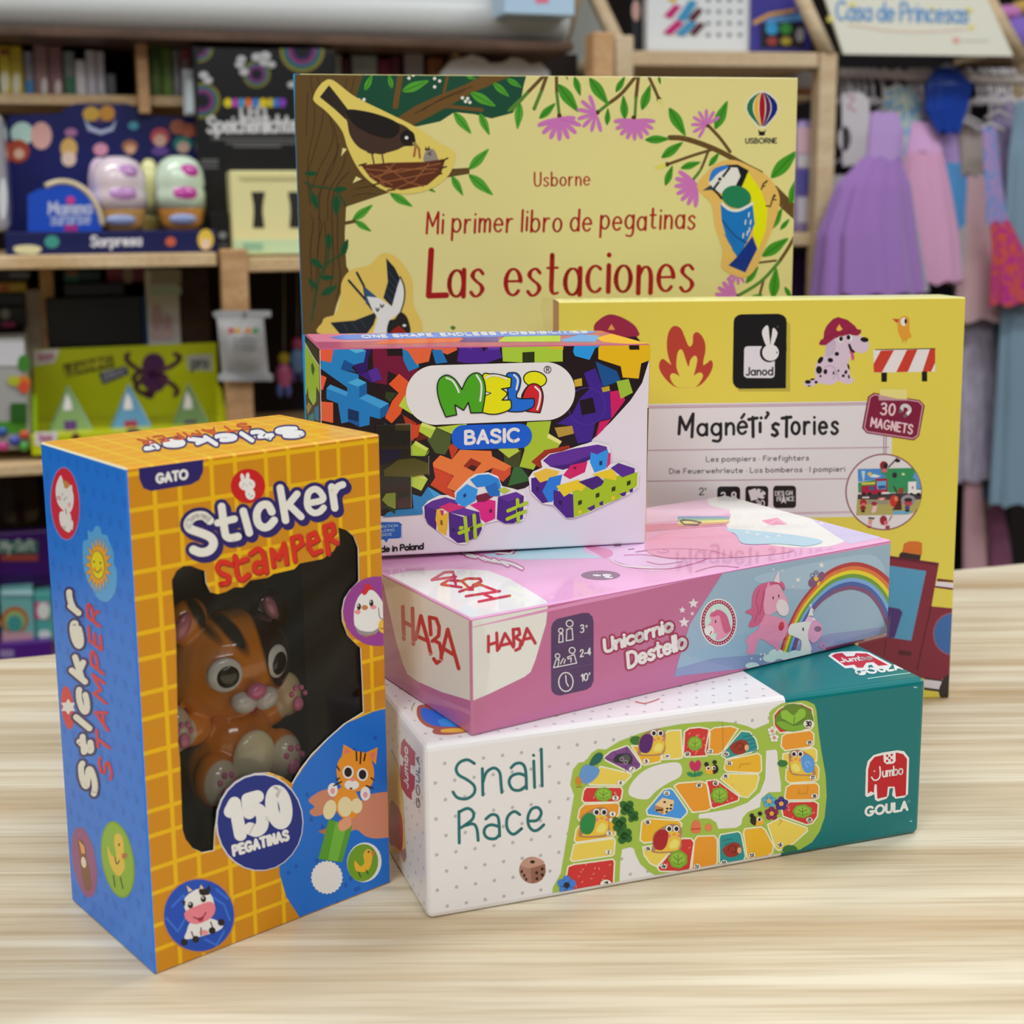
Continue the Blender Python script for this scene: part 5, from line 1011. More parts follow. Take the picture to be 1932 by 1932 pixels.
f.E('98202C', 520, 1160, 72, 68); f.E('C8606A', 525, 1200, 45, 35); f.E('7A1C28', 515, 1270, 58, 50); f.E('241418', 515, 1335, 38, 26); f.P('D0B0B8', 680,1360, 720,1230, 800,1220, 780,1330, 740,1370); f.E('8A2030', 740, 1180, 60, 40)
f.P('D87860', 800,1100, 850,1060, 980,1060, 940,1110); f.P('E0D8D4', 860,1100, 900,1070, 930,1070, 890,1110)
f.E('80182C', 935, 410, 80, 88); f.E('201018', 975, 420, 42, 70, 15); f.E('C06068', 950, 510, 60, 40); f.L('1C1418', 26, 1030,445, 1205,262); f.E('1C1418', 1215, 310, 55, 36); f.E('241820', 1155, 605, 50, 56); f.E('B8D0A0', 1330, 585, 34, 24)
f.E('8A1C30', 930, 1520, 75, 98); f.E('C86070', 980, 1570, 45, 45); f.P('8A3040', 970,1630, 1060,1620, 1050,1690, 970,1690); f.L('3A2024', 18, 1040,1530, 1100,1430); f.P('181014', 620,1455, 750,1465, 745,1500, 625,1490); f.P('C88C80', 625,1500, 710,1500, 690,1620, 620,1610); f.P('98242C', 590,1620, 690,1640, 660,1680, 600,1660)
# fire engine
f.crop(1600, 980, 5.367)
f.P('742034', 100,350, 920,445, 845,880, 1110,905, 1110,1600, 1000,1590, 940,1632, 780,1612, 100,1500); f.P('58102A', 400,365, 920,440, 912,470, 800,450, 400,395)
f.P('4A8CB2', 100,440, 440,470, 792,522, 640,1228, 480,1205, 100,1150); f.P('402868', 100,860, 430,888, 520,905, 552,940, 470,1200, 100,1170)
f.P('C26626', 548,330, 565,245, 620,220, 710,222, 750,240, 748,358); f.P('301C24', 520,350, 545,330, 740,360, 728,412, 515,388)
f.P('641430', 905,598, 1110,622, 1110,640, 900,625); f.P('CCC8D0', 895,628, 1110,650, 1110,700, 885,672); f.P('641430', 880,672, 1110,700, 1110,720, 878,690)
f.E('8A5068', 1062, 1160, 205, 220); f.E('325E9A', 1062, 1160, 192, 206); f.E('241C28', 1062, 1155, 16, 34)
f.L('50101E', 13, 840,880, 760,1240, 720,1420, 700,1520); f.L('50101E', 9, 385,1210, 365,1370); f.P('481420', 512,1322, 640,1340, 638,1385, 508,1368)
f.P('3A1820', 770,1600, 960,1628, 950,1650, 770,1625); f.P('C6C2CA', 770,1618, 948,1640, 928,1722, 770,1700); f.P('2A2024', 1110,1540, 1035,1555, 965,1605, 922,1710, 920,1760, 955,1860, 1110,1860); f.P('241C20', 770,1700, 930,1722, 935,1745, 770,1725)
janod = empty('game_box', BE.base, 'tall yellow magnet game box with fire engine print standing behind the pink carton', 'board game')
BE.mb.build('carton', janod, BE.base)
# torn clear wrapping at the top left corner
w_ = MB(); e = BE.p
w_.add([e(-.0002, .042, .2405), e(-.006, .044, .241), e(-.0075, .045, .235), e(-.0055, .044, .225), e(-.007, .045, .21), e(-.005, .043, .195), e(-.0002, .042, .19)], [(0, 1, 2, 3, 4, 5, 6)], clear_film('clear_wrap_torn', (.97, .93, .93)))
w_.build('shrink_film', janod, BE.base)
# ------------------------------------------------------------------ sticker book at the back
GF = 1.36
FY = .815
_l0 = at_y(553, 142, FY); YAWF = .16
FO = Vector((_l0.x, FY, 0))
u_ = Vector((math.cos(YAWF), math.sin(YAWF), 0)); nF = u_.cross(Vector((0, 0, 1)))
TL_ = at_plane((566.5, 142), FO, nF); TR_ = at_plane((1505.5, 144.5), FO, nF)
wF = (TR_-FO).dot(u_); hF = (TL_.z+TR_.z)/2
BF = Box(FO.x, FO.y, 0, YAWF, wF, .0085, hF)
CRM = 'D0C888'
x0 = (TL_-FO).dot(u_)
f = BF.face('front', inset=.0003, gain=GF, fin='satin')
mbF = BF.mb
def slab(a0, a1, b0, b1, c0, c1, m): mbF.box(BF.p((a0+a1)/2, (b0+b1)/2, (c0+c1)/2), (a1-a0, b1-b0, c1-c0), m, .0003, RBF, 1)
RBF = Matrix((BF.u, BF.v, BF.n)).transposed()
slab(.0022, wF, 0, .0012, 0, hF, mat(CRM, 'satin', GF)); slab(.0022, wF, .0073, .0085, 0, hF, mat('D8D0A0', 'satin', GF))
f.crop(540, 120, 3.715)
BR, DB, GR, G2 = '57421E', '38260C', '0E4430', '3A8420'
f.P(GR, 320,60, 1690,60, 1665,150, 1650,230, 1590,345, 1440,385, 1320,355, 1180,340, 1080,405, 920,440, 700,440, 480,300)
f.P(BR, 60,60, 545,60, 500,200, 480,300, 440,420, 470,560, 480,700, 700,800, 900,790, 1150,738, 1285,730, 1285,772, 1000,820, 760,890, 420,1003, 410,1200, 422,1420, 440,1450, 400,1560, 350,1700, 300,1900, 60,1900)
f.P('64481F', 770,385, 900,300, 1050,230, 1250,150, 1400,70, 1620,70, 1500,120, 1330,195, 1160,285, 1010,370, 890,430); f.P(CRM, 395,590, 425,600, 385,650); f.P(CRM, 490,790, 530,810, 465,838)
f.L('64481F', 26, 1090,295, 1370,325); f.L('64481F', 40, 800,80, 765,300); f.L('64481F', 22, 1130,90, 1105,200)
for c in ((170,90,200,400,150,700,170,1000), (220,90,260,350,190,640,150,760), (280,300,330,520,230,740,170,900), (330,420,360,600,290,760,200,1000), (370,560,330,720,240,900,230,1200,200,1700), (420,640,380,760,300,900,290,1100), (440,760,360,850,320,1000,330,1400,300,1600), (170,1060,190,1120,170,1300,180,1600), (220,1080,250,1130,220,1300,230,1500), (270,1100,280,1300,260,1500), (360,1060,360,1300,380,1500,350,1650), (500,830,620,810,760,860), (480,880,600,860,700,880), (460,930,560,910,640,920), (150,200,140,500), (430,100,400,240,420,330), (480,100,440,260), (900,350,1050,270,1250,190), (950,330,1100,240,1300,160)): f.L(DB, 5, *c, sm=True)
for x, y in ((545,252), (510,255), (1040,105), (1075,122), (1040,163), (1272,245), (1257,265), (1287,272), (860,102), (890,80), (1235,240)): f.E('D8DCC8', x, y, 12)
LF = [(550,190,605,75), (742,175,718,70), (812,195,1000,120), (1290,203,1468,300), (1450,135,1562,232), (1545,105,1648,168), (1260,90,1330,108), (1175,340,1296,492), (1355,348,1425,502), (1638,275,1620,460), (1775,382,1882,278), (1280,742,1420,598), (1280,778,1448,922), (1160,788,1240,926), (730,912,885,1002), (985,868,1048,902), (465,1098,606,990), (478,1100,596,1176)]
for c in LF: f.leaf(*c, w=.32, col='48962A', vein='1C5A14')
f.L('57421E', 22, 410,1118, 480,1105); f.L('4C7A2A', 20, 1560,330, 1640,250)
for c in ((130,770,222,770), (335,885,428,875), (178,905,222,1022), (352,922,350,1062), (297,1190,300,1312), (390,1338,432,1230), (170,1368,262,1438), (240,1500,338,1498), (158,1508,212,1582), (248,1620,358,1556)): f.leaf(*c, w=.4, col='0C4A28', vein='083A1E')
for c in ((130,830,200,860,340,885,420,1000), (165,860,180,900,192,945), (178,1800,210,1600,270,1420,420,1320), (297,1310,285,1420)): f.L('0C4A28', 10, *c, sm=True)
f.P('DEC060', 190,240, 215,180, 265,125, 330,118, 480,230, 700,340, 900,440, 1060,550, 1160,605, 1185,660, 1140,780, 1030,870, 880,912, 720,900, 590,830, 500,730, 430,590, 390,470, 290,345, 205,275, sm=True)
f.P('221A14', 235,235, 300,152, 370,240, 440,332, 420,395, 340,320); f.strokes('3A3028', 4, [(250,230,400,350), (270,205,410,340), (290,175,425,335)], sm=False)
f.P('3C2A20', 420,330, 560,340, 740,400, 850,450, 905,530, 890,575, 830,580, 760,610, 640,632, 520,595, 450,510, 430,420, sm=True); f.P('16100C', 420,325, 600,345, 770,410, 790,480, 720,525, 580,490, 470,420, sm=True); f.E('16100C', 850, 520, 52, 55)
f.E('E8E8E0', 843, 520, 13, 12); f.P('8A7A42', 880,552, 905,550, 942,600, 900,590); f.strokes('3A2A1C', 10, [(600,630,615,700), (670,625,682,700), (570,620,610,632), (645,630,690,628)], sm=False); f.strokes('9A5838', 15, [(905,590,895,650), (930,595,936,660)])
f.P('8A8078', 968,690, 970,630, 1000,600, 1040,610, 1062,690, sm=True); f.P('1C1612', 972,610, 975,580, 990,600, 1000,575, 1008,605); f.strokes('2A221C', 7, [(1015,620,995,632,1015,640)], sm=False)
f.P('562A14', 525,712, 720,695, 960,690, 1115,668, 1085,770, 990,850, 810,886, 690,866, 590,800); f.strokes('8C5632', 8, [(560,740,800,760,1080,700), (600,800,800,740,1060,740), (640,840,850,800,1040,760), (700,720,850,830,960,860), (760,700,650,800,690,860), (1000,700,900,820,760,880), (580,770,740,850)], sm=False); f.strokes('3A1A0C', 10, [(510,715,560,700), (610,850,650,840), (710,888,760,882), (1080,690,1132,662), (1070,770,1090,772), (1080,735,1122,722)], sm=False)
f.P('DCB658', 255,1810, 275,1780, 350,1750, 380,1640, 390,1530, 450,1450, 580,1412, 650,1345, 700,1328, 760,1350, 820,1410, 880,1520, 888,1680, 915,1900, 262,1900, sm=True)
f.P('121A24', 700,1362, 760,1430, 830,1570, 828,1640, 740,1702, 680,1642, 712,1530); f.P('121A24', 308,1815, 480,1800, 640,1738, 612,1830, 560,1900, 380,1900); f.strokes('2A4058', 5, [(715,1450,790,1560), (712,1510,790,1600), (705,1560,780,1640), (695,1610,750,1680), (400,1820,430,1870), (460,1812,500,1870), (520,1795,560,1850)], sm=False)
f.strokes('141C28', 16, [(438,1520,560,1660,600,1720), (495,1465,545,1560,560,1660,620,1640)], sm=False); f.P('2A4A74', 545,1560, 640,1640, 600,1650, 560,1690)
f.P('DEDCD6', 565,1632, 645,1640, 740,1702, 780,1560, 800,1498, 825,1560, 825,1660, 800,1742, 720,1802, 715,1900, 605,1900, 640,1780, 600,1720); f.L('121A24', 10, 800,1495, 828,1570, 826,1660, 800,1745, sm=True)
f.strokes('20242A', 10, [(630,1715,640,1735,650,1715), (660,1690,670,1708,682,1690)])
f.P('100E10', 720,1805, 760,1790, 800,1742, 850,1785, 862,1900, 715,1900, sm=True); f.P('8E140E', 735,1875, 790,1835, 850,1890, 740,1900); f.E('E8E8E8', 828, 1835, 13, 9); f.P('3A6A28', 1148,1850, 1165,1835, 1190,1850, 1170,1870)
# right side of the cover
f.crop(1000, 120, 3.578)
BW = '5C4420'
for w_, c in ((36,(945,500,1050,508,1230,570,1380,645)), (24,(1380,640,1470,690,1560,735)), (84,(1640,860,1720,940,1830,1040)), (22,(1200,415,1280,500,1350,595)), (19,(930,680,1100,620,1250,575)), (17,(1200,600,1150,720,1095,790)), (22,(1800,1140,1740,1250,1680,1340)), (15,(1540,1345,1660,1330)), (17,(1580,1450,1550,1560))): f.L(BW, w_, *c, sm=True)
for w_, c in ((24,(715,85,620,200,530,270)), (24,(732,85,715,230)), (21,(800,85,840,170,870,240)), (22,(178,85,180,200)), (24,(90,85,-20,200)), (24,(112,85,75,190))): f.L(BW, w_, *c, sm=True)
for w_, c in ((22,(530,270,450,335)), (20,(715,230,708,360)), (21,(180,200,198,350)), (22,(1680,1340,1560,1470,1400,1570)), (24,(-20,200,-120,310)), (24,(75,190,28,305)), (18,(1150,720,1095,790))): f.L('4C7A2A', w_, *c, sm=True)
for c in ((190,140,326,326), (65,370,172,268), (402,98,528,278), (300,90,340,218), (520,415,526,300), (640,375,630,215), (755,312,812,142), (580,192,642,85), (868,85,880,142), (245,85,256,112), (940,300,1050,488), (1250,442,1332,252), (778,515,942,508), (888,636,1032,530), (1018,706,1152,665), (914,822,962,688), (1208,692,1278,600), (1628,772,1805,588), (1760,945,1795,780), (1632,1115,1702,975), (1690,1120,1752,1048), (1568,1302,1745,1178), (1458,1482,1542,1368), (1640,1585,1662,1378), (1480,1590,1572,1558), (1720,1508,1768,1592)): f.leaf(*c, w=.34, col='3C8A20', vein='145010')
for x, y in ((870,240), (455,330), (700,365), (198,352), (1195,415), (925,680), (1095,790), (1395,1570)): f.E('4A2A18', x, y, 16)
f.P('C8C870', 860,240, 885,240, 905,300, 870,270); f.P('C8C858', 915,670, 915,700, 870,715, 830,702)
def petals(cx, cy, a0, a1, n, r, col='BC6CB0'):
    for i in range(n):
        a = math.radians(a0+(a1-a0)*i/(n-1)); x2, y2 = cx+r*math.cos(a), cy+r*math.sin(a); px_, py_ = -math.sin(a)*r*.1, math.cos(a)*r*.1
        f.P(col, cx, cy, cx+(x2-cx)*.6+px_*1.1, cy+(y2-cy)*.6+py_*1.1, x2+px_*.7, y2+py_*.7, x2-px_*.7, y2-py_*.7, cx+(x2-cx)*.6-px_*1.1, cy+(y2-cy)*.6-py_*1.1, sm=True)
petals(198, 365, 20, 160, 7, 150); petals(198, 365, 0, 12, 2, 105); petals(445, 335, 75, 250, 7, 125); petals(705, 378, 5, 175, 9, 135); petals(1190, 412, 120, 330, 8, 100); petals(1130, 815, 95, 215, 7, 150); petals(1395, 1590, 175, 250, 5, 145); petals(1400, 1400, 60, 140, 4, 90)
f.P('D4AC5C', 1125,825, 1185,740, 1265,672, 1370,650, 1480,690, 1600,760, 1662,840, 1685,930, 1655,1060, 1585,1240, 1525,1380, 1450,1445, 1360,1422, 1292,1370, 1300,1260, 1250,1100, 1225,950, 1165,885, sm=True)
f.P('E2D400', 1470,730, 1560,860, 1602,980, 1592,1120, 1540,1255, 1505,1150, 1510,1000, 1490,900, 1430,840); f.P('D8DADF', 1210,790, 1330,690, 1400,700, 1425,760, 1395,825, 1310,875, 1250,850, sm=True)
f.P('2A70C4', 1208,790, 1235,715, 1320,685, 1340,700, 1270,740, 1225,790, sm=True); f.P('101418', 1320,685, 1400,682, 1475,722, 1425,838, 1388,822, 1420,760, 1400,702, 1350,700); f.strokes('101418', 16, [(1235,850,1280,790,1345,705), (1235,845,1270,880,1292,910)], sm=False); f.E('F0F0F4', 1285, 780, 20); f.E('101418', 1280, 780, 12); f.P('1C3A48', 1163,857, 1220,820, 1242,850)
f.P('126CB8', 1285,940, 1390,1000, 1500,940, 1516,1080, 1465,1200, 1402,1312, 1330,1190, 1292,1060); f.E('1C7450', 1392, 900, 100, 76, 12); f.L('DCE4EA', 18, 1295,945, 1345,985, 1410,990, 1500,945, sm=True)
f.P('0C2C80', 1338,1362, 1400,1300, 1500,1165, 1532,1250, 1452,1410); f.strokes('0A3068', 7, [(1300,1060,1380,1160,1460,1210)]); f.strokes('0E58A0', 4, [(1310,1150,1360,1230), (1330,1130,1390,1220), (1360,1250,1400,1300)], sm=False)
for x, y in ((1478,1020), (1490,1070), (1455,1070), (1482,1120), (1468,1145), (1440,1160)): f.L('DCE8F0', 8, x, y-14, x-4, y+14)
f.strokes('141010', 9, [(1560,850,1575,810,1595,800), (1570,815,1600,790), (1575,830,1585,825), (1592,960,1620,965,1640,905,1655,890), (1635,915,1660,920), (1640,900,1650,885)], sm=False)
# balloon emblem
pr = [(0,.2),(.08,.5),(.2,.8),(.35,.98),(.5,1),(.65,.86),(.8,.6),(1,.2)]
def bal(e, k=1): return [(1567+e*103*wd_*k, 315-118*k+t_*225*(k if k > 1 else 1)) for t_, wd_ in pr]
f.P('DAD8C8', *[v for p in bal(-1, 1.08)+bal(1, 1.08)[::-1] for v in p], sm=True)
for e0, e1, c in ((-1,-.62,'1C6A44'), (-.55,-.26,'D8A838'), (-.19,.19,'980A18'), (.26,.55,'54104C'), (.62,1,'101C74')): f.P(c, *[v for p in bal(e0)+bal(e1)[::-1] for v in p])
f.P('14141A', 1540,448, 1548,448, 1552,458, 1582,458, 1586,446, 1592,446, 1582,486, 1546,486); f.T('USBORNE', 1455, 538, 1665, 536, (0, -32), 8, '22222A', track=.2)
RD = '9A0E12'
f.T('Usborne', 28, 828, 402, 820, (0, -92), 12, RD, con=.3, track=.26)
f.crop(0, 0, 1)
f.T('Mi primer libro de pegatinas', 804, 439, 1310, 431, (2, -40), 4.5, RD, con=.25, track=.26, wob=.05)
RDL = '940808'
f.T('L', 806, 558, 842, 557, (5, -86), 11, RDL); f.T('as', 846, 560, 910, 558, (2, -80), 9.2, RDL, con=.5, track=.24); f.T('estaciones', 952, 558, 1306, 548, (2, -80), 9.2, RDL, con=.5, track=.24, wob=.04)
bk = empty('sticker_book', BF.base, 'large pale yellow sticker book with bird pictures standing upright behind all the boxes', 'book')
BF.mb.build('cover', bk, BF.base)
s_ = MB(); s_.add([BF.p(a, b, c) for c in (0, hF) for a, b in ((0, .0006), (.0004, 0), (x0, -.00005), (x0, .0008), (.001, .004), (x0, .0085), (.0004, .0085), (0, .0079))], [(0, 1, 9, 8), (1, 2, 10, 9), (7, 0, 8, 15), (6, 7, 15, 14), (5, 6, 14, 13), (0, 7, 6, 5, 4, 3, 2, 1), (8, 9, 10, 11, 12, 13, 14, 15)], mat('2294CE', 'satin', 1.3))
s_.build('spine', bk, BF.base)
p_ = MB(); p_.box(BF.p(wF/2, .00425, hF/2), (wF-.006, .0058, hF-.003), mat('E8E6DC', 'matte', 1.0), 0, RBF); p_.build('pages', bk, BF.base)
# ------------------------------------------------------------------ the shop: room shell
TH = .285
e1 = Vector((math.cos(TH), math.sin(TH), 0)); e2 = Vector((-e1.y, e1.x, 0)); ez = Vector((0, 0, 1))
RT = Matrix((e1, e2, ez)).transposed()
FLZ, CLZ = -.92, 1.62
def wood(name, c1, c2, axis=(1, 0, 0), sc=1.0, rough=.45, gain=1.0, streak=60, knots=True):
    """pine: long soft streaks across two tones, a few knots, fine pores"""
    m, nt, b = nodemat(name); N = nt.nodes.new; tc = N('ShaderNodeTexCoord'); mp = N('ShaderNodeMapping')
    ax = Vector(axis).normalized(); mp.inputs['Rotation'].default_value = (0, 0, -math.atan2(ax.y, ax.x)) if abs(ax.z) < .5 else (0, PI/2, 0)
    mp.inputs['Scale'].default_value = (sc*1.6, sc*streak*.55, sc*streak*.55)
    nt.links.new(tc.outputs['Object'], mp.inputs[0])
    n1 = N('ShaderNodeTexNoise'); n1.inputs['Scale'].default_value = 1.0; n1.inputs['Detail'].default_value = 3; n1.inputs['Distortion'].default_value = .35; nt.links.new(mp.outputs[0], n1.inputs['Vector'])
    mp2 = N('ShaderNodeMapping'); mp2.inputs['Rotation'].default_value = mp.inputs['Rotation'].default_value; mp2.inputs['Scale'].default_value = (sc*12, sc*420, sc*420); nt.links.new(tc.outputs['Object'], mp2.inputs[0])
    n2 = N('ShaderNodeTexNoise'); n2.inputs['Scale'].default_value = 1.0; n2.inputs['Detail'].default_value = 2; nt.links.new(mp2.outputs[0], n2.inputs['Vector'])
    r = N('ShaderNodeValToRGB'); r.color_ramp.elements[0].position = .34; r.color_ramp.elements[1].position = .66
    r.color_ramp.elements[0].color = hexlin(c2, gain); r.color_ramp.elements[1].color = hexlin(c1, gain); nt.links.new(n1.outputs[0], r.inputs[0])
    mx = N('ShaderNodeMix'); mx.data_type = 'RGBA'; mx.blend_type = 'MULTIPLY'; mx.inputs[0].default_value = 1
    r2 = N('ShaderNodeValToRGB'); r2.color_ramp.elements[0].position = .3; r2.color_ramp.elements[1].position = .55; r2.color_ramp.elements[0].color = (.82, .78, .72, 1); r2.color_ramp.elements[1].color = (1, 1, 1, 1); nt.links.new(n2.outputs[0], r2.inputs[0])
    nt.links.new(r.outputs[0], mx.inputs[6]); nt.links.new(r2.outputs[0], mx.inputs[7]); nt.links.new(mx.outputs[2], b.inputs['Base Color'])
    b.inputs['Roughness'].default_value = rough; b.inputs['Specular IOR Level'].default_value = .35
    bp = N('ShaderNodeBump'); bp.inputs['Strength'].default_value = .08; bp.inputs['Distance'].default_value = .001; nt.links.new(n2.outputs[0], bp.inputs['Height']); nt.links.new(bp.outputs[0], b.inputs['Normal'])
    return m
def plaster(name, c, gain=1.0):
    m, nt, b = nodemat(name); n = nt.nodes.new('ShaderNodeTexNoise'); n.inputs['Scale'].default_value = 40; r = nt.nodes.new('ShaderNodeValToRGB')
    k = hexlin(c, gain); r.color_ramp.elements[0].color = tuple(v*.92 for v in k[:3])+(1,); r.color_ramp.elements[1].color = k
    nt.links.new(n.outputs[0], r.inputs[0]); nt.links.new(r.outputs[0], b.inputs['Base Color']); b.inputs['Roughness'].default_value = .85; return m
def struct(name, c, size, m, R=None):
    k = MB(); k.box((0, 0, 0), size, m, 0, R); o = k.build(name); o.location = c; o['kind'] = 'structure'; return o
WX0, WX1, WY0, WY1 = -3.2, 3.8, -2.6, 4.2
struct('floor', ((WX0+WX1)/2, (WY0+WY1)/2, FLZ-.05), (WX1-WX0, WY1-WY0, .1), plaster('floor_vinyl', '8A8078'))
struct('ceiling', ((WX0+WX1)/2, (WY0+WY1)/2, CLZ+.05), (WX1-WX0, WY1-WY0, .1), plaster('ceiling_paint', 'E0DEDA'))
wl = plaster('wall_paint', '8C8680'); wd = plaster('wall_paint_dark', '3A3230')
struct('wall_back', ((WX0+WX1)/2, WY1+.05, .35), (WX1-WX0, .1, 2.54), wd); struct('wall_front', ((WX0+WX1)/2, WY0-.05, .35), (WX1-WX0, .1, 2.54), wl)
struct('wall_left', (WX0-.05, (WY0+WY1)/2, .35), (.1, WY1-WY0, 2.54), wl); struct('wall_right', (WX1+.05, (WY0+WY1)/2, .35), (.1, WY1-WY0, 2.54), wl)
# counter: its far edge runs through two traced points
cp = at_z(0, 1242); CD, CWL, CWR = 1.25, 1.1, 1.35
cc = cp+e1*((CWR-CWL)/2)-e2*(CD/2)
ct = empty('shop_counter', (cc.x, cc.y, FLZ), 'pale pine shop counter carrying the stacked toy boxes', 'counter')
k = MB(); k.box(cc-ez*.02, (CWL+CWR, CD, .04), wood('pine_counter', 'E6DCC4', 'C4AC88', e1, 1.0, .42, 1.0, 84), .003, RT); k.build('countertop', ct, ct.location)
k = MB(); k.box(cc-ez*(.04+(-FLZ-.04)/2), (CWL+CWR-.1, CD-.12, -FLZ-.04), wood('pine_front', 'C8A878', 'A8845A', e1, 1.0, .5), .002, RT); k.build('base_cabinet', ct, ct.location)
k = MB(); k.box(cc-ez*(-FLZ/2+.05)-e2*(CD/2-.055), (CWL+CWR-.2, .012, .6), wood('pine_panel', 'D0B080', 'B08C60', e1, 1.0, .5), .004, RT); k.build('front_panel', ct, ct.location)

# ------------------------------------------------------------------ shelving behind, on planes parallel to the counter edge
class Plane:
    def __init__(s, px0, y, th):
        s.O = at_y(px0, 400, y); s.O.z = 0; s.e1 = Vector((math.cos(th), math.sin(th), 0)); s.e2 = Vector((-s.e1.y, s.e1.x, 0)); s.R = Matrix((s.e1, s.e2, ez)).transposed()
    def pt(s, px, py, dep=0): return at_plane((px, py), s.O+s.e2*dep, s.e2)
    def rect(s, x0, y0, x1, y1, dep, th):
        xm, ym = (x0+x1)/2, (y0+y1)/2; L, Rr = s.pt(x0, ym, dep), s.pt(x1, ym, dep); T, B = s.pt(xm, y0, dep), s.pt(xm, y1, dep)
        c = s.pt(xm, ym, dep)+s.e2*(th/2); c.z = (T.z+B.z)/2; return c, (abs((Rr-L).dot(s.e1)), th, abs(T.z-B.z))
    def box(s, mb, x0, y0, x1, y1, dep, th, m, bev=.001):
        c, sz = s.rect(x0, y0, x1, y1, dep, th); mb.box(c, sz, m, min(bev, min(sz)*.4), s.R); return c, sz
    def poly(s, mb, pts, dep, m, th=.0008, lift=0, sm=False):
        """a flat cut-out or print of a small thickness lying on the plane"""
        if sm: pts = cat_rom(pts)
        P = [s.pt(x, y, dep) for x, y in pts]; ab = [((p-s.O).dot(s.e1), p.z) for p in P]
        if area2(ab) < 0: ab = ab[::-1]
        mb.prism(ab, lambda a, z, t: s.O+s.e1*a+s.e2*t+ez*z, dep-lift, dep-lift+th, m); return s
    def text(s, mb, t, x0, y0, x1, y1, H, w, m, dep):
        L, W = layout(t)
        for i, (x, g) in enumerate(L):
            for st in g:
                for j, q in enumerate(ribbon([(x0+(x1-x0)*(x+p[0])/W+H[0]*p[1], y0+(y1-y0)*(x+p[0])/W+H[1]*p[1]) for p in st], w)):
                    P = [s.pt(a, b, dep-.0003-.00003*((i+j) % 9)) for a, b in q]; mb.add(P, [tuple(range(len(P)))], m)
def M(h, fin='satin', g=1.25): return mat(h, fin, g)
SH = Plane(440, 1.8, TH)
pine = wood('pine_shelf', 'E2C8A0', 'CCAA7C', e1, 1.0, .5, 1.1); pine_v = wood('pine_post', 'CFA87C', 'B88C60', (0, 0, 1), 1.0, .5, 1.1); dark_wood = wood('brown_board', '4A3220', '2E1E12', (0, 0, 1), 1.0, .6)
su = empty('shelving_unit', SH.pt(300, 400)+SH.e2*.2+ez*(FLZ-SH.pt(300, 400).z), 'long pine shelving unit full of toys behind the counter', 'shelf')
SL = su.location
def sh_part(name, *a, m=pine, bev=.002):
    k = MB(); SH.box(k, *a, m, bev); return k.build(name, su, SL)
zfl = lambda px, dep: 400+(HC-FLZ)*2539/((SH.pt(px, 400, dep)).y)*1.02
def post(px0, px1, py0, dep, th, name='post', m=None):
    c, sz = SH.rect(px0, py0, px1, py0+60, dep, th); top = c.z+sz[2]/2; k = MB(); k.box((c.x, c.y, (top+FLZ)/2), (sz[0], th, top-FLZ), m or pine_v, .003, SH.R); return k.build(name, su, SL)
post(417, 468, 470, -.004, .04); post(-190, -150, 60, 0, .04); post(1120, 1160, 60, .02, .04)
sh_part('shelf_board', -150, 481, 417, 507, 0, .36); sh_part('shelf_board', 468, 481, 1120, 507, .004, .36)
sh_part('shelf_board', -150, 851, 1120, 872, 0, .36); sh_part('shelf_board', -150, 1262, 1120, 1282, 0, .36)
sh_part('shelf_board', -150, 183, 1120, 203, .17, .19); sh_part('shelf_board', -150, 62, 1120, 80, .10, .26, m=wood('brown_top_board', '6A5040', '4C382C', e1))
sh_part('divider', 258, 66, 281, 214, .15, .20, m=pine_v); sh_part('divider', 855, 80, 868, 183, .17, .18, m=pine_v); sh_part('divider', 78, 507, 104, 660, .20, .15, m=pine_v); sh_part('divider', 345, 507, 400, 851, .18, .17, m=dark_wood)
k = MB(); bc, bs_ = SH.rect(-160, 60, 1130, 1400, .365, .012); k.box((bc.x, bc.y, (.55+FLZ)/2), (bs_[0], .012, .55-FLZ), M('241A16', 'matte', 1.0), .001, SH.R); k.build('back_panel', su, SL)

def item(name, label, cat, group, rect, base=None):
    """an Empty standing at the foot of a rectangle traced on the shelf"""
    c, sz = rect; return empty(name, (c.x, c.y, c.z-sz[2]/2), label, cat, group)
def simple(name, label, cat, group, x0, y0, x1, y1, dep, th, col, extra=(), fin='satin', bev=.002, part='carton', pl=None):
    pl = pl or SH; r = pl.rect(x0, y0, x1, y1, dep, th); it = item(name, label, cat, group, r); k = MB(); pl.box(k, x0, y0, x1, y1, dep, th, M(col, fin), bev)
    for i, (c2, pts) in enumerate(extra): pl.poly(k, pts, dep, M(c2, fin), .0006, .0006+.0005*i)
    if part: k.build(part, it, it.location)
    return it, k
def rc(x0, y0, x1, y1): return [(x0, y0), (x1, y0), (x1, y1), (x0, y1)]
def el(x, y, a, b, n=16): return ellpts(x, y, a, b, 0, n)
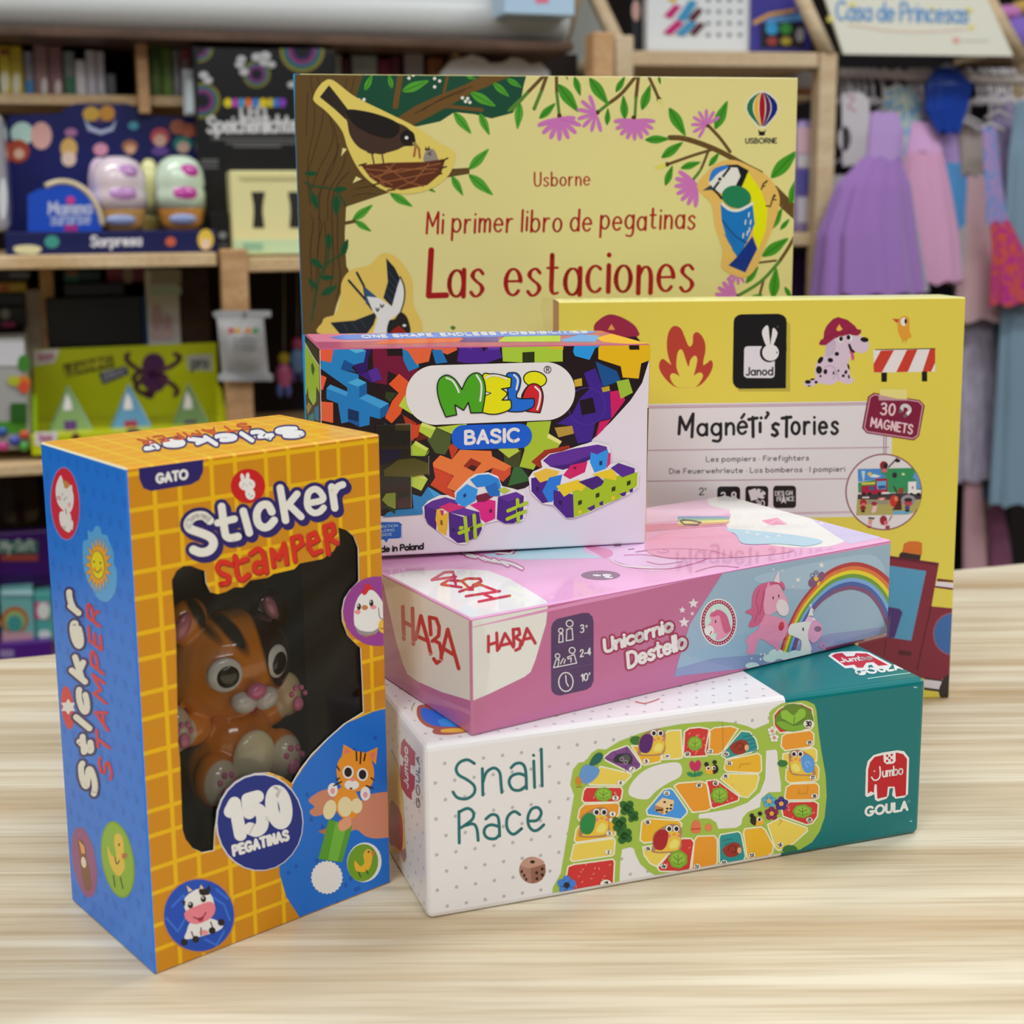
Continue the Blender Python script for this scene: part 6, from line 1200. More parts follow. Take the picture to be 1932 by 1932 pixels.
# upper cubby: spines of books and boxes
B = 'boxed games and books in the top cubbies'
tops = [('yellow spine at the far left of the top cubby', -2, 20, 86, 'C8B428'), ('second yellow spine from the left in the top cubby', 20, 43, 86, 'BCA820'), ('thin grey spine with a blue foot beside the yellow ones', 46, 64, 96, '8C8A98'),
 ('mauve brown spine left of its twin in the top cubby', 65, 91, 84, '8A6A68'), ('mauve brown spine right of its twin in the top cubby', 92, 118, 86, '845F5E'), ('grey spine with a green foot in the top cubby', 121, 142, 96, '7C8A88'),
 ('short white spine beside the green footed one', 143, 162, 112, 'C8C6CC'), ('white spine left of the last white one', 163, 181, 94, 'B8B4C0'), ('white spine nearest the dark gap in the top cubby', 182, 198, 96, 'B4B2BE'), ('low dark grey spine in the dark gap', 201, 219, 138, '4C4E54'),
 ('green spine just right of the cubby divider', 284, 304, 88, '5A7A28'), ('green spine second from the cubby divider', 305, 325, 88, '648430'), ('grey spine right of the two green ones', 327, 340, 92, '8A8890'), ('grey and red spine next to the black spoke light pack', 341, 360, 92, '9A7A80')]
for i, (lab, x0, x1, y0, col) in enumerate(tops):
    ex = {2: [('3A7AB4', rc(48, 152, 63, 181))], 3: [('C8C0C0', el(84, 163, 6, 17))], 4: [('C8C0C0', el(110, 165, 6, 15))], 0: [('DCD8C0', el(9, 156, 8, 22)), ('8A4A1C', rc(0, 92, 18, 104))], 1: [('D8D4BC', el(31, 158, 8, 22))], 5: [('2A6A4C', rc(124, 145, 141, 181))], 13: [('9A3A44', rc(343, 94, 358, 112))], 10: [('3C5A1C', rc(286, 92, 302, 112))]}.get(i, [])
    simple('book' if i % 3 else 'game_box', lab, 'book' if i % 3 else 'box', B, x0, y0, x1, 182.5, .19+.004*(i % 3), .13, col, ex)
rows = [('grey spine above the left corner of the bird book', 575, 597, 'A09EA0'), ('pale grey spine above the bird book', 599, 620, '8C8A8C'), ('white spine above the bird book', 623, 645, 'A8A6AA'), ('thin maroon spine above the bird book', 648, 659, '5A1C34'), ('grey green spine above the bird book', 664, 712, '8C9494'), ('wide maroon spine above the bird book', 714, 738, '6A1838'), ('dark maroon spine above the bird book', 739, 756, '54142C'), ('pale spine with a bright foot above the bird book', 764, 800, '8C848C'), ('orange brown spine beside the white cloud lamp', 808, 838, '8A5228')]
for i, (lab, x0, x1, col) in enumerate(rows): simple('book', lab, 'book', B, x0, 100+(i*7) % 12, x1, 182.5, .19, .13, col)
# cloud shaped lamp
k = MB(); cl = [(832, 182), (830, 140), (850, 115), (878, 108), (890, 103), (912, 110), (925, 120), (950, 118), (965, 108), (985, 112), (1000, 122), (1020, 118), (1036, 135), (1040, 182)]
c0 = SH.rect(830, 103, 1040, 182.5, .16, .03); it = item('cloud_lamp', 'white cloud shaped lamp peeking over the bird book', 'lamp', None, c0); SH.poly(k, cl, .16, M('C8C8CC', 'satin'), .03); k.build('body', it, it.location)
k = MB(); SH.box(k, 860, 176, 1010, 182.5, .185, .05, M('A8A8AC'), .001); k.build('foot', it, it.location)
# ribbed roll along the top
k = MB(); a, b_ = SH.pt(-120, 22, .16), SH.pt(1062, 22, .16); r0 = .036; n = 120; pts = [a.lerp(b_, i/n) for i in range(n+1)]
zt = SH.pt(500, 62, .10).z
for p in pts: p.z = zt+r0+.0015
rm, nt_, b_s = nodemat('ribbed_grey_plastic'); b_s.inputs['Base Color'].default_value = hexlin('C4C8C8', 1.2); b_s.inputs['Roughness'].default_value = .35
k.tube(pts, [r0*(1 if i % 2 else .965) for i in range(n+1)], rm, 20); rl = k.build('ribbed_roll'); mid = a.lerp(b_, .5)
for v in rl.data.vertices: v.co -= Vector((mid.x, mid.y, zt))
rl.location = (mid.x, mid.y, zt); tag(rl, 'long grey ribbed plastic roll lying along the top of the shelving', 'roll')
simple('gift_box', 'pale blue flat box with a red mark at the right end of the grey roll', 'box', None, 952, -40, 1085, 28, .07, .2, 'A8C4E0', [('D87090', rc(1010, -10, 1035, 6))])
# blue display of surprise capsules
BLD = '10164C'
it, k = simple('counter_display', 'dark blue cardboard display with cartoon dolls on the pine shelf', 'display stand', None, 14, 436, 413, 480, .03, .15, BLD, part=None)
SH.poly(k, [(78, 468), (58, 462), (28, 465), (30, 476), (50, 479), (70, 478)], .03, M('C8C49C'), .0006, .0006, True); SH.poly(k, el(98, 456, 14, 12), .03, M('3A8C84'), .0006, .0006); SH.poly(k, el(322, 456, 10, 9), .03, M('B85840'), .0006, .0006); SH.poly(k, el(388, 452, 15, 20), .03, M('D8B848'), .0006, .0006); SH.poly(k, el(388, 460, 8, 10), .03, M('D8C0B0'), .0006, .0012)
SH.text(k, 'Sorpresa', 172, 464, 266, 462, (0, -18), 4.5, M('D0D0E0'), .03); k.build('tray', it, it.location)
k = MB(); bkp = [(15, 470), (15, 218), (112, 214), (135, 198), (165, 190), (200, 188), (235, 193), (262, 206), (275, 218), (388, 222), (396, 470)]; SH.poly(k, bkp, .17, M('0E165A'), .003)
FC = [(el(42, 252, 22, 22), 'B8D8CC'), (el(78, 256, 20, 26), 'E0A8A0'), (el(34, 285, 22, 22), 'A8442C'), (el(36, 290, 10, 10), 'D8B098'), (el(130, 280, 16, 20), 'D0A860'), (el(130, 300, 14, 14), 'DCC0B0'), (el(134, 250, 12, 8), 'A87098'), (el(252, 237, 10, 8), '4CA0B8'), (el(302, 258, 18, 17), 'C05058'), (el(302, 265, 12, 12), 'E0B0A0'), (el(302, 285, 16, 9), '6A4A9C'), (el(336, 240, 16, 14), 'A86048'), (el(356, 246, 14, 13), 'C06850'), (el(345, 272, 18, 15), '2A8878'), (el(346, 278, 12, 11), 'D8B8A8'), (el(190, 282, 14, 12), 'D090A8'), (el(245, 276, 15, 12), 'A06A48'), (el(246, 282, 10, 9), 'D8A888'), (el(172, 215, 16, 14), 'C8A044'), (el(202, 214, 15, 15), 'C08838'), (el(188, 222, 12, 10), '5A3A6C')]
for i, (p, c) in enumerate(FC): SH.poly(k, p, .17, M(c), .0006, .0006+.0004*(i % 4))
SH.poly(k, [(158, 222), (166, 246), (190, 254), (214, 246), (220, 224), (210, 240), (190, 246), (170, 238)], .17, M('B0BCE0'), .0006, .0012); k.build('back_card', it, it.location)
# half round blue pack
r = SH.rect(50, 345, 192, 438, .05, .05); it = item('toy_pack', 'blue half round toy pack standing in the dark blue display', 'toy pack', None, r); k = MB(); SH.poly(k, [(52, 437), (52, 368), (70, 358), (100, 350)]+ellpts(118, 440, 75, 96, 0, 18, -100, 0)+[(192, 437)], .05, M('1448B8'), .05); SH.text(k, 'Mamma', 92, 404, 172, 402, (0, -22), 4.5, M('B8C0E8'), .05); SH.text(k, 'surprise', 96, 424, 170, 422, (0, -22), 3.5, M('A8B4E0'), .05); SH.poly(k, el(133, 378, 8, 8), .05, M('C8388C'), .0006, .0006); SH.poly(k, rc(122, 424, 146, 436), .05, M('A02C80'), .0006, .0005); k.build('card', it, it.location)
k = MB(); arc = [SH.pt(x, y, .052) for x, y in ellpts(118, 440, 76, 97, 0, 24, -115, -8)]; k.tube(arc, .004, M('C8B898', 'gloss'), 8); k.build('rim', it, it.location)
# egg capsules
G = 'surprise capsules in the dark blue display'
for lab, x0, x1, y0, y1, dep, c1, c2, c3 in (('lilac and cream egg capsule left of the pink one', 172, 278, 293, 436, .06, 'D8C8D0', 'B080B8', 'C89A58'), ('magenta and mint egg capsule at the right of the blue display', 294, 390, 292, 434, .06, 'C8DCC4', 'B83C98', 'C88A40'), ('pale pink capsule half hidden behind the lilac egg', 165, 215, 296, 380, .13, 'E0C0D8', 'D8A8D0', 'D8A8D0'), ('pale yellow capsule between the two egg capsules', 262, 305, 298, 380, .13, 'E0D898', 'D8D0A0', 'C8B060')):
    r = SH.rect(x0, y0, x1, y1, dep, .05); c, sz = r; it = item('capsule', lab, 'capsule', G, r)
    R0, Hh = sz[0]/2, sz[2]; bb = Vector((c.x, c.y, c.z-Hh/2)) if dep < .1 else Vector((c.x, c.y, SH.pt(200, 481, dep).z+.02)); Hh = Hh if dep < .1 else c.z+Hh/2-bb.z
    it.location = bb
    k = MB(); k.lathe([(0, 0), (R0*.72, 0), (R0*.86, Hh*.1), (R0*.95, Hh*.26), (R0*.97, Hh*.3), (0, Hh*.3)], bb, M(c3, 'gloss'), 24); k.build('base', it, bb)
    k = MB(); k.lathe([(0, Hh*.3), (R0, Hh*.3), (R0*1.0, Hh*.5), (R0*.94, Hh*.56), (R0*1.0, Hh*.62), (R0*.95, Hh*.78), (R0*.75, Hh*.92), (R0*.4, Hh*.99), (0, Hh)], bb, M(c1, 'gloss'), 24); k.build('shell', it, bb)
    if dep < .1:
        fwd = -SH.e2*R0*.62; k = MB(); k.ball(bb+fwd+ez*Hh*.48+SH.e1*.002, (R0*.62, R0*.42, Hh*.15), M(c2, 'gloss'), SH.R); k.ball(bb+fwd*.8+ez*Hh*.76+SH.e1*R0*.15, (R0*.6, R0*.45, Hh*.15), M(c2, 'gloss'), SH.R); k.build('window', it, bb)
        k = MB(); k.ball(bb-SH.e2*R0*.9+ez*Hh*.15, (R0*.55, R0*.12, Hh*.07), M('8A98C0', 'satin'), SH.R); k.build('badge', it, bb)
simple('plastic_case', 'grey clear plastic case at the far left of the pine shelf', 'case', None, -40, 212, 12, 438, .06, .08, '9A9AA0', [('D0D4DC', el(6, 375, 8, 40))], 'gloss', .01)
simple('card_pack', 'pale hanging card pack above the right corner of the blue display', 'toy pack', None, 345, 130, 372, 218, .13, .012, 'A0A4A8', [('C8D4D8', rc(352, 150, 366, 212))])
# black spoke light pack
it, k = simple('spoke_light_pack', 'tall black pack of bicycle spoke lights with white lettering', 'toy pack', None, 374, 92, 640, 480, .10, .05, '0C0C10', part=None)
def rainbow(x, y, r, dep=.10):
    for i, c in enumerate(('7A7030', '2C5C3C', '28507C', '7C2848', '38205C', '0C0C10')): SH.poly(k, clip(el(x, y, r*(1-.13*i), r*(1-.13*i), 20), 374, 92, 640, 480), dep, M(c), .0005, .0005+.0003*i)
rainbow(484, 140, 26); rainbow(382, 190, 34); rainbow(570, 95, 42); rainbow(376, 92, 26)
for p in ((452, 122, 9), (460, 136, 9), (455, 112, 9), (484, 108, 10), (500, 106, 11), (512, 122, 8), (498, 118, 9), (384, 142, 9), (392, 152, 9), (550, 160, 8)): SH.poly(k, el(p[0], p[1], p[2], p[2]*.8, 12), .10, M('A8A8AA'), .0005, .0024)
for i, (x, c) in enumerate(((430, 'C8B81C'), (444, '9C3C9C'), (456, '1C8CB8'), (468, 'C8641C'), (482, '2C70B8'), (496, 'C8B01C'), (510, 'B8A81C'), (522, '2C70B8'), (532, '7838A8'))): SH.poly(k, el(x, 194, 8, 9, 10), .10, M(c), .0005, .0006)
SH.text(k, 'LED', 454, 224, 500, 224, (0, -24), 6, M('B8B8BC'), .10); SH.text(k, 'Speichenlichter', 392, 250, 572, 248, (0, -30), 6, M('C0C0C4'), .10)
for y, x0, x1 in ((260, 398, 560), (268, 426, 560), (274, 440, 530), (300, 380, 412), (306, 378, 412), (314, 378, 412)): SH.poly(k, rc(x0, y, x1, y+4), .10, M('5A5A5C'), .0005, .0006)
k.build('carton', it, it.location)
# cream box with two hourglass windows
it, k = simple('cream_game_box', 'cream and mint box with hourglass cutouts left of the bird book', 'box', None, 438, 322, 640, 480, .04, .06, 'DCD49C', [('B8D0A8', rc(442, 452, 638, 478)), ('8CB494', rc(458, 458, 496, 472)), ('CCC48C', rc(452, 330, 560, 338))])
for x in (487, 556):
    k = MB(); SH.poly(k, [(x-13, 362), (x+13, 362), (x+9, 385), (x+8, 400), (x+12, 430), (x-10, 430), (x-8, 400), (x-9, 385)], .04, M('2A2624'), .0006, .0006); k.build('window', it, it.location)
simple('black_carton', 'narrow black carton between the blue display and the cream box', 'box', None, 396, 400, 434, 480, .07, .06, '101014', [('8A8A90', el(420, 444, 8, 7)), ('5A5A60', rc(412, 458, 430, 466))])
# lower bay: yellow green display with pyramid packs
YG = 'B4BC0C'
it, k = simple('counter_display', 'bright yellow green cardboard display with purple octopus behind the yellow carton', 'display stand', None, 62, 812, 432, 850, .02, .14, YG, part=None)
SH.poly(k, [(66, 816), (110, 814), (104, 838), (66, 840)], .02, M('D8D0D4'), .0006, .0006); SH.text(k, 'toys', 74, 832, 98, 831, (0, -14), 3, M('B87090'), .019); SH.poly(k, el(143, 825, 8, 8), .02, M('5A3028'), .0006, .0006); SH.poly(k, el(252, 815, 14, 6), .02, M('3A3A50'), .0006, .0006); k.build('tray', it, it.location)
k = MB(); SH.poly(k, [(62, 845), (64, 660), (408, 646), (414, 845)], .16, M(YG), .003); SH.poly(k, [(64, 662), (112, 658), (104, 684), (66, 690)], .16, M('D4CCD0'), .0006, .0006); SH.text(k, 'toys', 72, 680, 100, 676, (0, -14), 3, M('B87090'), .158)
SH.poly(k, [(118, 688), (212, 670), (216, 692), (124, 712)], .16, M('3C3C14'), .0006, .0006); SH.text(k, 'LEARNING', 124, 708, 210, 688, (0, -15), 3.2, M('B8B428'), .158); SH.poly(k, [(186, 704), (238, 690), (244, 706), (194, 726)], .16, M('3A3A50'), .0006, .0006); SH.text(k, 'Bloc', 196, 718, 236, 704, (0, -16), 3.2, M('9A98B0'), .158)
PU = '4A2050'
for c in (el(290, 690, 22, 24), [(262, 715), (280, 700), (300, 700), (318, 712), (306, 735), (284, 738)]): SH.poly(k, c, .16, M(PU), .0006, .0007, True)
for p in ([(275, 705), (250, 690), (238, 676), (242, 668)], [(270, 715), (256, 730), (270, 742), (282, 738)], [(300, 700), (325, 690), (340, 675), (330, 668)], [(305, 715), (325, 725), (335, 738), (330, 745)], [(290, 735), (285, 748), (275, 745)], [(265, 700), (252, 712), (258, 724)]):
    SH.poly(k, [q for r_ in ribbon(cat_rom(p, False, 3), 9)[:1] for q in r_], .16, M('5A3048'), .0006, .0009)
    for q in ribbon(cat_rom(p, False, 3), 9)[1:]: SH.poly(k, q, .16, M('5A3048'), .0006, .0009)
SH.poly(k, [(352, 670), (400, 668), (402, 700), (354, 698)], .16, M('A8AAA4'), .0006, .0006); SH.text(k, 'pro', 362, 694, 392, 694, (0, -22), 3.2, M('4A4A50'), .158); k.build('back_card', it, it.location)
k = MB(); SH.poly(k, [(408, 720), (418, 735), (430, 800), (432, 845), (412, 845)], .05, M('C0C814'), .003); k.build('side_wing', it, it.location)
k = MB(); SH.poly(k, [(62, 745), (70, 745), (70, 845), (62, 845)], .05, M('A0C814'), .003); k.build('side_wing', it, it.location)
G = 'pyramid packs in the yellow green display'
for lab, x, yb, w_, cs in (('green and purple pyramid pack at the left of the yellow green display', 133, 806, 42, ('7A9A5C', '8CB4A8', '5A3070')), ('blue and red pyramid pack in the middle of the yellow green display', 247, 803, 43, ('5A90B8', '88B0D0', '983048')), ('green pyramid pack at the right of the yellow green display', 360, 800, 42, ('6A8A54', '9CA880', '4A2860'))):
    P0 = SH.pt(x, yb, .05); Rr = abs((SH.pt(x+w_, yb, .05)-SH.pt(x-w_, yb, .05)).dot(SH.e1))/2; hh = Rr*1.72
    P0.z = SH.pt(x, 851, .05).z+.0255; hh = SH.pt(x, yb-76, .05).z-P0.z
    it = empty('pyramid_pack', P0, lab, 'toy pack', G); A_ = P0-SH.e1*Rr; B_ = P0+SH.e1*Rr; C_ = P0+SH.e2*Rr*.9; T_ = P0+ez*hh+SH.e2*.012
    k = MB(); k.add([A_, B_, C_, T_], [(0, 1, 3), (1, 2, 3), (2, 0, 3), (0, 2, 1)], M(cs[0])); k.add([A_.lerp(B_, .5)+(T_-A_.lerp(B_, .5))*.25-SH.e2*.0006+SH.e1*Rr*f_ for f_ in (-.28, .28)]+[A_.lerp(B_, .5)-SH.e2*.0006+SH.e1*Rr*f_ for f_ in (.28, -.28)], [(3, 2, 1, 0)], M(cs[2])); k.build('pack', it, P0)
    k = MB(); q_ = lambda a, b, o=.001: A_.lerp(B_, a)+(T_-A_.lerp(B_, .5))*b-SH.e2*(o-.012*0); k.add([q_(.36, .48), q_(.56, .48), q_(.55, .66), q_(.46, .84), q_(.39, .66)], [(0, 1, 2, 3, 4)], M('DCD8D8')); k.build('label', it, P0)
    k = MB(); k.tube([A_, T_, B_, A_], .0014, M(cs[1]), 6); k.build('edge_seam', it, P0)
for lab, x, y0, y1, w_, c in (('white topped pack of coloured balls at the left edge of the lower shelf', 0, 640, 850, 50, 'A8A8A8'),):
    it, k = simple('ball_pack', lab, 'toy pack', None, -60, 640, 52, 850, .03, .09, 'A0A09C', [('4A8A28', rc(-58, 795, 51, 818)), ('C8C8CC', rc(-58, 645, 46, 690)), ('3C7C2C', el(45, 685, 12, 16)), ('C87828', el(44, 722, 14, 14)), ('A8B030', el(26, 718, 12, 10)), ('C84C30', el(46, 730, 10, 12)), ('2A5A20', rc(20, 760, 51, 795))])
    k = MB()
    for x, y, c, r_ in ((4, 815, '1C4C90', 10), (28, 832, '2C3C9C', 10), (6, 842, 'B8287C', 9), (46, 820, 'C04828', 9), (46, 842, '3C8C2C', 10)): k.ball(SH.pt(x, y, .028), (r_*.0007,)*3, M(c, 'gloss'))
    k.build('ball', it, it.location)
simple('black_storage_box', 'large black box behind the yellow green display', 'box', None, 96, 560, 276, 850, .19, .13, '0A0A0C')
simple('black_storage_box', 'smaller black box on top of the large black box', 'box', None, 120, 534, 236, 559, .20, .12, '0C0C0E')
simple('teal_box', 'small teal and orange box tucked under the pine shelf', 'box', None, 118, 510, 190, 533, .24, .08, '0C4448', [('B07038', rc(124, 511, 146, 520)), ('2A8A88', rc(124, 520, 148, 532))])
simple('red_game_box', 'red box with a tan figure tucked under the pine shelf', 'box', None, 200, 496, 274, 533, .25, .08, 'A8243C', [('C8B088', el(242, 520, 10, 16))])
simple('blue_box', 'narrow blue box beside the large black box', 'box', None, 276, 558, 284, 850, .19, .1, '1C4C90')
simple('craft_pack', 'pale grey and white craft pack with pink picture on the lower shelf', 'toy pack', None, 282, 508, 344, 850, .17, .06, 'B8B4B8', [('8A8478', rc(284, 510, 342, 536)), ('9AAEA4', rc(284, 540, 342, 556)), ('A88A94', el(296, 600, 10, 26)), ('A88A94', el(316, 610, 8, 18)), ('B49CA4', rc(286, 622, 326, 640))])
for lab, x0, y0, x1, y1, c, ex in (('black box with silver print at the far left of the lower bay', -50, 508, 52, 532, '0C0C12', [('6A6A74', rc(18, 514, 56, 524))]), ('yellow and orange box in the left stack of the lower bay', -50, 533, 50, 552, 'B89C1C', [('B05A28', rc(0, 538, 18, 550))]), ('dark navy box in the left stack of the lower bay', -50, 553, 48, 578, '10182C', []), ('black box with pink foot in the left stack of the lower bay', -50, 579, 50, 618, '0C0C10', [('8A8C8C', el(10, 592, 9, 10)), ('A03870', rc(4, 608, 28, 617))])):
    simple('stacked_box', lab, 'box', 'stacked boxes at the left of the lower bay', x0, y0, x1, y1, .21, .1, c, ex)
sh_part('riser', -50, 618.5, 52, 851, .21, .1, m=M('1A1412', 'matte'))
simple('beige_box', 'beige box with a glossy end beside the left stack', 'box', None, 51, 546, 92, 850, .22, .09, 'A89C88', [('D8D4CC', rc(80, 586, 91, 618))])
# silver pouch hanging on the post
pp = SH.pt(458, 590, -.03); it = empty('foil_pouch', SH.pt(456, 718, -.02), 'silver foil pouch hanging on the pine post', 'pouch'); loc = it.location
k = MB(); V = []; nx, ny = 14, 18; fo = mat('C8C8C8', 'foil', 1.0); fnt, fn_, fb = nodemat('crinkled_silver_foil'); fb.inputs['Base Color'].default_value = hexlin('C4C4C4'); fb.inputs['Metallic'].default_value = .55; fb.inputs['Roughness'].default_value = .32
nn = fn_.nodes.new('ShaderNodeTexNoise'); nn.inputs['Scale'].default_value = 55; bpn = fn_.nodes.new('ShaderNodeBump'); bpn.inputs['Strength'].default_value = .6; bpn.inputs['Distance'].default_value = .004; fn_.links.new(nn.outputs[0], bpn.inputs['Height']); fn_.links.new(bpn.outputs[0], fb.inputs['Normal'])
for sgn in (1, -1):
    for j in range(ny+1):
        for i in range(nx+1):
            u, v = i/nx*2-1, j/ny; wv = 44 if .1 < v < .9 else 51; puff = max(0, (1-u*u))*max(0, math.sin(PI*min(1, max(0, (v-.08)/.84))))*.016
            V.append(SH.pt(458+u*wv+2*(v-.5)*6, 588+v*128, -.022)-SH.e2*puff*sgn*(1 if sgn > 0 else .5))
st = (nx+1)*(ny+1); F = []
for s2 in (0, 1):
    for j in range(ny):
        for i in range(nx):
            a = s2*st+j*(nx+1)+i; f4 = (a, a+nx+1, a+nx+2, a+1); F.append(f4 if s2 == 0 else f4[::-1])
k.add(V, F, fnt, True); k.build('bag', it, loc)
k = MB(); SH.poly(k, rc(407, 586, 511, 598), -.022, fnt, .0012, .0012); k.build('top_seal', it, loc); k = MB(); SH.poly(k, rc(412, 706, 515, 719), -.022, fnt, .0012, .0012); k.build('bottom_seal', it, loc)
k = MB()
for x, c in ((436, 'B84858'), (448, 'C8A030'), (468, 'C87838'), (482, '4C8C50')): SH.poly(k, el(x, 624, 6, 6, 10), -.040, M(c), .0005)
for y in (638, 646, 654): SH.poly(k, rc(440, y, 486, y+4), -.0405, M('7A7A7A'), .0005)
k.build('label', it, loc)
k = MB(); q0 = SH.pt(458, 592, -.004); k.tube([q0, q0-SH.e2*.028, q0-SH.e2*.03+ez*.006], .0016, mat('A0A0A0', 'foil'), 8); k.build('hook', it, loc)
# dolls hanging in the dark bay
G = 'little dolls hanging in the dark bay'
for lab, x, y, c1, c2, c3 in (('pink and blue doll hanging in the dark bay left of the brick carton', 562, 640, 'A03C68', '5A7CB0', '3C3C70'), ('small yellow and pink doll lower in the dark bay', 536, 668, '9A8A1C', 'A8507C', '4A5A9C')):
    r = SH.rect(x-20, y, x+20, y+80, .2, .02); it = item('doll', lab, 'doll', G, r); sc_ = .0007
    k = MB(); k.ball(SH.pt(x, y+8, .2), (.009, .009, .010), M(c1)); k.build('head', it, it.location); k = MB(); k.ball(SH.pt(x, y+40, .2), (.012, .009, .02), M(c2)); k.build('body', it, it.location); k = MB(); k.ball(SH.pt(x-8, y+68, .2), (.005, .005, .011), M(c3)); k.ball(SH.pt(x+8, y+68, .2), (.005, .005, .011), M(c3)); k.build('legs', it, it.location)
    k = MB(); k.tube([SH.pt(x, y-6, .2), SH.pt(x, 508, .2)], .0008, M('8A8A8A'), 5); k.build('cord', it, it.location)
# lowest bay
simple('round_basket', 'dark brown round basket in the shade under the lower shelf', 'basket', None, -10, 885, 82, 1000, .2, .1, '241610', bev=.03, part='body')
it, k = simple('counter_display', 'purple display header with green and orange lettering low at the left', 'display stand', None, -60, 1005, 98, 1104, .08, .02, '3C1464', [('2C6A54', rc(-30, 1020, 72, 1044)), ('984434', rc(2, 1046, 72, 1058)), ('2A0C4C', rc(-60, 1085, 97, 1103))], part=None); SH.text(k, 'My-Soft', 2, 1040, 64, 1038, (0, -20), 3.5, M('A8B8B0'), .077); k.build('header', it, it.location)
k = MB(); SH.box(k, -60, 1214, 100, 1262, .03, .09, M('4A1C78'), .002); SH.poly(k, rc(0, 1226, 26, 1240), .03, M('8A7AA8'), .0006, .0006); k.build('tray', it, it.location)
k = MB(); SH.box(k, -60, 1104, -52, 1214, .08, .02, M('3C1464')); SH.box(k, 90, 1104, 98, 1214, .08, .02, M('3C1464')); k.build('upright', it, it.location)
G = 'rainbow toy boxes in the purple display'
simple('toy_box', 'teal toy box with an orange rainbow in the purple display', 'box', G, 2, 1112, 64, 1213, .045, .03, '6AA8A8', [('A85A34', el(28, 1170, 26, 26)), ('8CA86C', el(28, 1172, 20, 20)), ('3C8C8C', el(28, 1176, 14, 16)), ('B89098', rc(4, 1192, 62, 1211)), ('A8D0D8', rc(4, 1113, 62, 1122))])
simple('toy_box', 'teal and pink toy box right of the rainbow one', 'box', G, 66, 1118, 100, 1213, .045, .03, '4C9C98', [('B8407C', rc(66, 1136, 92, 1168)), ('D0D4D0', el(82, 1152, 12, 16)), ('C8D0CC', el(84, 1196, 12, 8))])
# ------------------------------------------------------------------ house shaped clothes rack on the right
RK = Plane(1560, 2.3, .16)
pale = wood('pale_pine_rack', 'DCC8A8', 'CDB490', (0, 0, 1), 1.0, .5, 1.1); pale_h = wood('pale_pine_rack_board', 'DCC8A8', 'CDB490', RK.e1, 1.0, .5, 1.1)
ro = RK.pt(1500, 400)+RK.e2*.2; ro.z = FLZ
rk = empty('clothes_rack', ro, 'pale pine house shaped clothes rack with a lettered roof sign', 'rack')
def rp(name, *a, m=pale_h): k = MB(); RK.box(k, *a, m, .003); return k.build(name, rk, ro)
def rpost(x0, x1, y0, dep, th):
    c, sz = RK.rect(x0, y0, x1, y0+50, dep, th); top = c.z+sz[2]/2; k = MB(); k.box((c.x, c.y, (top+FLZ)/2), (sz[0], th, top-FLZ), pale, .003, RK.R); return k.build('post', rk, ro)
rpost(1547, 1581, 100, 0, .035); rpost(1162, 1196, 66, 0, .035); rpost(1908, 1942, 104, .26, .035); rpost(1052, 1080, 118, .32, .03)
rp('shelf', 1196, 97, 1547, 126, 0, .30); rp('shelf', 1196, 440, 1547, 466, .02, .28); rp('shelf', 1196, 700, 1547, 722, .02, .28)
def beam(name, a, b, da, db, w_=.028, m=pale):
    k = MB(); P, Q = RK.pt(*a, da), RK.pt(*b, db); k.tube([P, Q], w_/2, m, 4); return k.build(name, rk, ro)
beam('rafter', (1165, 80), (1098, -60), .01, .17); beam('rafter', (1062, 130), (1108, -60), .32, .17); beam('cross_bar', (1062, 138), (1170, 112), .32, .02)
k = MB(); V = [RK.pt(1066, 128, .31), RK.pt(1160, 98, .03), RK.pt(1110, -30, .17)]; nrm = (V[1]-V[0]).cross(V[2]-V[0]).normalized()*.004
k.add(V+[v+nrm for v in V], [(0, 1, 2), (5, 4, 3), (0, 3, 4, 1), (1, 4, 5, 2), (2, 5, 3, 0)], M('D0D4CC', 'matte')); k.build('side_panel', rk, ro)
beam('rafter', (1562, 105), (1505, -20), .01, .01, .03); beam('rafter', (1926, 112), (1842, -40), .01, .01, .03)
k = MB(); RK.poly(k, [(1545, -40), (1592, 102), (1912, 106), (1846, -40)], -.004, M('DCDCCC', 'matte'), .006)
SGN = M('6A9CD0', 'matte')
RK.text(k, 'Casa de Princesas', 1578, 36, 1826, 42, (0, -34), 4.5, SGN, -.005)
for x, y, c in ((1608, 10, 'D8CC70'), (1566, 36, 'D8CC70'), (1758, 18, 'D8CC70'), (1828, 20, 'D8CC60'), (1832, 52, 'D8D080')): RK.poly(k, [p for p in [(x+(9 if i % 2 == 0 else 4)*math.cos(i*PI/5), y+(9 if i % 2 == 0 else 4)*math.sin(i*PI/5)) for i in range(10)]], -.004, M(c, 'matte'), .0006, .0008)
for q in ribbon(cat_rom([(1600, 46), (1680, 58), (1750, 60), (1820, 55)], False, 4), 2.5): RK.poly(k, q, -.004, M('D8B8A8', 'matte'), .0006, .0008)
RK.poly(k, el(1804, 76, 8, 6), -.004, M('D8A8A0', 'matte'), .0006, .0008); RK.poly(k, rc(1816, 74, 1866, 78), -.004, M('C8C8BC', 'matte'), .0006, .0008); k.build('roof_sign', rk, ro)
k = MB(); k.tube([RK.pt(1581, 136, .10), RK.pt(1935, 152, .10)], .008, M('CFC4BC'), 12); k.build('rail', rk, ro)
k = MB(); bc, bz = RK.rect(1196, 100, 1942, 900, .34, .01); k.box((bc.x, bc.y, (bc.z+bz[2]/2+FLZ)/2), (bz[0], .01, bc.z+bz[2]/2-FLZ), M('1A1418', 'matte', 1.0), .001, RK.R); k.build('back_panel', rk, ro)
def rs(*a, **kw): return simple(*a, pl=RK, **kw)
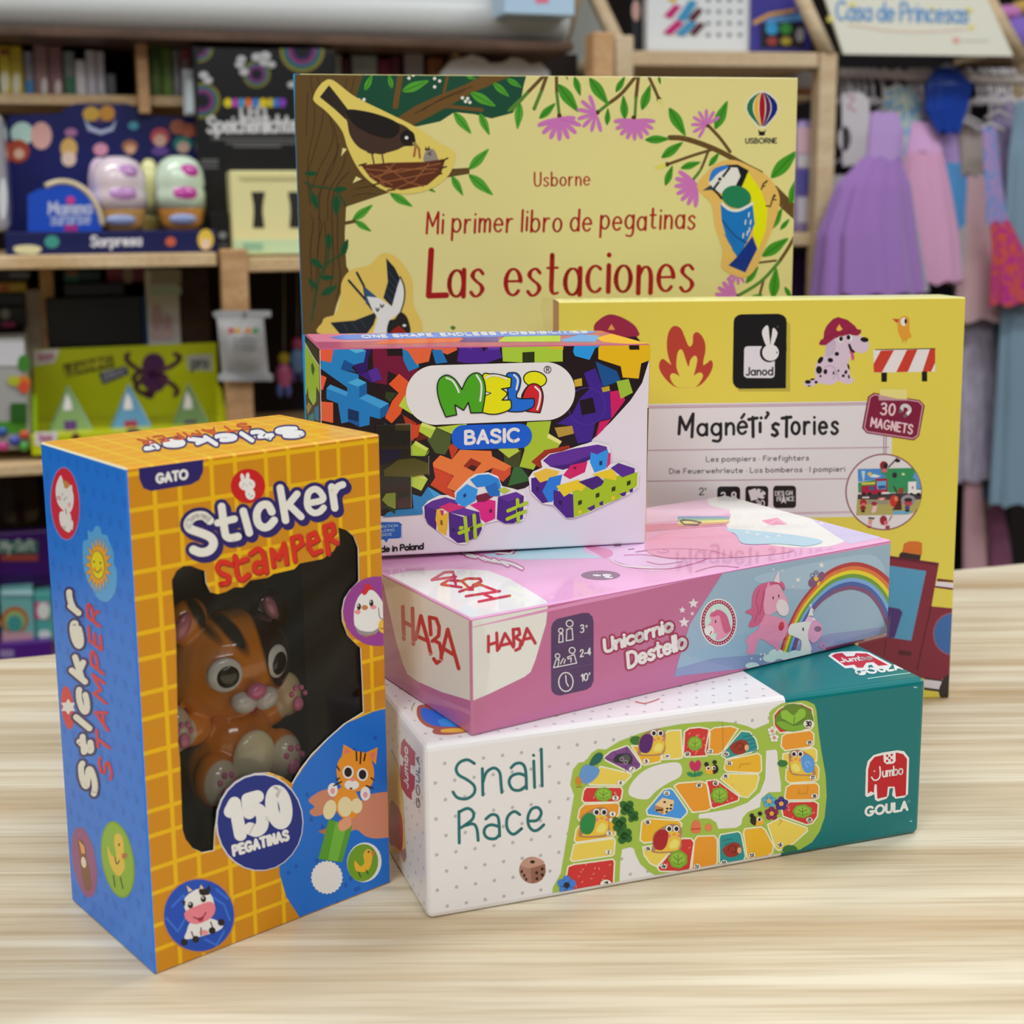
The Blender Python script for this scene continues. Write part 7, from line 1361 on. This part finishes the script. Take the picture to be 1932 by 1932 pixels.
it, k = rs('marker_set', 'white set of coloured markers leaning on the upper right shelf', 'marker set', None, 1222, -60, 1424, 97, .06, .03, 'D4D8E0', [('C8A81C', [(1258, 0), (1275, -20), (1290, -20), (1272, 6)]), ('B82470', [(1252, 30), (1272, 8), (1286, 12), (1266, 36)]), ('3C8CB8', [(1276, 36), (1300, 0), (1316, 4), (1294, 40)]), ('54202C', [(1298, 34), (1316, 14), (1326, 20), (1308, 42)]), ('B82470', [(1250, 62), (1276, 38), (1290, 44), (1266, 66)]), ('3C8CB8', [(1274, 64), (1298, 40), (1314, 44), (1290, 68)]), ('54202C', [(1300, 62), (1318, 42), (1330, 46), (1310, 68)])], part=None)
for i in range(4):
    for j in range(5): RK.poly(k, el(1336+i*20, -22+j*22, 4.5, 4, 8), .06, M('6A7078'), .0006, .0006)
k.build('card', it, it.location)
rs('paint_box', 'dark blue and purple paint box on the upper right shelf', 'box', None, 1418, -30, 1532, 97, .05, .05, '3C388C', [('C89848', [(1420, 40), (1450, 24), (1500, 16), (1500, 22), (1450, 32), (1422, 48)]), ('5C94CC', [(1450, 34), (1528, 22), (1530, 38), (1440, 44)]), ('24242C', rc(1434, 44, 1516, 90)), ('3C98D0', el(1456, 54, 12, 12)), ('3C9444', el(1482, 54, 11, 11)), ('94403C', el(1456, 78, 10, 8)), ('A8983C', el(1482, 78, 10, 8)), ('A0A0A8', el(1508, 66, 8, 14)), ('A83C4C', rc(1516, 38, 1530, 48))])
rs('pencil_case', 'black and pink case beside the white marker set', 'case', None, 1194, -40, 1220, 97, .10, .03, '242830', [('D0A8A0', el(1200, 20, 8, 20))])
rs('white_carton', 'white carton with orange foot under the upper right shelf', 'box', None, 1500, 134, 1540, 180, .12, .08, 'CFCDD0', [('C88C5C', rc(1501, 166, 1539, 179))]) 
rp('shelf', 1480, 180, 1547, 188, .06, .2)
for lab, x0, x1, y0, c, ex in (('pink and purple bottle shaped toy right of the bird book', 1500, 1545, 225, '9A88C0', [('E0B8C8', rc(1503, 240, 1542, 290)), ('D0CCD4', rc(1504, 292, 1542, 316)), ('5A58A4', rc(1502, 320, 1542, 368)), ('B85848', el(1532, 364, 9, 9)), ('C8C4D0', rc(1503, 372, 1534, 420))]),):
    rs('toy_bottle', lab, 'toy', None, x0, y0, x1, 440, .05, .06, c, ex, bev=.015)
rs('dark_storage_box', 'dark purple box on the low rack shelf', 'box', None, 1480, 480, 1546, 700, .08, .1, '2A1838')
rs('green_toy', 'small green toy at the back of the rack', 'toy', None, 1505, 190, 1535, 208, .14, .03, '8AB45C', part='body', bev=.008) if False else None
def cloth(name, h, sheen=.3, rough=.8, h2=None):
    m, nt, b = nodemat(name); b.inputs['Base Color'].default_value = hexlin(h, 1.2); b.inputs['Roughness'].default_value = rough; b.inputs['Sheen Weight'].default_value = sheen
    if h2:
        n = nt.nodes.new('ShaderNodeTexNoise'); n.inputs['Scale'].default_value = 14; r = nt.nodes.new('ShaderNodeValToRGB'); r.color_ramp.elements[0].position = .42; r.color_ramp.elements[1].position = .58
        r.color_ramp.elements[0].color = hexlin(h, 1.2); r.color_ramp.elements[1].color = hexlin(h2, 1.2); nt.links.new(n.outputs[0], r.inputs[0]); nt.links.new(r.outputs[0], b.inputs['Base Color'])
    return m
def drape(mb, prof, dep, m, pleats=9, amp=.08, flat=.45, seed=0, slant=0):
    """a hanging tube of cloth: prof = [(px centre, px y, px half width)], folds deepen towards the hem"""
    rnd = random.Random(seed); ph = [rnd.uniform(0, 6.28) for _ in range(3)]; n = 56; V = []; F = []
    pr2 = []
    for i in range(len(prof)-1):
        for j in range(5): t = j/5; pr2.append(tuple(prof[i][c]+(prof[i+1][c]-prof[i][c])*(t*t*(3-2*t)) for c in range(3)))
    pr2.append(prof[-1]); K = len(pr2)
    for i, (x, y, w_) in enumerate(pr2):
        c = RK.pt(x, y, dep); hw = abs((RK.pt(x+w_, y, dep)-c).dot(RK.e1)); g = i/(K-1)
        for j in range(n):
            a = 2*PI*j/n; k_ = 1+1.5*amp*(.25+.75*g)*(math.sin(pleats*a+ph[0])+.4*math.sin(2.3*pleats*a+ph[1]))
            V.append(c+RK.e1*(hw*k_*math.cos(a))+RK.e2*(hw*flat*.55*k_*math.sin(a))+ez*(.004*g*math.sin(pleats*a+ph[2])))
    for i in range(K-1):
        for j in range(n): F.append((i*n+j, (i+1)*n+j, (i+1)*n+(j+1) % n, i*n+(j+1) % n))
    mb.add(V, F, m, True); mb.add(V[:n], [tuple(range(n))], m)
def hanger(it, x, y, dep=.10, col='D0CCD0'):
    k = MB(); c = RK.pt(x, 144, dep); c.z += .0; r_ = .012
    top = [c+ez*(r_*math.sin(a))+RK.e2*(r_*math.cos(a)) for a in [math.radians(v) for v in range(-60, 200, 20)]]
    k.tube(top, .0028, M(col), 6); k.tube([top[0], c-ez*.02, RK.pt(x, y-6, dep)], .0026, M(col), 6); k.tube([RK.pt(x-26, y+8, dep), RK.pt(x, y-6, dep), RK.pt(x+26, y+8, dep)], .003, M(col), 6); return k.build('hanger', it, it.location)
GD_ = 'fancy dresses hanging on the rack'
def dress(name, label, dep, parts, hx, hy, cat='dress'):
    yb = max(p[1] for _, pr_, *_ in parts for p in pr_); c = RK.pt(hx, yb, dep); it = empty(name, c, label, cat, GD_)
    for nm, pr_, m, pl, am, fl, sd in parts: k = MB(); drape(k, pr_, dep, m, pl, am, fl, sd); k.build(nm, it, c)
    hanger(it, hx, hy, .10); return it
lil, lil2 = cloth('lilac_tulle', '9A70B8', .6), cloth('lilac_bodice', 'B090CC', .5)
dress('tutu_dress', 'purple tulle tutu dress, frontmost on the rack', -.035, [('bodice', [(1668, 212, 26), (1672, 250, 34), (1668, 300, 34)], lil2, 5, .03, .5, 1), ('skirt', [(1664, 296, 34), (1650, 350, 66), (1640, 440, 86), (1644, 556, 98)], lil, 11, .09, .45, 2)], 1668, 210)
dress('rainbow_top', 'pastel yellow and blue top hanging behind the purple tutu', .10, [('bodice', [(1694, 166, 22), (1702, 196, 38), (1706, 262, 34), (1704, 320, 26)], cloth('pastel_rainbow', 'D0D4B0', .3, .7, '6AA8DC'), 5, .03, .5, 3)], 1694, 166, 'top')
dress('pink_dress', 'pale pink tulle dress right of the purple tutu', .09, [('bodice', [(1742, 230, 22), (1744, 290, 34)], cloth('pink_bodice', 'D8A8D8', .4), 4, .03, .5, 4), ('skirt', [(1744, 288, 34), (1744, 350, 46), (1752, 450, 54), (1752, 534, 60)], cloth('pink_tulle', 'D8A0C4', .5), 9, .08, .5, 5)], 1742, 225)
dress('lilac_blue_dress', 'lilac and sky blue dress with a pale grey hem', .13, [('bodice', [(1778, 206, 22), (1782, 250, 34), (1790, 312, 32)], cloth('lilac_satin', 'BCA0DC', .3), 4, .03, .5, 6), ('skirt', [(1792, 308, 34), (1804, 370, 42), (1814, 430, 50)], cloth('sky_satin', '58A0DC', .3), 7, .06, .5, 7), ('hem', [(1814, 426, 50), (1822, 480, 54), (1826, 520, 58)], cloth('grey_tulle', 'C0BEC0', .5), 8, .07, .5, 8)], 1778, 206)
dress('hooded_cape', 'shiny dark blue hooded cape hanging high on the rack', .07, [('hood', [(1786, 128, 20), (1790, 160, 44), (1784, 205, 38), (1790, 250, 18)], cloth('blue_satin', '0C3CA0', .2, .3), 5, .06, .5, 9)], 1786, 128, 'cape')
dress('beige_costume', 'beige animal costume with a small dark face', .12, [('body', [(1828, 226, 16), (1832, 260, 24), (1834, 330, 20)], cloth('beige_fleece', 'A89C94', .5), 4, .03, .5, 10), ('leg', [(1842, 328, 16), (1846, 430, 30), (1856, 604, 52)], cloth('pale_pink_cloth', 'D8B4B8', .4), 6, .05, .45, 11)], 1828, 226, 'costume')
dress('bright_cape', 'shiny orange and magenta cape near the right edge', .06, [('top', [(1866, 240, 14), (1872, 330, 16), (1880, 420, 20)], cloth('blue_purple_cloth', '5A8CC8', .3, .6, 'B888B8'), 5, .06, .5, 12), ('hem', [(1886, 416, 18), (1902, 470, 28), (1918, 574, 46)], cloth('orange_magenta_satin', 'D05830', .2, .3, 'B42C88'), 6, .08, .45, 13)], 1868, 238, 'cape')
dress('lavender_dress', 'lavender dress with red hanger at the right edge', .16, [('bodice', [(1886, 180, 18), (1902, 215, 36), (1894, 300, 30), (1892, 420, 32)], cloth('lavender_cloth', 'B8A8D4', .4), 6, .05, .5, 14)], 1890, 178)
dress('grey_blue_gown', 'long grey blue gown at the far right edge', .10, [('gown', [(1936, 190, 20), (1938, 300, 36), (1932, 600, 44), (1934, 950, 66)], cloth('grey_blue_cloth', '7C98AC', .4), 8, .08, .5, 15)], 1936, 190)
dress('silver_tulle_dress', 'silvery lilac tulle dress hanging low right of the yellow box', .16, [('skirt', [(1822, 400, 22), (1836, 600, 36), (1842, 760, 44), (1848, 905, 52)], cloth('silver_tulle', 'A8A0B4', .5, .6, 'BCB4C8'), 9, .09, .5, 16), ('leg', [(1836, 900, 16), (1838, 1000, 20), (1840, 1120, 22)], cloth('dusty_pink_cloth', 'C89CA4', .3), 4, .04, .6, 17)], 1822, 235)
dress('teal_gown', 'teal satin gown hanging low at the right', .18, [('skirt', [(1884, 380, 18), (1892, 600, 30), (1898, 800, 40), (1900, 940, 44)], cloth('teal_satin', '4A7088', .3, .5), 7, .08, .5, 18), ('leg', [(1876, 930, 14), (1884, 1020, 20), (1890, 1120, 26)], cloth('mauve_cloth', '8A5070', .3), 4, .05, .6, 19)], 1884, 215)
# white card with round hole
it = empty('hanger_card', RK.pt(1608, 312, .05), 'white cardboard hanger card with an oval hole left of the purple tutu', 'card'); k = MB()
P_ = [(1588, 176), (1626, 174), (1640, 190), (1642, 290), (1628, 310), (1590, 314)]; ho = ellpts(1594, 262, 12, 24, 0, 16)
pl3 = [((RK.pt(x, y, .05)-RK.O).dot(RK.e1), RK.pt(x, y, .05).z) for x, y in P_]; hl3 = [((RK.pt(x, y, .05)-RK.O).dot(RK.e1), RK.pt(x, y, .05).z) for x, y in ho]
tr = tess(pl3, [hl3]); A3 = pl3+hl3
for d_, rv in ((.05, 0), (.0525, 1)): k.add([RK.O+RK.e1*a+RK.e2*d_+ez*z for a, z in A3], [t[::-1] if rv else t for t in tr], M('C8C4C8', 'matte'))
k.build('card', it, it.location); k = MB()
for q in ribbon(cat_rom([(1596, 180), (1612, 186), (1600, 200), (1614, 210)], False, 4), 2.5): RK.poly(k, q, .05, M('B86A88'), .0005, .0006)
k.build('scribble', it, it.location); hanger(it, 1610, 176)
dress('white_petticoat', 'short white lace petticoat showing left of the purple tutu skirt', .05, [('skirt', [(1596, 330, 22), (1586, 370, 30), (1578, 424, 32)], cloth('white_lace', 'C8C4C8', .4), 7, .05, .5, 20)], 1600, 300, 'petticoat')
# spare hangers crowding the rail
for i, x in enumerate((1590, 1602, 1622, 1634, 1648, 1718, 1728, 1738, 1750, 1846, 1856, 1866, 1876, 1898, 1908)):
    it = empty('clothes_hanger', RK.pt(x, 185, .12), 'white plastic clothes hanger on the rail', 'hanger', 'white hangers on the rail'); hanger(it, x, 190, .10)
# soft toy at the top right corner
it = empty('plush_toy', RK.pt(1916, 95, .3), 'purple plush toy with yellow and pink on top at the upper right corner', 'plush toy'); k = MB(); k.ball(RK.pt(1925, 62, .22), (.045, .03, .03), cloth('purple_plush', '8468C8', .6)); k.build('body', it, it.location); k = MB(); k.ball(RK.pt(1900, 24, .22), (.026, .02, .014), cloth('pink_plush', 'D080C8', .6)); k.build('ear', it, it.location); k = MB(); k.ball(RK.pt(1936, 14, .22), (.03, .02, .014), cloth('yellow_plush', 'D0A84C', .6)); k.build('hat', it, it.location)
k = MB(); RK.box(k, 1890, 92, 1990, 104, .14, .18, pale_h, .002); k.build('shelf', rk, ro)
# ------------------------------------------------------------------ light: rows of ceiling panels
w = bpy.data.worlds.new('world'); scene.world = w; w.use_nodes = True
w.node_tree.nodes['Background'].inputs[0].default_value = (.97, .985, 1, 1); w.node_tree.nodes['Background'].inputs[1].default_value = .3
def area(name, loc, size, power, rot=(0, 0, 0), col=(.96, .985, 1.0)):
    l = bpy.data.lights.new(name, 'AREA'); l.shape = 'RECTANGLE'; l.size, l.size_y = size; l.energy = power; l.color = col
    o = bpy.data.objects.new(name, l); C.objects.link(o); o.location = loc; o.rotation_euler = rot; return o
LZ = CLZ-.02
for x, y, p in ((-.9, -.6, 17), (.7, -.6, 17), (-1.1, 1.15, 16), (.9, 1.25, 16), (-1.2, -1.9, 13), (.9, -1.9, 13), (2.2, .8, 15)):
    area('ceiling_light', (x, y, LZ), (1.2, .28), p, (0, 0, TH))
scene.view_settings.view_transform = 'Standard'; scene.view_settings.look = 'None'; scene.view_settings.exposure = 0; scene.view_settings.gamma = 1
